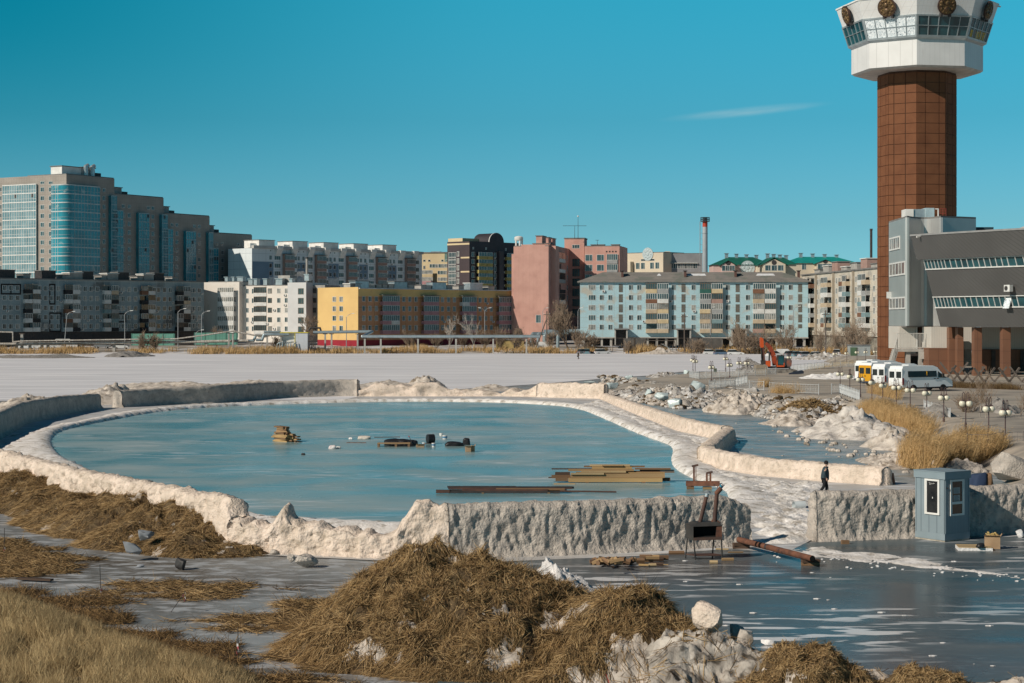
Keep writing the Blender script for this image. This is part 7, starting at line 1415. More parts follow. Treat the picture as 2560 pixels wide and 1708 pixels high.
# black barbecue stove with two chimney pipes
c = G(1762, 1400, .0); k = c.y / F; e = empty('barbecue_stove', c, R(0), 'black metal barbecue stove on legs with two tilted chimney pipes', 'stove')
sx = lambda x: (1440 + .2809 * x - 1762) * k; sz = lambda y: (1400 - (1140 + .2809 * y)) * k
x0, xm, x1 = sx(990), sx(1045), sx(1302); zb, zt, zr = sz(755), sz(630), sz(598)
yb = .55
MB().add([(xm, 0, zb), (x1, .10, zb + .03), (x1, .10 + yb, zb + .05), (x0, yb, zb + .05), (xm, 0, zt), (x1, .10, zt + .04), (x1, .10 + yb, zt + .06), (x0, yb, zt + .06)], [(0, 1, 2, 3), (1, 2, 6, 5), (2, 3, 7, 6), (3, 0, 4, 7)]).build('firebox', blk, e)
MB().add([(xm, -.03, zt), (x1 + .02, .08, zt + .03), (x1, .12 + yb, zt + .06), (x0 - .02, yb, zt + .06), (xm + .15, .12, zr), (x1 - .15, .2, zr + .03), (x1 - .18, yb, zr + .04), (x0 + .2, yb - .1, zr + .03)], [(0, 1, 5, 4), (1, 2, 6, 5), (2, 3, 7, 6), (3, 0, 4, 7), (4, 5, 6, 7), (3, 2, 1, 0)]).build('lid', blk, e)
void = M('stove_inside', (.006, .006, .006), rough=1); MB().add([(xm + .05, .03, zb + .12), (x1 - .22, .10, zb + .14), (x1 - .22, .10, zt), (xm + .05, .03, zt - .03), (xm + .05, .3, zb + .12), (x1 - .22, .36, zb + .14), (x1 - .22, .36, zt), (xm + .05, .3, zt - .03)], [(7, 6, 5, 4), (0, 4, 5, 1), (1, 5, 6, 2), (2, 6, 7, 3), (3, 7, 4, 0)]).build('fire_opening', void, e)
MB().add([(xm, 0, zb), (x1, .10, zb + .03), (x1, .10, zb + .14), (xm, 0, zb + .11), (xm, .03, zb), (x1, .13, zb + .03), (x1, .13, zb + .14), (xm, .03, zb + .11)], [(0, 1, 2, 3), (7, 6, 5, 4), (0, 4, 5, 1), (1, 5, 6, 2), (2, 6, 7, 3), (3, 7, 4, 0)]).build('front_rail', M('stove_rust', (.06, .045, .045), (.1, .06, .045), scale=.3, rough=.7), e)
MB().add([(x1 - .24, .09, zb + .02), (x1, .10, zb + .03), (x1, .10, zt + .04), (x1 - .2, .09, zt + .03), (x1 - .24, .12, zb + .02), (x1, .13, zb + .03), (x1, .13, zt + .04), (x1 - .2, .12, zt + .03)], [(0, 1, 2, 3), (7, 6, 5, 4), (0, 4, 5, 1), (1, 5, 6, 2), (2, 6, 7, 3), (3, 7, 4, 0)]).build('side_panel', rust, e)
for (xa, ya, xb, yb2, yy) in ((1002, 760, 985, 938, .5), (1048, 770, 1064, 950, .02), (1298, 755, 1306, 905, .15), (1240, 750, 1228, 860, .6)): MB().tube((sx(xa), yy, sz(yb2) if False else max(0, sz(yb2) - yy * .12)), (sx(xa), yy, zb + .03), .03, .03, 6).build('leg', blk, e) if False else MB().tube((sx(xb), yy, 0), (sx(xa), yy, zb + .03), .028, .028, 6).build('leg', blk, e)
MB().hexa([(sx(985), .5, .14), (sx(1064), .02, .14), (sx(1306), .15, .14), (sx(1235), .6, .14), (sx(985), .5, .18), (sx(1064), .02, .18), (sx(1306), .15, .18), (sx(1235), .6, .18)]).build('lower_shelf', sdark, e)
a, b_ = Vector((sx(1112), .35, sz(600))), Vector((sx(1170), .38, sz(372))); o = MB().tube(a, b_, .075, .075, 12).build('chimney_pipe', sdark, e, smooth=True); d = (b_ - a).normalized(); MB().tube(b_, b_ + d * .12, .078, .078, 12).build('collar', galv_m, o); MB().tube(b_ + d * .17, b_ + d * .24, .15, .06, 12).build('cap', galv_m, o)
a, b_, c2 = Vector((sx(1240), .3, sz(596))), Vector((sx(1262), .3, sz(335))), Vector((sx(1300), .3, sz(292))); o = MB().tube(a, b_, .085, .08, 12).build('chimney_pipe', sdark, e, smooth=True); MB().tube(b_, c2, .095, .095, 12).ball(b_, .096, 12, 8).build('elbow', rust, o, smooth=True); MB().tube(c2 + Vector((-.02, 0, .04)), c2 + Vector((-.03, 0, .14)), .05, .02, 8).build('bottle', M('blue_plastic', (.05, .3, .42), rough=.2), o)
MB().add([(sx(1205), .25, zr), (sx(1295), .25, zr - .02), (sx(1300), .5, zr - .02), (sx(1208), .5, zr), (sx(1225), .28, zr + .12), (sx(1255), .28, zr + .12), (sx(1255), .35, zr + .12), (sx(1225), .35, zr + .12)], [(0, 1, 5, 4), (1, 2, 6, 5), (2, 3, 7, 6), (3, 0, 4, 7), (4, 5, 6, 7)]).build('hood', rust, e)
# firewood
def fw(x, y, L_, wd, ang, z, m, label, grp='firewood by the stove', cat='firewood', tilt=0.0):
    p = G(1440 + .2809 * x, 1140 + .2809 * y, z); rr = random.Random(int(x * 7 + y)); t = wd * .55
    mb = MB(); n_ = 5; pl_ = [(wd / 2 * math.cos(2 * math.pi * i / n_ + rr.random() * .5), t * math.sin(2 * math.pi * i / n_ + rr.random() * .5)) for i in range(n_)]; mb.prism(pl_, 'x', -L_ / 2, L_ / 2)
    o = mb.build('firewood_log', m, loc=p); o.rotation_euler = (rr.uniform(-.4, .4), tilt, ang); return tag(o, label, cat, grp)
rnd = random.Random(5)
for i in range(30):
    t = rnd.random(); x = 150 + 360 * t; hpile = .42 * math.exp(-((x - 350) / 110) ** 2); z = .08 + rnd.random() * hpile; fw(x, 950 - rnd.random() * 26, rnd.uniform(.3, .5), rnd.uniform(.11, .19), rnd.uniform(-1.1, 1.3), z, wood[rnd.choice((1, 2, 2, 3, 1))], 'split log in the untidy firewood pile left of the stove', tilt=rnd.uniform(-.5, .5))
for i, (x, y, L_, wd, z, mi, lb) in enumerate(((575, 935, .3, .2, .12, 2, 'square cut log lying right of the firewood pile'), (640, 925, .4, .17, .1, 2, 'split log with pale end in the row right of the firewood pile'), (720, 918, .5, .16, .1, 3, 'dark split log behind the pale ended one'), (770, 905, .45, .17, .14, 2, 'round log at the right end of the firewood row'), (680, 900, .5, .15, .22, 1, 'log lying on top of the firewood row'), (620, 893, .45, .12, .25, 2, 'thin log resting on the firewood row'))): fw(x, y, L_, wd, rnd.uniform(-.1, .1), z, wood[mi], lb)
for i, (x, y, L_, wd, mi, a_, lb) in enumerate(((720, 962, .5, .12, 3, -.1, 'flat dark slab lying before the firewood row'), (600, 972, .35, .08, 0, -.15, 'small yellow wood splinter before the firewood row'), (680, 970, .28, .1, 4, .2, 'bright wood piece with a star shaped end'), (800, 968, .18, .03, 0, -.2, 'thin pale stick right of the bright wood piece'), (1225, 945, .3, .12, 4, -.1, 'pale firewood piece under the stove shelf'), (1350, 920, .45, .1, 1, .1, 'broken board right of the stove legs'), (895, 862, .6, .14, 2, .02, 'dark square log at the foot of the wall left of the stove'), (1420, 858, .6, .05, 1, .05, 'thin brown lath behind the stove legs'), (1300, 830, .5, .07, 4, -.2, 'yellowish bark scraps at the foot of the rough wall'))): fw(x, y, L_, wd, a_, .06, wood[mi], lb, None)
# long rusty pipe on two wood blocks
pz = lambda x, y, z: G(1440 + .2809 * x, 1140 + .2809 * y, z)
e = empty('long_pipe', pz(1450, 745, .35), 0, 'long rusty steel pipe lying aslant on two wooden blocks', 'pipe'); c0 = Vector(e.location); p1 = pz(2105, 915, .33)
dirp = (p1 - c0); MB().tube((0, 0, 0), dirp, .115, .115, 16, cap=False).build('pipe', rust, e, smooth=True); dn = dirp.normalized(); MB().tube(dirp - dn * .02, dirp + dn * .004, .1, .1, 14).build('bore', void, e); MB().tube(dirp * .395, dirp * .42, .117, .117, 16).build('band', dark_m, e)
for i, (x, y, nm) in enumerate(((1472, 828, 'upper'), (2090, 980, 'lower'))):
    c = pz(x, y, 0)
    for j in range(2): tag(MB().box(-.33, .33, 0, .3, 0, .105).build('timber_block', wood[3 if i == 0 or j else 2], loc=(c.x + .03 * j, c.y, .01 + j * .108), rz=.15 * j - .05), ['lower timber under', 'upper timber under'][j] + f' the {nm} end of the long rusty pipe', 'timber block', 'timbers under the long pipe')
# blue grey ticket booth
zB = lambda x, y: (1960 + .2553 * x, 1080 + .2553 * y)
p_f = G(*zB(1575, 1080), 0); p_l = G(*zB(1287, 1042), 0); p_r = G(*zB(1815, 1056), 0)
bt = M('booth_blue_grey', (.24, .30, .335), (.21, .265, .295), scale=1.2, rough=.5); joints(bt, .13, 60, .008, (.08, .11, .13), amount=.55); btl = M('booth_trim', (.25, .31, .345), (.22, .28, .31), scale=.8, rough=.5); plw = M('booth_base_pale', (.5, .46, .38), (.3, .27, .22), scale=.3, rough=.9)
d = Vector((p_l.x - p_f.x, p_l.y - p_f.y, 0)); wl_ = d.length; dl = d.normalized(); dr_v = Vector((p_r.x - p_f.x, p_r.y - p_f.y, 0)); wr_ = dr_v.length; dr_n = dr_v.normalized()
e = empty('ticket_booth', p_f, 0, 'blue grey ticket booth with two white framed windows', 'booth'); k = p_f.y / F; hz = lambda y: (zB(0, 1080)[1] - zB(0, y)[1]) * k
zt0, zt1 = hz(468), hz(402)
P4 = [Vector((0, 0, 0)), dl * wl_, dl * wl_ + dr_n * wr_, dr_n * wr_]
def quadprism(pts, z0, z1, grow=0.0):
    c = sum(pts, Vector()) / 4; q = [p_ + (p_ - c).normalized() * grow for p_ in pts]; return MB().hexa([p_ + Vector((0, 0, z0)) for p_ in q] + [p_ + Vector((0, 0, z1)) for p_ in q])
quadprism(P4, .06, .32, .015).build('base_board', btl, e); quadprism(P4, 0, .058, -.02).build('base', plw, e); quadprism(P4, .321, zt0, 0).build('walls', bt, e); quadprism(P4, zt0 + .002, zt1, .07).build('roof_fascia', btl, e); quadprism(P4, zt1 + .002, zt1 + .04, .09).build('roof_cap', btl, e)
def on_wall(dv, s0, s1, z0, z1, o0, o1):
    n = Vector((dv.y, -dv.x, 0)); n = n if n.y < 0 else -n; a, b_ = dv * s0, dv * s1; return [a + n * o0 + Vector((0, 0, z0)), b_ + n * o0 + Vector((0, 0, z0)), b_ + n * o1 + Vector((0, 0, z0)), a + n * o1 + Vector((0, 0, z0)), a + n * o0 + Vector((0, 0, z1)), b_ + n * o0 + Vector((0, 0, z1)), b_ + n * o1 + Vector((0, 0, z1)), a + n * o1 + Vector((0, 0, z1))]
def wframe(dv, s0, s1, z0, z1, splits, nm):
    mb = MB(); t = .075
    for a_, b_, c_, d_ in ((s0, s1, z0, z0 + t), (s0, s1, z1 - t, z1)): mb.hexa(on_wall(dv, a_, b_, c_, d_, .005, .055))
    for a_, b_ in ((s0, s0 + t), (s1 - t, s1)): mb.hexa(on_wall(dv, a_, b_, z0 + t, z1 - t, .005, .055))
    for a_, b_ in ((s0 + t, s0 + 1.55 * t), (s1 - 1.55 * t, s1 - t)): mb.hexa(on_wall(dv, a_, b_, z0 + t, z1 - t, .005, .04))
    for zz in splits: mb.hexa(on_wall(dv, s0 + t, s1 - t, zz - t * .7, zz + t * .7, .005, .05))
    o = mb.build(nm, white_m, e); MB().hexa(on_wall(dv, s0 + t, s1 - t, z0 + t, z1 - t, .006, .02)).build('pane', M('booth_glass', (.012, .014, .016), (.03, .032, .034), scale=.5, rough=.1, spec=.5), o); return o
sl_ = lambda x: (1575 - x) / 288 * wl_; sr_ = lambda x: (x - 1575) / 240 * wr_
o1 = wframe(dl, sl_(1530), sl_(1385), hz(822), hz(468) - .02, (), 'window'); rz_l = math.atan2(dl.y, dl.x)
zz0, zz1 = hz(828), hz(474); o2 = wframe(dr_n, sr_(1622), sr_(1758), zz0, zz1, (hz(703),), 'window')
paper = M('paper_white', (.5, .5, .48), (.42, .42, .41), scale=.3, rough=.9); ink = M('ink_grey', (.12, .12, .13), rough=.9)
for y0, y1 in ((612, 552), (684, 628)):
    q = MB().hexa(on_wall(dr_n, sr_(1655), sr_(1718), hz(y0), hz(y1), .021, .024)).build('paper_notice', paper, o2); ln = MB(); n_ = 6; zz = hz(y1) - .03
    for j in range(n_): ln.hexa(on_wall(dr_n, sr_(1662), sr_(1662 + (48 if j % 3 else 38)), zz - .012 - j * .035, zz - j * .035, .0242, .0255))
    ln.build('writing', ink, q)
sk = MB(); rr = random.Random(2); prev = None
for j in range(14):
    s_ = sl_(1425 + j * 4.2); z_ = hz(520) + rr.uniform(-.05, .05) + (.03 if j > 9 else 0)
    p_ = on_wall(dl, s_, s_, z_, z_, .024, .024)[0]
    if prev is not None: sk.tube(prev, p_, .006, None, 4)
    prev = p_
sk.build('scribble', white_m, o1); MB().hexa(on_wall(dl, sl_(1463), sl_(1457), hz(664), hz(648), .021, .03)).build('latch', white_m, o1)
for dv, s_ in ((dl, .03), (dl, wl_ - .06), (dr_n, .03), (dr_n, wr_ - .06)): MB().hexa(on_wall(dv, s_, s_ + .05, .33, zt0 - .01, .002, .02)).build('corner_trim', btl, e)
hd = on_wall(dr_n, sr_(1592), sr_(1600), hz(560), hz(545), .002, .05); MB().hexa(hd).build('handle', dark_m, e)
# small things by the booth
c = G(*zB(1875, 1165), 0); e = empty('foam_slab', c, -.12, 'white foam slab with a brown board on top, right of the booth', 'slab'); k = c.y / F; MB().box(-165 * .2553 * k, 165 * .2553 * k, 0, 1.1, 0, .11).build('foam', snow_white, e); MB().box(-160 * .2553 * k, 160 * .2553 * k, .02, 1.08, .112, .135).build('board', wood[4], e)
lumpy('black_tool', G(*zB(1920, 1130), .14), .34, .25, .17, tarp, 'black tool lying on the board of the white foam slab', 'tool', 21)
e = cbox(0, 0, .6, .5, .48, 'large cardboard box filled with yellow scraps, at the right of the foam slab', -.25, pos=G(*zB(2040, 1146), .02)); o = MB(); rr = random.Random(9)
for _ in range(26): o.obox((rr.uniform(-.24, .24), rr.uniform(.08, .42), .44 + rr.uniform(0, .14)), (rr.uniform(-1, 1), rr.uniform(-1, 1), rr.uniform(-.4, .6)), .16, .07, .03)
so_ = o.build('wood_scraps', M('scrap_yellow', (.6, .44, .17), (.45, .32, .12), scale=.3, rough=.85), loc=Vector(e.location) + Vector((0, 0, .01)), rz=-.25); tag(so_, 'yellow wood scraps heaped in the large cardboard box', 'wood scraps', kind='stuff')
c = G(*zB(605, 1100), 0); o = MB().box(-.15, .15, 0, .2, 0, .15).build('wood_block', wood[2], loc=c, rz=.1); tag(o, 'small reddish wood block before the rough wall left of the booth', 'wood block')
c = G(2000, 1272, .05); e = empty('white_tube', c, .2, 'short wide white tube lying on the snow path', 'tube'); MB().tube((-.32, 0, .17), (.25, .05, .17), .19, .19, 18, cap=False).build('tube', M('tube_white', (.7, .76, .78), rough=.5), e, smooth=True); MB().tube((.249, .05, .17), (.252, .05, .17), .18, .18, 16).build('bore', M('tube_dark', (.02, .04, .07), rough=.8), e)
tag(plank(G(2008, 1277, .05), G(2060, 1288, .06), .5, .05, M('board_pale_blue', (.42, .55, .6), rough=.6), 'pale_board', 'pale blue board lying flat beside the white tube', 'board', None)); tag(plank(G(1895, 1285 - 2, .03), G(1900, 1284, .03), .04, .03, wood[1], 'wood_stick', 'short stick on the path snow', 'stick', None))
rp = M('rust_white_sheet', (.42, .34, .3), (.2, .10, .07), scale=.35, rough=.8)
p0, p1 = G(2178, 1208, 0), G(2238, 1212, 0); e = empty('rusty_sheet', p0, math.atan2((p1 - p0).y, (p1 - p0).x), 'rusty peeling steel sheet propped behind the end of the cream wall', 'steel sheet'); L_ = (p1 - p0).length; MB().prism([(0, 0), (L_, 0), (L_ * .93, .62), (-.1, 1.0), (-.1, 0)], 'y', .0, .04).build('sheet', rp, e)
# dark bundle behind the wall and a plank on the left
lumpy('navy_bundle', G(2447, 1232, .0), 1.0, .6, 1.08, M('navy_cloth', (.02, .04, .09), rough=.8), 'navy blue bundle behind the rough wall right of the booth', 'bundle', 23); lumpy('brown_bundle', G(2473, 1232, 0), .42, .4, 1.05, wood[2], 'brown bundle touching the navy bundle behind the wall', 'bundle', 24)
tag(plank(G(47, 1446, .06), G(130, 1450, .06), .22, .07, wood[3], 'dark_plank', 'dark wet plank lying on the mud at the left edge', 'plank', None))
stone = M('grey_stone', (.30, .32, .35), (.2, .215, .235), scale=.4, rough=.7)
# stakes with striped tape
for i, (px, y0, y1, lean, lb) in enumerate(((10, 1320, 1384, .02, 'thin stake with striped tape at the left edge'), (252, 1412, 1484, -.03, 'thin stake with striped tape in the middle of the muddy path'), (428, 1530, 1481, .42, 'short stake leaning right with striped tape at its top'), (595, 1568, 1650, .0, 'thin stake with striped tape before the left grass bank'))):
    b0 = max(y0, y1); t0 = min(y0, y1); c = G(px, b0, 0); k = c.y / F; h = (b0 - t0) * k; e = empty('marker_stake', c, 0, lb, 'stake'); MB().tube((0, 0, 0), (lean, 0, h), .012, None, 5).build('stake', dark_m, e)
    zt_ = h * (.45 if i == 3 else .2 if i < 2 else .95); mb = MB(); rr = random.Random(i)
    for j in range(4): mb.mat(j % 2).obox((lean * zt_ / h + rr.uniform(-.03, .05), -.01, zt_ - j * .07), (rr.uniform(-.4, .4), .1, -1), .085, .05, .006)
    mb.build('tape', [M('tape_white', (.7, .68, .68), rough=.6), M('tape_red', (.5, .12, .14), rough=.6)], e)
c = G(1515, 1698, .35) if False else Vector(((1515 - 1280) / F * 49.2, 49.2, .02)); 
# ================================================================ people
def skin_body(name, nodes, edges, m, parent, lv=2):
    me = bpy.data.meshes.new(name); me.from_pydata([n[:3] for n in nodes], edges, []); o = bpy.data.objects.new(name, me); link(o, parent); bm_ = bmesh.new(); bm_.from_mesh(me); ly = bm_.verts.layers.skin.verify(); bm_.verts.ensure_lookup_table()
    for v, n in zip(bm_.verts, nodes): v[ly].radius = (n[3], n[4] if len(n) > 4 else n[3])
    bm_.verts[0][ly].use_root = True; bm_.to_mesh(me); bm_.free(); me.materials.append(m); s_ = o.modifiers.new('skin', 'SKIN'); s_.use_smooth_shade = True; u_ = o.modifiers.new('sub', 'SUBSURF'); u_.levels = u_.render_levels = lv; return o
skin_m = M('skin', (.5, .31, .23), rough=.6); jk = M('jacket_dark_teal', (.035, .06, .075), (.022, .04, .05), scale=.15, rough=.75, bump=.01); tr_m = M('trousers_black', (.012, .013, .016), rough=.85); hat_m = M('knit_black', (.012, .012, .015), rough=.95); boot = M('boot_black', (.012, .011, .01), rough=.6)
def person(loc, rz, label, sc_=1.0, jm=None, stride=.36, tm=None):
    e = empty('person', loc, rz, label, 'person'); e.scale = (sc_,) * 3; jm = jm or jk; tm = tm or tr_m
    # x is forward
    N_ = [(0, 0, .93, .13, .15), (.02, 0, 1.12, .12, .15), (.03, 0, 1.33, .13, .17), (.045, 0, 1.45, .08, .10), (.06, 0, 1.52, .055), (.075, 0, 1.585, .07, .075), (.08, 0, 1.66, .092, .082), (.07, 0, 1.73, .07, .065),
          (.0, .10, .86, .095), (.16 * stride / .36, .11, .50, .068), (.10 * stride / .36, .11, .10, .05), (.27 * stride / .36, .12, .035, .04),
          (-.01, -.10, .86, .095), (-.04, -.11, .50, .068), (-.42 * stride / .36, -.11, .16, .05), (-.38 * stride / .36, -.11, .02, .04),
          (.03, .20, 1.40, .065), (-.03, .235, 1.13, .052), (.10, .215, .93, .04), (.03, -.20, 1.40, .065), (-.04, -.235, 1.13, .052), (.08, -.215, .92, .04)]
    E_ = [(0, 1), (1, 2), (2, 3), (3, 4), (4, 5), (5, 6), (6, 7), (0, 8), (8, 9), (9, 10), (10, 11), (0, 12), (12, 13), (13, 14), (14, 15), (2, 16), (16, 17), (17, 18), (2, 19), (19, 20), (20, 21)]
    skin_body('body', N_, E_, skin_m, e)
    J = [(0, 0, .74, .22, .23), (.01, 0, .96, .215, .235), (.02, 0, 1.15, .20, .225), (.03, 0, 1.34, .18, .235), (.045, 0, 1.47, .115, .13), (.05, 0, 1.525, .085, .095), (.03, .21, 1.40, .095), (-.035, .255, 1.13, .098), (.09, .225, .97, .066), (.03, -.21, 1.40, .095), (-.045, -.255, 1.13, .098), (.07, -.225, .96, .066)]
    skin_body('jacket', J, [(0, 1), (1, 2), (2, 3), (3, 4), (4, 5), (3, 6), (6, 7), (7, 8), (3, 9), (9, 10), (10, 11)], jm, e)
    s3_ = stride / .36; T = [(0, 0, .88, .15, .16), (0, .10, .82, .112), (.16 * s3_, .11, .50, .085), (.105 * s3_, .11, .14, .07), (-.01, -.10, .82, .112), (-.045, -.11, .50, .085), (-.40 * s3_, -.11, .19, .068)]
    skin_body('trousers', T, [(0, 1), (1, 2), (2, 3), (0, 4), (4, 5), (5, 6)], tm, e)
    for y, x, z, px_ in ((.11, .10 * s3_, .05, .9), (-.11, -.42 * s3_, .12, .5)):
        b = MB().ball((0, 0, 0), .13, 12, 7, (1.2, .48, .5)); o = b.build('boot', boot, e, smooth=True); o.location = (x + .07 * (1 if y > 0 else .2), y, .06 if y > 0 else .09); o.rotation_euler = (0, 0 if y > 0 else .85, 0)
    MB().lathe([(.108, -.035), (.112, .03), (.098, .09), (.06, .125), (0, .135)], n=16).build('hat', hat_m, e, smooth=True).location = (.068, 0, 1.68)
    MB().ball((.10, 0, 1.47), .10, 12, 6, (1, 1.1, .5)).build('collar', jm, e, smooth=True)
    MB().ball((.165, 0, 1.615), .018, 6, 4).build('nose', skin_m, e); MB().ball((.14, .036, 1.648), .011, 6, 4).ball((.14, -.036, 1.648), .011, 6, 4).build('eyes', void, e); MB().box(.148, .158, -.022, .022, 1.572, 1.58).build('mouth', M('lips', (.35, .14, .12), rough=.6), e)
    for sy, hx, hz_ in ((1, .10, .93), (-1, .08, .92)):
        hb = MB().ball((0, 0, 0), .05, 10, 6, (.85, .5, 1.05)); h_ = hb.build('hand', skin_m, e, smooth=True); h_.location = (hx + .02, sy * .215, hz_ - .05); fg = MB()
        for j in range(4): x = -.03 + .02 * j; fg.tube((x, 0, -.03), (x + .012, -sy * .012, -.075 - .008 * (j in (1, 2))), .0095, .009, 6).tube((x + .012, -sy * .012, -.075 - .008 * (j in (1, 2))), (x + .03, -sy * .03, -.10), .009, .0075, 6)
        fg.tube((.035, 0, .0), (.06, -sy * .02, -.045), .011, .009, 6); fg.build('fingers', skin_m, h_)
    return e
c = G(2062, 1240, 0); e = person(c, R(-8), 'person in a dark teal padded jacket and black hat walking behind the ice wall', 1.0, None, .24)
MB().tube((.13, .112, .74), (.20, .118, .30), .012, None, 5).build('trouser_stripe', M('stripe_olive', (.22, .2, .08), rough=.8), e)
c = G(1446, 898, .01); e = person(c, R(200), 'small distant person in dark clothes walking on the snowy lake', .98, M('coat_dark_brown', (.035, .025, .022), rough=.9), .16); MB().box(-.15, .15, -.07, .07, -.2, .12).build('bag', hat_m, e).location = (.05, -.32, .72)
# ================================================================ straw, reeds, grass, trees
def strands(name, base, dirs, L_, wd, mats, parent=None, seed=0, bend=.25, probs=None, loc=None):
    """base (n,3), dirs (n,3) unit, L_ (n,) lengths: one bent three-sided straw each"""
    rs = np.random.RandomState(seed); n = len(base); up = rs.normal(size=(n, 3)); sd = np.cross(dirs, up); sd /= np.linalg.norm(sd, axis=1)[:, None] + 1e-9; nn = np.cross(sd, dirs)
    off_ = (rs.rand(n, 1) - .5) * 2 * bend * L_[:, None]; off2 = (rs.rand(n, 1) - .5) * 2 * bend * L_[:, None]
    p0 = base; p1 = base + dirs * L_[:, None] * .5 + sd * off_ * .5 + nn * off2 * .4; p2 = base + dirs * L_[:, None] + sd * off_ * .3 + nn * off2
    w_ = (wd if np.ndim(wd) else np.full(n, wd))[:, None]; V = np.stack([p0 + sd * w_ / 2, p0 - sd * w_ / 2, p0 + nn * w_ * .6, p1 + sd * w_ * .5, p1 - sd * w_ * .5, p1 + nn * w_ * .6, p2], 1).reshape(-1, 3)
    b = np.arange(n)[:, None, None] * 7; Q = np.array([[0, 1, 4, 3], [1, 2, 5, 4], [2, 0, 3, 5]])[None] + b; T = np.array([[3, 4, 6, 6], [4, 5, 6, 6], [5, 3, 6, 6]])[None] + b
    k = rs.choice(len(mats), n, p=probs); q = Q.reshape(-1, 4); t = T.reshape(-1, 4)[:, :3]
    me = bpy.data.meshes.new(name); nv = len(V); me.vertices.add(nv); me.vertices.foreach_set('co', V.astype(np.float32).ravel())
    lp = np.concatenate([q.ravel(), t.ravel()]).astype(np.int32); me.loops.add(len(lp)); me.loops.foreach_set('vertex_index', lp); ls = np.concatenate([np.arange(len(q)) * 4, len(q) * 4 + np.arange(len(t)) * 3]).astype(np.int32)
    me.polygons.add(len(ls)); me.polygons.foreach_set('loop_start', ls); me.polygons.foreach_set('material_index', np.concatenate([np.repeat(k, 3), np.repeat(k, 3)]).astype(np.int32)); me.update(calc_edges=True)
    for m in mats: me.materials.append(m)
    o = bpy.data.objects.new(name, me)
    if loc is not None: o.location = loc
    return link(o, parent)
def unit(a): return a / (np.linalg.norm(a, axis=1)[:, None] + 1e-9)
def hay_pile(name, cones, bounds, res, label, nst, seed, snow=(), rough=.16, slope=.62, Lr=(.4, 1.05), snow_m=None, thr=.5, soft=.35):
    """cones: (x, y, height, slope factor); an uneven heap as the upper envelope of rounded cones"""
    x0, x1, y0, y1 = bounds; xs = np.arange(x0, x1, res); ys = np.arange(y0, y1, res); gx, gy = np.meshgrid(xs, ys); p = np.stack([gx.ravel(), gy.ravel(), 0 * gx.ravel()], 1)
    wob = np.stack([fbm(p + 31 + seed, 1.3, 3, seed), fbm(p + 57 + seed, 1.3, 3, seed + 5)], 1) * .35
    def hgt(pp, wob):
        hs = []
        for cx, cy, ch, sf in cones:
            d = np.sqrt((pp[:, 0] + wob[:, 0] - cx) ** 2 + ((pp[:, 1] + wob[:, 1] - cy) * .95) ** 2 + soft ** 2) - soft * .8; hs.append(ch - slope * sf * d)
        hs = np.array(hs); m = hs.max(0); return m + .05 * np.log(np.exp((hs - m) / .05).sum(0)) - .02
    z = hgt(p, wob); on = np.clip(z / .5, 0, 1); z = z + on * (rough * 1.3 * fbm(p, .9, 3, seed + 7) + rough * .8 * fbm(p, .33, 3, seed + 8, .6, True)); p[:, 2] = np.maximum(z, -.25)
    f = gridf(len(xs), len(ys)); keep = (p[f, 2].max(1) > -.02); f = f[keep]; Z = p[:, 2].reshape(gx.shape); gz = np.gradient(Z, res)
    # snow shows through where the noise says so
    c_ = p[f].mean(1); sn = fbm(c_ * np.array([1, 1, 1]) + 3.3 + seed, .8, 4, seed + 13) + .35 * fbm(c_ + 9, .15, 2, seed + 15)
    for sx_, sy_, sr, sv in snow: sn = sn + sv * np.exp(-(((c_[:, 0] - sx_) / sr) ** 2 + ((c_[:, 1] - sy_) / sr) ** 2))
    mi = (sn > thr).astype(int); uu, inv = np.unique(f, return_inverse=True); e = empty(name, (0, 0, 0), 0, label, 'hay heap')
    np_mesh('mound', p[uu], inv.reshape(-1, 4), [hay_base, snow_m or snow_heap_m], e, smooth=True, mi=mi)
    rs = np.random.RandomState(seed); fi = rs.choice(len(f), nst * 2); keepm = (mi[fi] == 0) | (rs.rand(len(fi)) < .10); cl = fbm(c_[fi] + 77, .5, 3, seed + 21); keepm &= (cl + rs.rand(len(fi)) * .9 > .25); fi = fi[keepm][:nst]
    q = f[fi]; a, b_ = rs.rand(len(fi), 1), rs.rand(len(fi), 1); base = p[q[:, 0]] * (1 - a) * (1 - b_) + p[q[:, 1]] * a * (1 - b_) + p[q[:, 2]] * a * b_ + p[q[:, 3]] * (1 - a) * b_
    ix = np.clip(((base[:, 0] - x0) / res).astype(int), 0, len(xs) - 1); iy = np.clip(((base[:, 1] - y0) / res).astype(int), 0, len(ys) - 1); sxg, syg = gz[1][iy, ix], gz[0][iy, ix]
    dn = np.stack([-sxg, -syg, -(sxg ** 2 + syg ** 2)], 1); g_ = np.linalg.norm(dn, axis=1)[:, None] + .15; flow = np.stack([fbm(base + 5, 1.1, 2, seed + 31), fbm(base + 15, 1.1, 2, seed + 33), 0 * base[:, 0]], 1)
    d = unit(dn / g_ * 1.0 + flow * .6 + rs.normal(size=base.shape) * .36); sl_ = (d[:, 0] * sxg + d[:, 1] * syg); d[:, 2] = sl_ + rs.rand(len(base)) * .22 + .02; d = unit(d)
    L_ = rs.uniform(*Lr, len(base)); base = base - d * L_[:, None] * .35; base[:, 2] += .015
    strands('straw', base, d, L_, rs.uniform(.008, .017, len(base)), hay_t, e, seed, .14, (.31, .28, .24, .17)); return e, hgt
cn = lambda px, py, d, sf=1.0: (((px - 1280) / F * d), d, H + (HZ - py) / F * d - .22, sf)
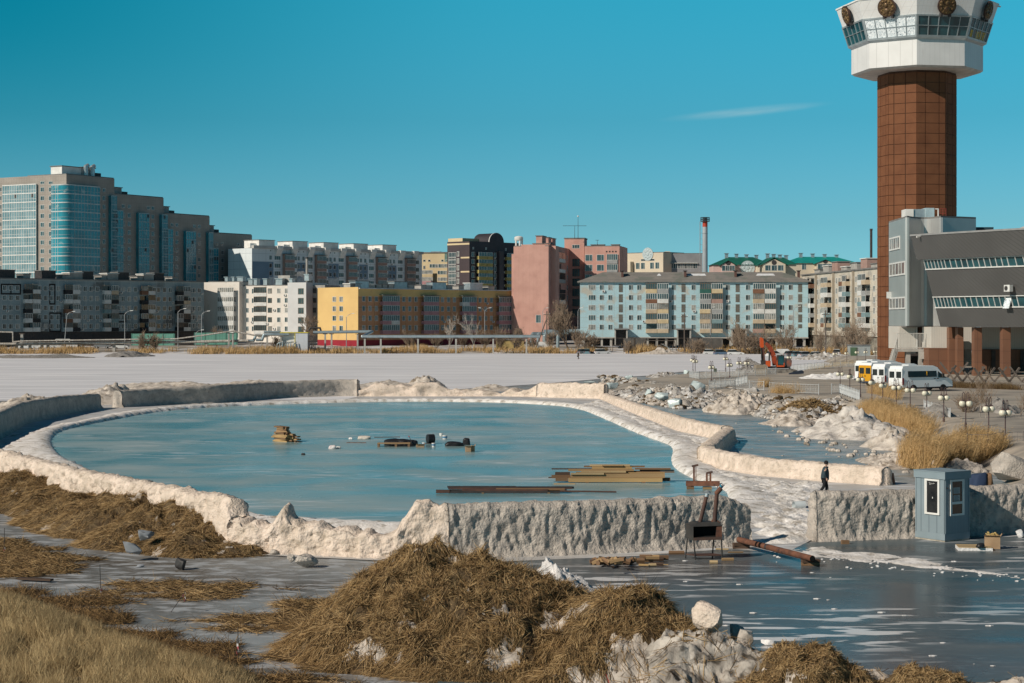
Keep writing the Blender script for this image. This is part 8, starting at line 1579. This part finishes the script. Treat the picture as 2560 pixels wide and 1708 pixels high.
hay_pile('hay_heap', [cn(1055, 1356, 53, 1.15), cn(1072, 1362, 52.6, 1.2), cn(1120, 1412, 52.5, .9), cn(1160, 1388, 52.5), cn(1205, 1376, 52.5, .95), cn(1255, 1390, 52.3, .95), cn(1300, 1424, 52, 1), cn(1360, 1478, 51.5, .95), cn(1440, 1505, 51, .9), cn(1500, 1480, 50.5, 1), cn(1540, 1450, 50.3, 1.1), cn(1590, 1498, 50, 1), cn(1640, 1530, 49.5, .95), cn(1690, 1560, 49, .9), cn(985, 1455, 53.2, 1.05), cn(900, 1505, 53.4, .95)],
         (-8.8, 7.0, 43.0, 60.0), .075, 'large brown hay heap with a pointed top in the middle foreground', 85000, 101, snow=((2.2, 47.2, 1.3, 1.2), (-.1, 48.4, .6, .9), (3.2, 47.2, 1.1, .9), (1.2, 50.2, .55, 1.1), (-2.2, 51.0, .35, .45), (3.6, 46.2, 1.2, .6)), thr=.62)
k1 = lambda px, py, d, sf=1.0: ((px - 1280) / F * d, d, H + (HZ - py) / F * d - .08, sf)
hay_pile('hay_heap', [k1(-120, 1170, 97, .8), k1(-40, 1176, 96, .8), k1(20, 1182, 95, .8), k1(90, 1200, 93, .75), k1(150, 1212, 91, .75), k1(230, 1232, 86, .7), k1(300, 1236, 84, .7), k1(350, 1236, 82.5, .75), k1(440, 1254, 79.5, .75), k1(500, 1280, 78, .8), k1(545, 1306, 76.5, .85), k1(590, 1350, 74.5, .85), k1(640, 1385, 73, .8), k1(480, 1330, 75, .75), k1(380, 1300, 77.5, .65), k1(200, 1290, 84, .55)],
         (-33, -7.8, 63, 101), .14, 'long hay heap in front of the sunlit ice wall at the left', 65000, 103, snow=((-13.5, 76.5, 1.4, .5), (-12.2, 74.5, 1.0, .4)), slope=.55, Lr=(.4, .9), thr=.95, soft=.6)
# dirty snow ridge with hay along the bottom right
hay_pile('snow_ridge', [cn(1720, 1545, 47.6, .9), cn(1790, 1560, 47.2, .9), cn(1860, 1606, 46.8, .9), cn(1940, 1640, 46.4, .8), cn(1700, 1590, 46.5, .8)], (3.3, 8.0, 43.0, 50.0), .06, 'dirty snow mound between the two hay tops at the lower right', 3500, 105, snow=((4.5, 46.5, 3.0, 1.6),), thr=.35, slope=.85, rough=.14, snow_m=M('dirty_snow', (.55, .50, .44), (.26, .23, .20), scale=.5, rough=.85, bump=.05, bscale=.12, c3=(.09, .075, .06), s3=.35, lo3=.52, hi3=.66))
hay_pile('hay_heap', [cn(2010, 1600, 46, 1.0), cn(1970, 1622, 45.8, .95), cn(2060, 1618, 45.8, .95), cn(2120, 1660, 45.4, .9), cn(1890, 1680, 45, .9)], (5.0, 9.4, 42.5, 48.5), .055, 'low dark hay heap at the lower right, between dirty snow', 22000, 107, snow=((8.5, 46.2, .5, .3),), thr=.8, slope=.7, Lr=(.25, .6))
hay_pile('snow_ridge', [cn(2100, 1626, 46.9, .9), cn(2160, 1640, 46.7, .9), cn(2220, 1672, 46.4, .85), cn(2270, 1690, 46, .8)], (7.3, 10.6, 44.0, 48.5), .06, 'clean curved snow edge right of the low dark hay heap', 600, 109, snow=((8.7, 46.5, 3, 2),), thr=.3, slope=.9, rough=.07)
hay_pile('hay_heap', [cn(2270, 1668, 45.2, .9), cn(2320, 1662, 45, .9), cn(2370, 1680, 44.8, .9)], (8.0, 11.0, 42.8, 46.6), .06, 'small dark hay heap at the bottom edge near the right corner', 9000, 111, thr=.75, slope=.7, Lr=(.25, .55))
hay_pile('snow_ridge', [cn(2430, 1685, 45.6, .8), cn(2490, 1678, 45.5, .8), cn(2560, 1668, 45.4, .8), cn(2550, 1660, 45.3, 1.3)], (9.3, 13.5, 43.2, 47.4), .06, 'snow edge in the bottom right corner', 500, 113, snow=((11.5, 45.4, 3, 2),), thr=.3, slope=.8, rough=.08)
boulder('snow_boulder', 1778, 1588, 90, 84, snow_dirt_shade, 'big white snow boulder on the dirty mound beside the dark yard ice', 'snow boulder', seed=201, z0=.62, rough=.14).location.y -= 0
b_ = bpy.data.objects['snow_boulder']; b_.location = ((1778 - 1280) / F * 48.2, 48.2, H + (HZ - 1588) / F * 48.2)
for px, py, w_, h_, lb, d in ((1838, 1610, 42, 46, 'shaded snow chunk right of the big snow boulder', 48.6), (1862, 1622, 40, 48, 'pointed pale snow chunk with a dark side, right of the boulder', 48.0)): o = boulder('snow_chunk', px, py, w_, h_, snow_heap_m if d < 48.5 else snow_gray_shade, lb, 'snow chunk', seed=px, rough=.2); o.location = ((px - 1280) / F * d, d, H + (HZ - py) / F * d)
boulder('snow_chunk', 1918, 1613, 36, 15, snow_white, 'low white snow chunk lying on the yard ice', 'snow chunk', seed=207)
heap('snow_slope', 1390, 1508, 240, 1392, M('slope_snow', (.70, .68, .67), (.5, .49, .49), scale=.6, rough=.85, bump=.06, bscale=.12), 'snow slope in shade behind the right shoulder of the big hay heap', 'snow heap', depth=3.2, seed=208, ls=.15, lump=.35, power=1.3, res=90, skew=-.5)
for px, py, w_, h_, lb in ((368, 1343, 40, 32, 'upper pale grey stone stuck in the left hay heap'), (335, 1378, 52, 36, 'lower slate grey stone with a sharp face in the left hay heap'), (355, 1413, 26, 16, 'flat grey stone at the foot of the left hay heap'), (455, 1420, 30, 40, 'dark stone in the shade of the left hay heap')):
    d = {1343: 74.5, 1378: 72.5, 1413: 70.5, 1420: 69.8}[py]; o = boulder('grey_stone', px, py, w_, h_, stone if py < 1415 else dark_m, lb, 'stone', seed=px, rough=.25); o.location = ((px - 1280) / F * d, d - .3, H + (HZ - py) / F * d - .1)
p0 = Vector(((1518 - 1280) / F * 46.6, 46.3, H + (HZ - 1702) / F * 46.4)); e = empty('red_ribbon', p0, 0, 'short red ribbon standing in the snow of the big hay heap', 'ribbon'); MB().obox((0, 0, .05), (-.35, 0, 1), .26, .05, .012).obox((.03, -.01, -.02), (-.2, 0, 1), .16, .04, .012).build('ribbon', M('ribbon_red', (.5, .06, .04), rough=.6), e)
# flat straw litter and grass
def ground_straw(name, poly, n, seed, label, Lr=(.3, .7), up=.06, mats=None, patch=.2, wr=(.01, .018), lean=None, z=.01, cat='straw litter', base_m=True, pr=None):
    P_ = np.array([(q.x, q.y) for q in poly]); rs = np.random.RandomState(seed); lo, hi = P_.min(0), P_.max(0); pts = []
    m_ = n * 5; b = np.stack([rs.uniform(lo[0], hi[0], m_), rs.uniform(lo[1], hi[1], m_), np.full(m_, z)], 1); sd_ = sdist(b, poly); cl = fbm(b * np.array([.6, 1.4, 1]), 1.2, 4, seed); b = b[(cl + np.clip(sd_, -1.5, 2) * .5 > patch)][:n]
    nn = len(b); d = unit(np.stack([rs.normal(size=nn) * 1.0, rs.normal(size=nn) * .7, rs.rand(nn) * up * 2], 1) if lean is None else np.stack([rs.normal(size=nn) * .35 + lean[0], rs.normal(size=nn) * .35 + lean[1], .55 + rs.rand(nn) * up], 1))
    o = strands(name, b, d, rs.uniform(*Lr, nn), rs.uniform(*wr, nn), mats or hay_t, None, seed, .25, pr); return tag(o, label, cat, kind='stuff')
ground_straw('straw_litter', [G(x, y) for x, y in ((-60, 1350), (40, 1352), (150, 1378), (235, 1398), (215, 1420), (120, 1440), (-60, 1442))], 16000, 301, 'flat straw litter at the left edge below the long hay heap', patch=.0)
ground_straw('straw_litter', [G(x, y) for x, y in ((-60, 1480), (70, 1474), (180, 1500), (300, 1560), (420, 1600), (560, 1650), (760, 1712), (600, 1760), (-80, 1790))], 42000, 303, 'dark matted straw along the edge of the left grass bank', patch=.05, up=.2, mats=hay_t[1:], Lr=(.25, .6))
ground_straw('straw_litter', [G(x, y) for x, y in ((230, 1440), (700, 1440), (760, 1560), (800, 1690), (640, 1660), (400, 1560), (160, 1480))], 6500, 305, 'loose straw strewn over the muddy ice path', patch=1.0)
ground_straw('straw_litter', [G(x, y) for x, y in ((690, 1520), (760, 1500), (900, 1700), (1000, 1740), (760, 1740), (690, 1600))], 9000, 307, 'straw spilling from the left foot of the big hay heap', patch=.15)
# the grass bank rises to the lower left
GB = [G(x, y) for x, y in ((-160, 1500), (60, 1506), (200, 1556), (330, 1606), (470, 1652), (620, 1696), (760, 1760), (700, 2100), (-400, 2100))]
xs = np.arange(-22, -3, .25); ys = np.arange(31, 62, .25); gx, gy = np.meshgrid(xs, ys); pv = np.stack([gx.ravel(), gy.ravel(), 0 * gx.ravel()], 1); sd = sdist(pv, GB); pv[:, 2] = np.where(sd > 0, .06 * sd + .12 * np.tanh(sd), -.1) + .08 * fbm(pv, 1.4, 3, 41) * (sd > 0)
fq = gridf(len(xs), len(ys)); keep = sd[fq].max(1) > -.2; fq = fq[keep]; u_, inv = np.unique(fq, return_inverse=True); np_mesh('grass_bank', pv[u_], inv.reshape(-1, 4), M('grass_soil', (.16, .12, .07), (.08, .055, .035), scale=.5, rough=1, bump=.05), smooth=True)['kind'] = 'structure'
rs = np.random.RandomState(9); b = np.stack([rs.uniform(-21, -3, 330000), rs.uniform(42, 61, 330000), 0 * np.zeros(330000)], 1); sd = sdist(b, GB); cl = fbm(b, .7, 3, 55); kp = (sd > .25 + .3 * rs.rand(len(b))) & (cl + rs.rand(len(b)) * .8 > .25); b = b[kp]; sd = sd[kp]; b = b[:80000]; sd = sd[:80000]; b[:, 2] = .06 * sd + .12 * np.tanh(sd) - .02
nn = len(b); wv = fbm(b, .8, 3, 57); d = unit(np.stack([.45 + .9 * wv + rs.normal(size=nn) * .4, .1 + rs.normal(size=nn) * .35, .75 + .3 * rs.rand(nn)], 1)); tall = np.clip(sd / 2.0, .25, 1)
tag(strands('dry_grass', b, d, rs.uniform(.2, .75, nn) * (.5 + .6 * tall), rs.uniform(.008, .016, nn), grass_t, None, 9, .4, (.42, .38, .2)), 'pale dry grass covering the bank at the lower left', 'grass', kind='stuff')
# reeds
def reeds(name, bands, n, seed, label, hr=(1.5, 2.3), lean=(.35, 0), mats=None, z0=0.0, wr=(.012, .022), plume=True):
    rs = np.random.RandomState(seed); B = []
    for (xa, ya), (xb, yb), dep, w_ in bands:
        a, c_ = G(xa, ya, z0), G(xb, yb, z0); m_ = int(n * w_); t = rs.rand(m_); e_ = rs.rand(m_) * dep; p_ = np.stack([a.x + (c_.x - a.x) * t + rs.normal(size=m_) * .2, a.y + (c_.y - a.y) * t + e_, np.full(m_, z0 - .05)], 1); B.append(p_)
    b = np.concatenate(B); cl = fbm(b, 1.6, 3, seed); b = b[(cl + rs.rand(len(b)) * 1.3 > .05)]; nn = len(b); cl = fbm(b, 2.2, 3, seed + 1)
    d = unit(np.stack([lean[0] + rs.normal(size=nn) * .22 + .3 * cl, lean[1] + rs.normal(size=nn) * .2, np.ones(nn)], 1)); L_ = rs.uniform(*hr, nn) * (1 + .28 * cl)
    V = [strands(name, b, d, L_, rs.uniform(*wr, nn), mats or reed_t, None, seed, .10, (.34, .42, .24))]; tag(V[0], label, 'reeds', kind='stuff')
    # loose leaves and feathery tips
    k = nn; i = rs.randint(0, nn, k); tt = rs.uniform(.35, 1.0, k); tip = b[i] + d[i] * (L_[i] * tt)[:, None]; dd = unit(d[i] * .6 + rs.normal(size=(k, 3)) * .5 + np.array([.5, 0, -.1])); le = rs.uniform(.12, .42, k) * (hr[1] / 2.3)
    o = strands(name + '_leaves', tip, dd, le, rs.uniform(*wr, k) * 1.15, mats or reed_t, V[0], seed + 1, .3, (.45, .38, .17)); return V[0]
reeds('reed_bed', [((2192, 1046), (2330, 1092), 9, 1.0)], 11000, 401, 'golden reed bed right of the pale snow ridge, behind the lamps', (1.1, 1.9), (.3, 0), z0=.4)
reeds('reed_bed', [((2268, 1166), (2340, 1178), 2.2, .2), ((2300, 1172), (2420, 1166), 7, .45), ((2420, 1160), (2500, 1150), 7, .35)], 17000, 403, 'tall golden reed bed behind the booth', (1.3, 2.2), (.38, 0), z0=.15)
reeds('dry_weeds', [((2188, 990), (2250, 1005), 5, 1.0)], 900, 405, 'thin pale reeds standing before the front minibus', (1.2, 2.0), (.25, 0), z0=1.1)
reeds('dry_weeds', [((1935, 992), (2000, 994), 3, .8), ((1900, 978), (1915, 978), 1.5, .4)], 1600, 407, 'dry weeds growing along the pale railing', (.7, 1.6), (.1, 0), z0=.9)
reeds('dry_weeds', [((2040, 930), (2160, 915), 12, 1.0)], 2200, 409, 'dry grass strip behind the far railing near the hall stairs', (.5, 1.3), (.1, 0), mats=grass_t, z0=.9)
reeds('dry_weeds', [((2378, 972), (2560, 978), 6, 1.0)], 6000, 411, 'brown weed tangle in front of the timber trestles', (.4, 1.0), (.1, 0), mats=[hay_t[2], hay_t[3], grass_t[2]], z0=1.2)
for nm, poly, n_ in (('straw_litter', ((1965, 1046), (2125, 1046), (2120, 1010), (2040, 998), (1975, 1015)), 2200),): 
    mo = bpy.data.objects['straw_mound']; vs = np.array([v.co for v in mo.data.vertices]) + np.array(mo.location); vs = vs[vs[:, 2] > .05]; r2 = np.random.RandomState(5); b = vs[r2.randint(0, len(vs), 4500)] + r2.normal(size=(4500, 3)) * np.array([.12, .12, .02]); d = unit(np.stack([r2.normal(size=4500), r2.normal(size=4500), r2.normal(size=4500) * .25 + .1], 1)); strands('straw', b, d, r2.uniform(.3, .9, 4500), r2.uniform(.03, .05, 4500), hay_t, mo, 6, .2, (.3, .4, .2, .1), loc=-Vector(mo.location))
# reeds along the far shore
rs = np.random.RandomState(77); n_ = 26000; bx = rs.uniform(-150, 98, n_); tmp = np.stack([bx, bx * 0, bx * 0], 1); ed = shore_edge(tmp); by = ed + rs.uniform(.5, 10, n_) ; cl = fbm(np.stack([bx, by * .3, bx * 0], 1), 9, 4, 78) + .5 * fbm(np.stack([bx, by, bx * 0], 1), 2.2, 2, 79); kp = cl + rs.rand(n_) * .6 > .12; b = np.stack([bx, by, np.full(n_, -.1)], 1)[kp]; cl = cl[kp]; b[:, 2] = .1 * (b[:, 1] - ed[kp]) - .2; nn = len(b)
d = unit(np.stack([.12 + rs.normal(size=nn) * .18, rs.normal(size=nn) * .15, np.ones(nn)], 1)); tag(strands('shore_reeds', b, d, rs.uniform(.6, 1.5, nn) * (1 + np.clip(cl, 0, 1) * .9), rs.uniform(.06, .12, nn), reed_t + [grass_t[2]], None, 77, .08, (.3, .3, .2, .2)), 'strip of golden reeds along the far lake shore', 'reeds', kind='stuff')
# ---- bare trees and bushes
bark_b = M('bark_brown', (.17, .125, .09), (.10, .075, .055), scale=.5, rough=.95); twig_m = M('twig_brown', (.27, .20, .145), (.19, .14, .10), scale=2, rough=.95); birch = M('birch_bark', (.46, .41, .36), (.25, .22, .2), scale=.6, rough=.85, lo=.5, hi=.7)
def bare_tree(x, y, z, h, spread, label, seed, nb=26, depth=4, m=None, tm=None, cat='tree', name='bare_tree', r0=None, grp='bare trees and bushes on the far shore', stems=1, tw=.035, up=.5):
    rr = random.Random(seed); e = empty(name, (x, y, z), 0, label, cat, grp); tr = MB(); cr = MB()
    def grow(p, d, L_, r, lv):
        q = p; nseg = 3 if lv < 2 else 2
        for s in range(nseg):
            d = (d + Vector((rr.gauss(0, .16), rr.gauss(0, .16), rr.gauss(.05, .1)))).normalized(); q2 = q + d * L_ / nseg
            (tr if lv == 0 else cr).tube(q, q2, max(r * (1 - s / nseg * .5), tw * .5), max(r * (1 - (s + 1) / nseg * .5), tw * .4), 5 if lv < 2 else 3, cap=False); 
            if lv < depth:
                for _ in range(rr.choice((1, 2, 2, 3)) if lv else rr.choice((2, 3))):
                    a = rr.uniform(0, 2 * math.pi); sd = Vector((math.cos(a), math.sin(a), rr.uniform(.1, .9) * up * 2)).normalized(); nd = (d * rr.uniform(.5, 1.0) + sd * spread * rr.uniform(.6, 1.1)).normalized(); grow(q2, nd, L_ * rr.uniform(.5, .72), r * .5, lv + 1)
            q = q2
    for s in range(stems):
        a = rr.uniform(0, 6.28); lean = Vector((math.cos(a) * .25 * (stems > 1), math.sin(a) * .25 * (stems > 1), 1)).normalized(); grow(Vector((rr.uniform(-.5, .5) * (stems > 1) * h * .12, rr.uniform(-.3, .3) * (stems > 1), -.3)), lean, h * (.55 if stems == 1 else .5) * rr.uniform(.85, 1.1), (r0 or h * .02), 0)
    tr.build('trunk', m or bark_b, e); cr.build('crown', tm or twig_m, e); return e
TS = [(1028, 872, 540, 5.5, 3, 'bare bush before the first pink balconies of the yellow block'), (1090, 874, 536, 5, 3, 'bare bush left of the leaning birch'), (1160, 872, 538, 5, 3, 'brown bush between the two birches'), (1212, 872, 540, 6.5, 4, 'brown bush under the double street light'), (1250, 872, 536, 6.5, 4, 'dense brown brush left of the yellow shed'), (1290, 872, 534, 6.5, 4, 'dense brown brush right of the yellow shed'), (1330, 874, 530, 5, 3, 'brown brush at the right end of the yellow block'), (1375, 876, 528, 5.5, 3, 'brown bush before the silver pipe row'), (1418, 878, 528, 13.5, 2, 'tall bare willow between pink and light blue blocks'), (1440, 876, 526, 7.5, 3, 'lower bare willow at the left corner of the light blue block'), (1475, 872, 522, 6, 2, 'thin bare tree before the left end of the light blue block'), (1566, 874, 518, 4.5, 3, 'bare shrub before the first porch'), (1732, 876, 516, 5.5, 3, 'bare shrub right of the dark utility pole'), (1752, 876, 516, 4.5, 3, 'small bare shrub left of the dark screen'), (1850, 876, 512, 9, 4, 'bushy bare tree before the third porch'), (1870, 876, 510, 8, 3, 'bare tree right of the third porch'), (1900, 874, 510, 8, 3, 'bare tree behind the excavator arm'), (1965, 874, 505, 9, 4, 'bare tree with reddish haze before the right end of the light blue block'), (2040, 876, 478, 8.5, 3, 'bare tree before the weathered block, left of the stout pole'), (2130, 880, 452, 10, 4, 'bare tree before the weathered block near the brown tower'), (2165, 882, 446, 8, 3, 'bare bush beside the green garage'), (2100, 880, 456, 7.5, 3, 'bare bush before the weathered block balconies'), (355, 876, 520, 5.2, 4, 'grey shrub growing through the heating pipe, left of two'), (385, 876, 520, 5.2, 4, 'grey shrub growing through the heating pipe, right of two'), (545, 850, 556, 6, 3, 'bare shrub before the white house glazed bay'), (690, 872, 522, 4.5, 3, 'bare shrub left of the pump hut'), (785, 862, 560, 9, 1, 'bare tree in the shade left of the yellow gable')]
for i, (px, py, d, h, st, lb) in enumerate(TS):
    c = P(px, py, d); bare_tree(c.x, d, shore_z(c.x, d) - .2 if d > 470 else .3, h, .75, lb, 500 + i, depth=4 if st < 3 else 3, stems=st, tw=.06, cat='tree' if h > 7 else 'bush', name='bare_tree' if h > 7 else 'bare_bush', r0=h * .014)
for i, (px, h, lean, lb) in enumerate(((1120, 10.5, -.12, 'leaning white birch before the shaded long side'), (1184, 12, .0, 'forked white birch before the second pink balconies'))):
    c = P(px, 874, 532); e = bare_tree(c.x, 532, .4, h, .55, lb, 560 + i, depth=3, m=birch, tm=birch, tw=.045, r0=.13); e.rotation_euler = (0, lean, 0)
SG = 'saplings among the lamps'
for i, (px, py, h, m_, lb) in enumerate(((2452, 1044, 3.6, birch, 'white birch sapling between the tenth and eleventh lamps'), (2462, 1046, 3.0, birch, 'second thin birch sapling beside the white one'), (2550, 1050, 3.0, birch, 'slim birch sapling at the right edge'), (2425, 1034, 2.4, None, 'bare brown sapling bush left of the birch saplings'), (2408, 1030, 2.0, None, 'low brown sapling bush by the tenth lamp'))):
    c = G(px, py, 1.25); bare_tree(c.x, c.y, 1.2, h, .5 if m_ else .9, lb, 580 + i, depth=3, m=m_, tm=m_ if False else None, stems=1 if m_ else 4, tw=.018, r0=.035, grp=SG, cat='sapling', name='sapling')
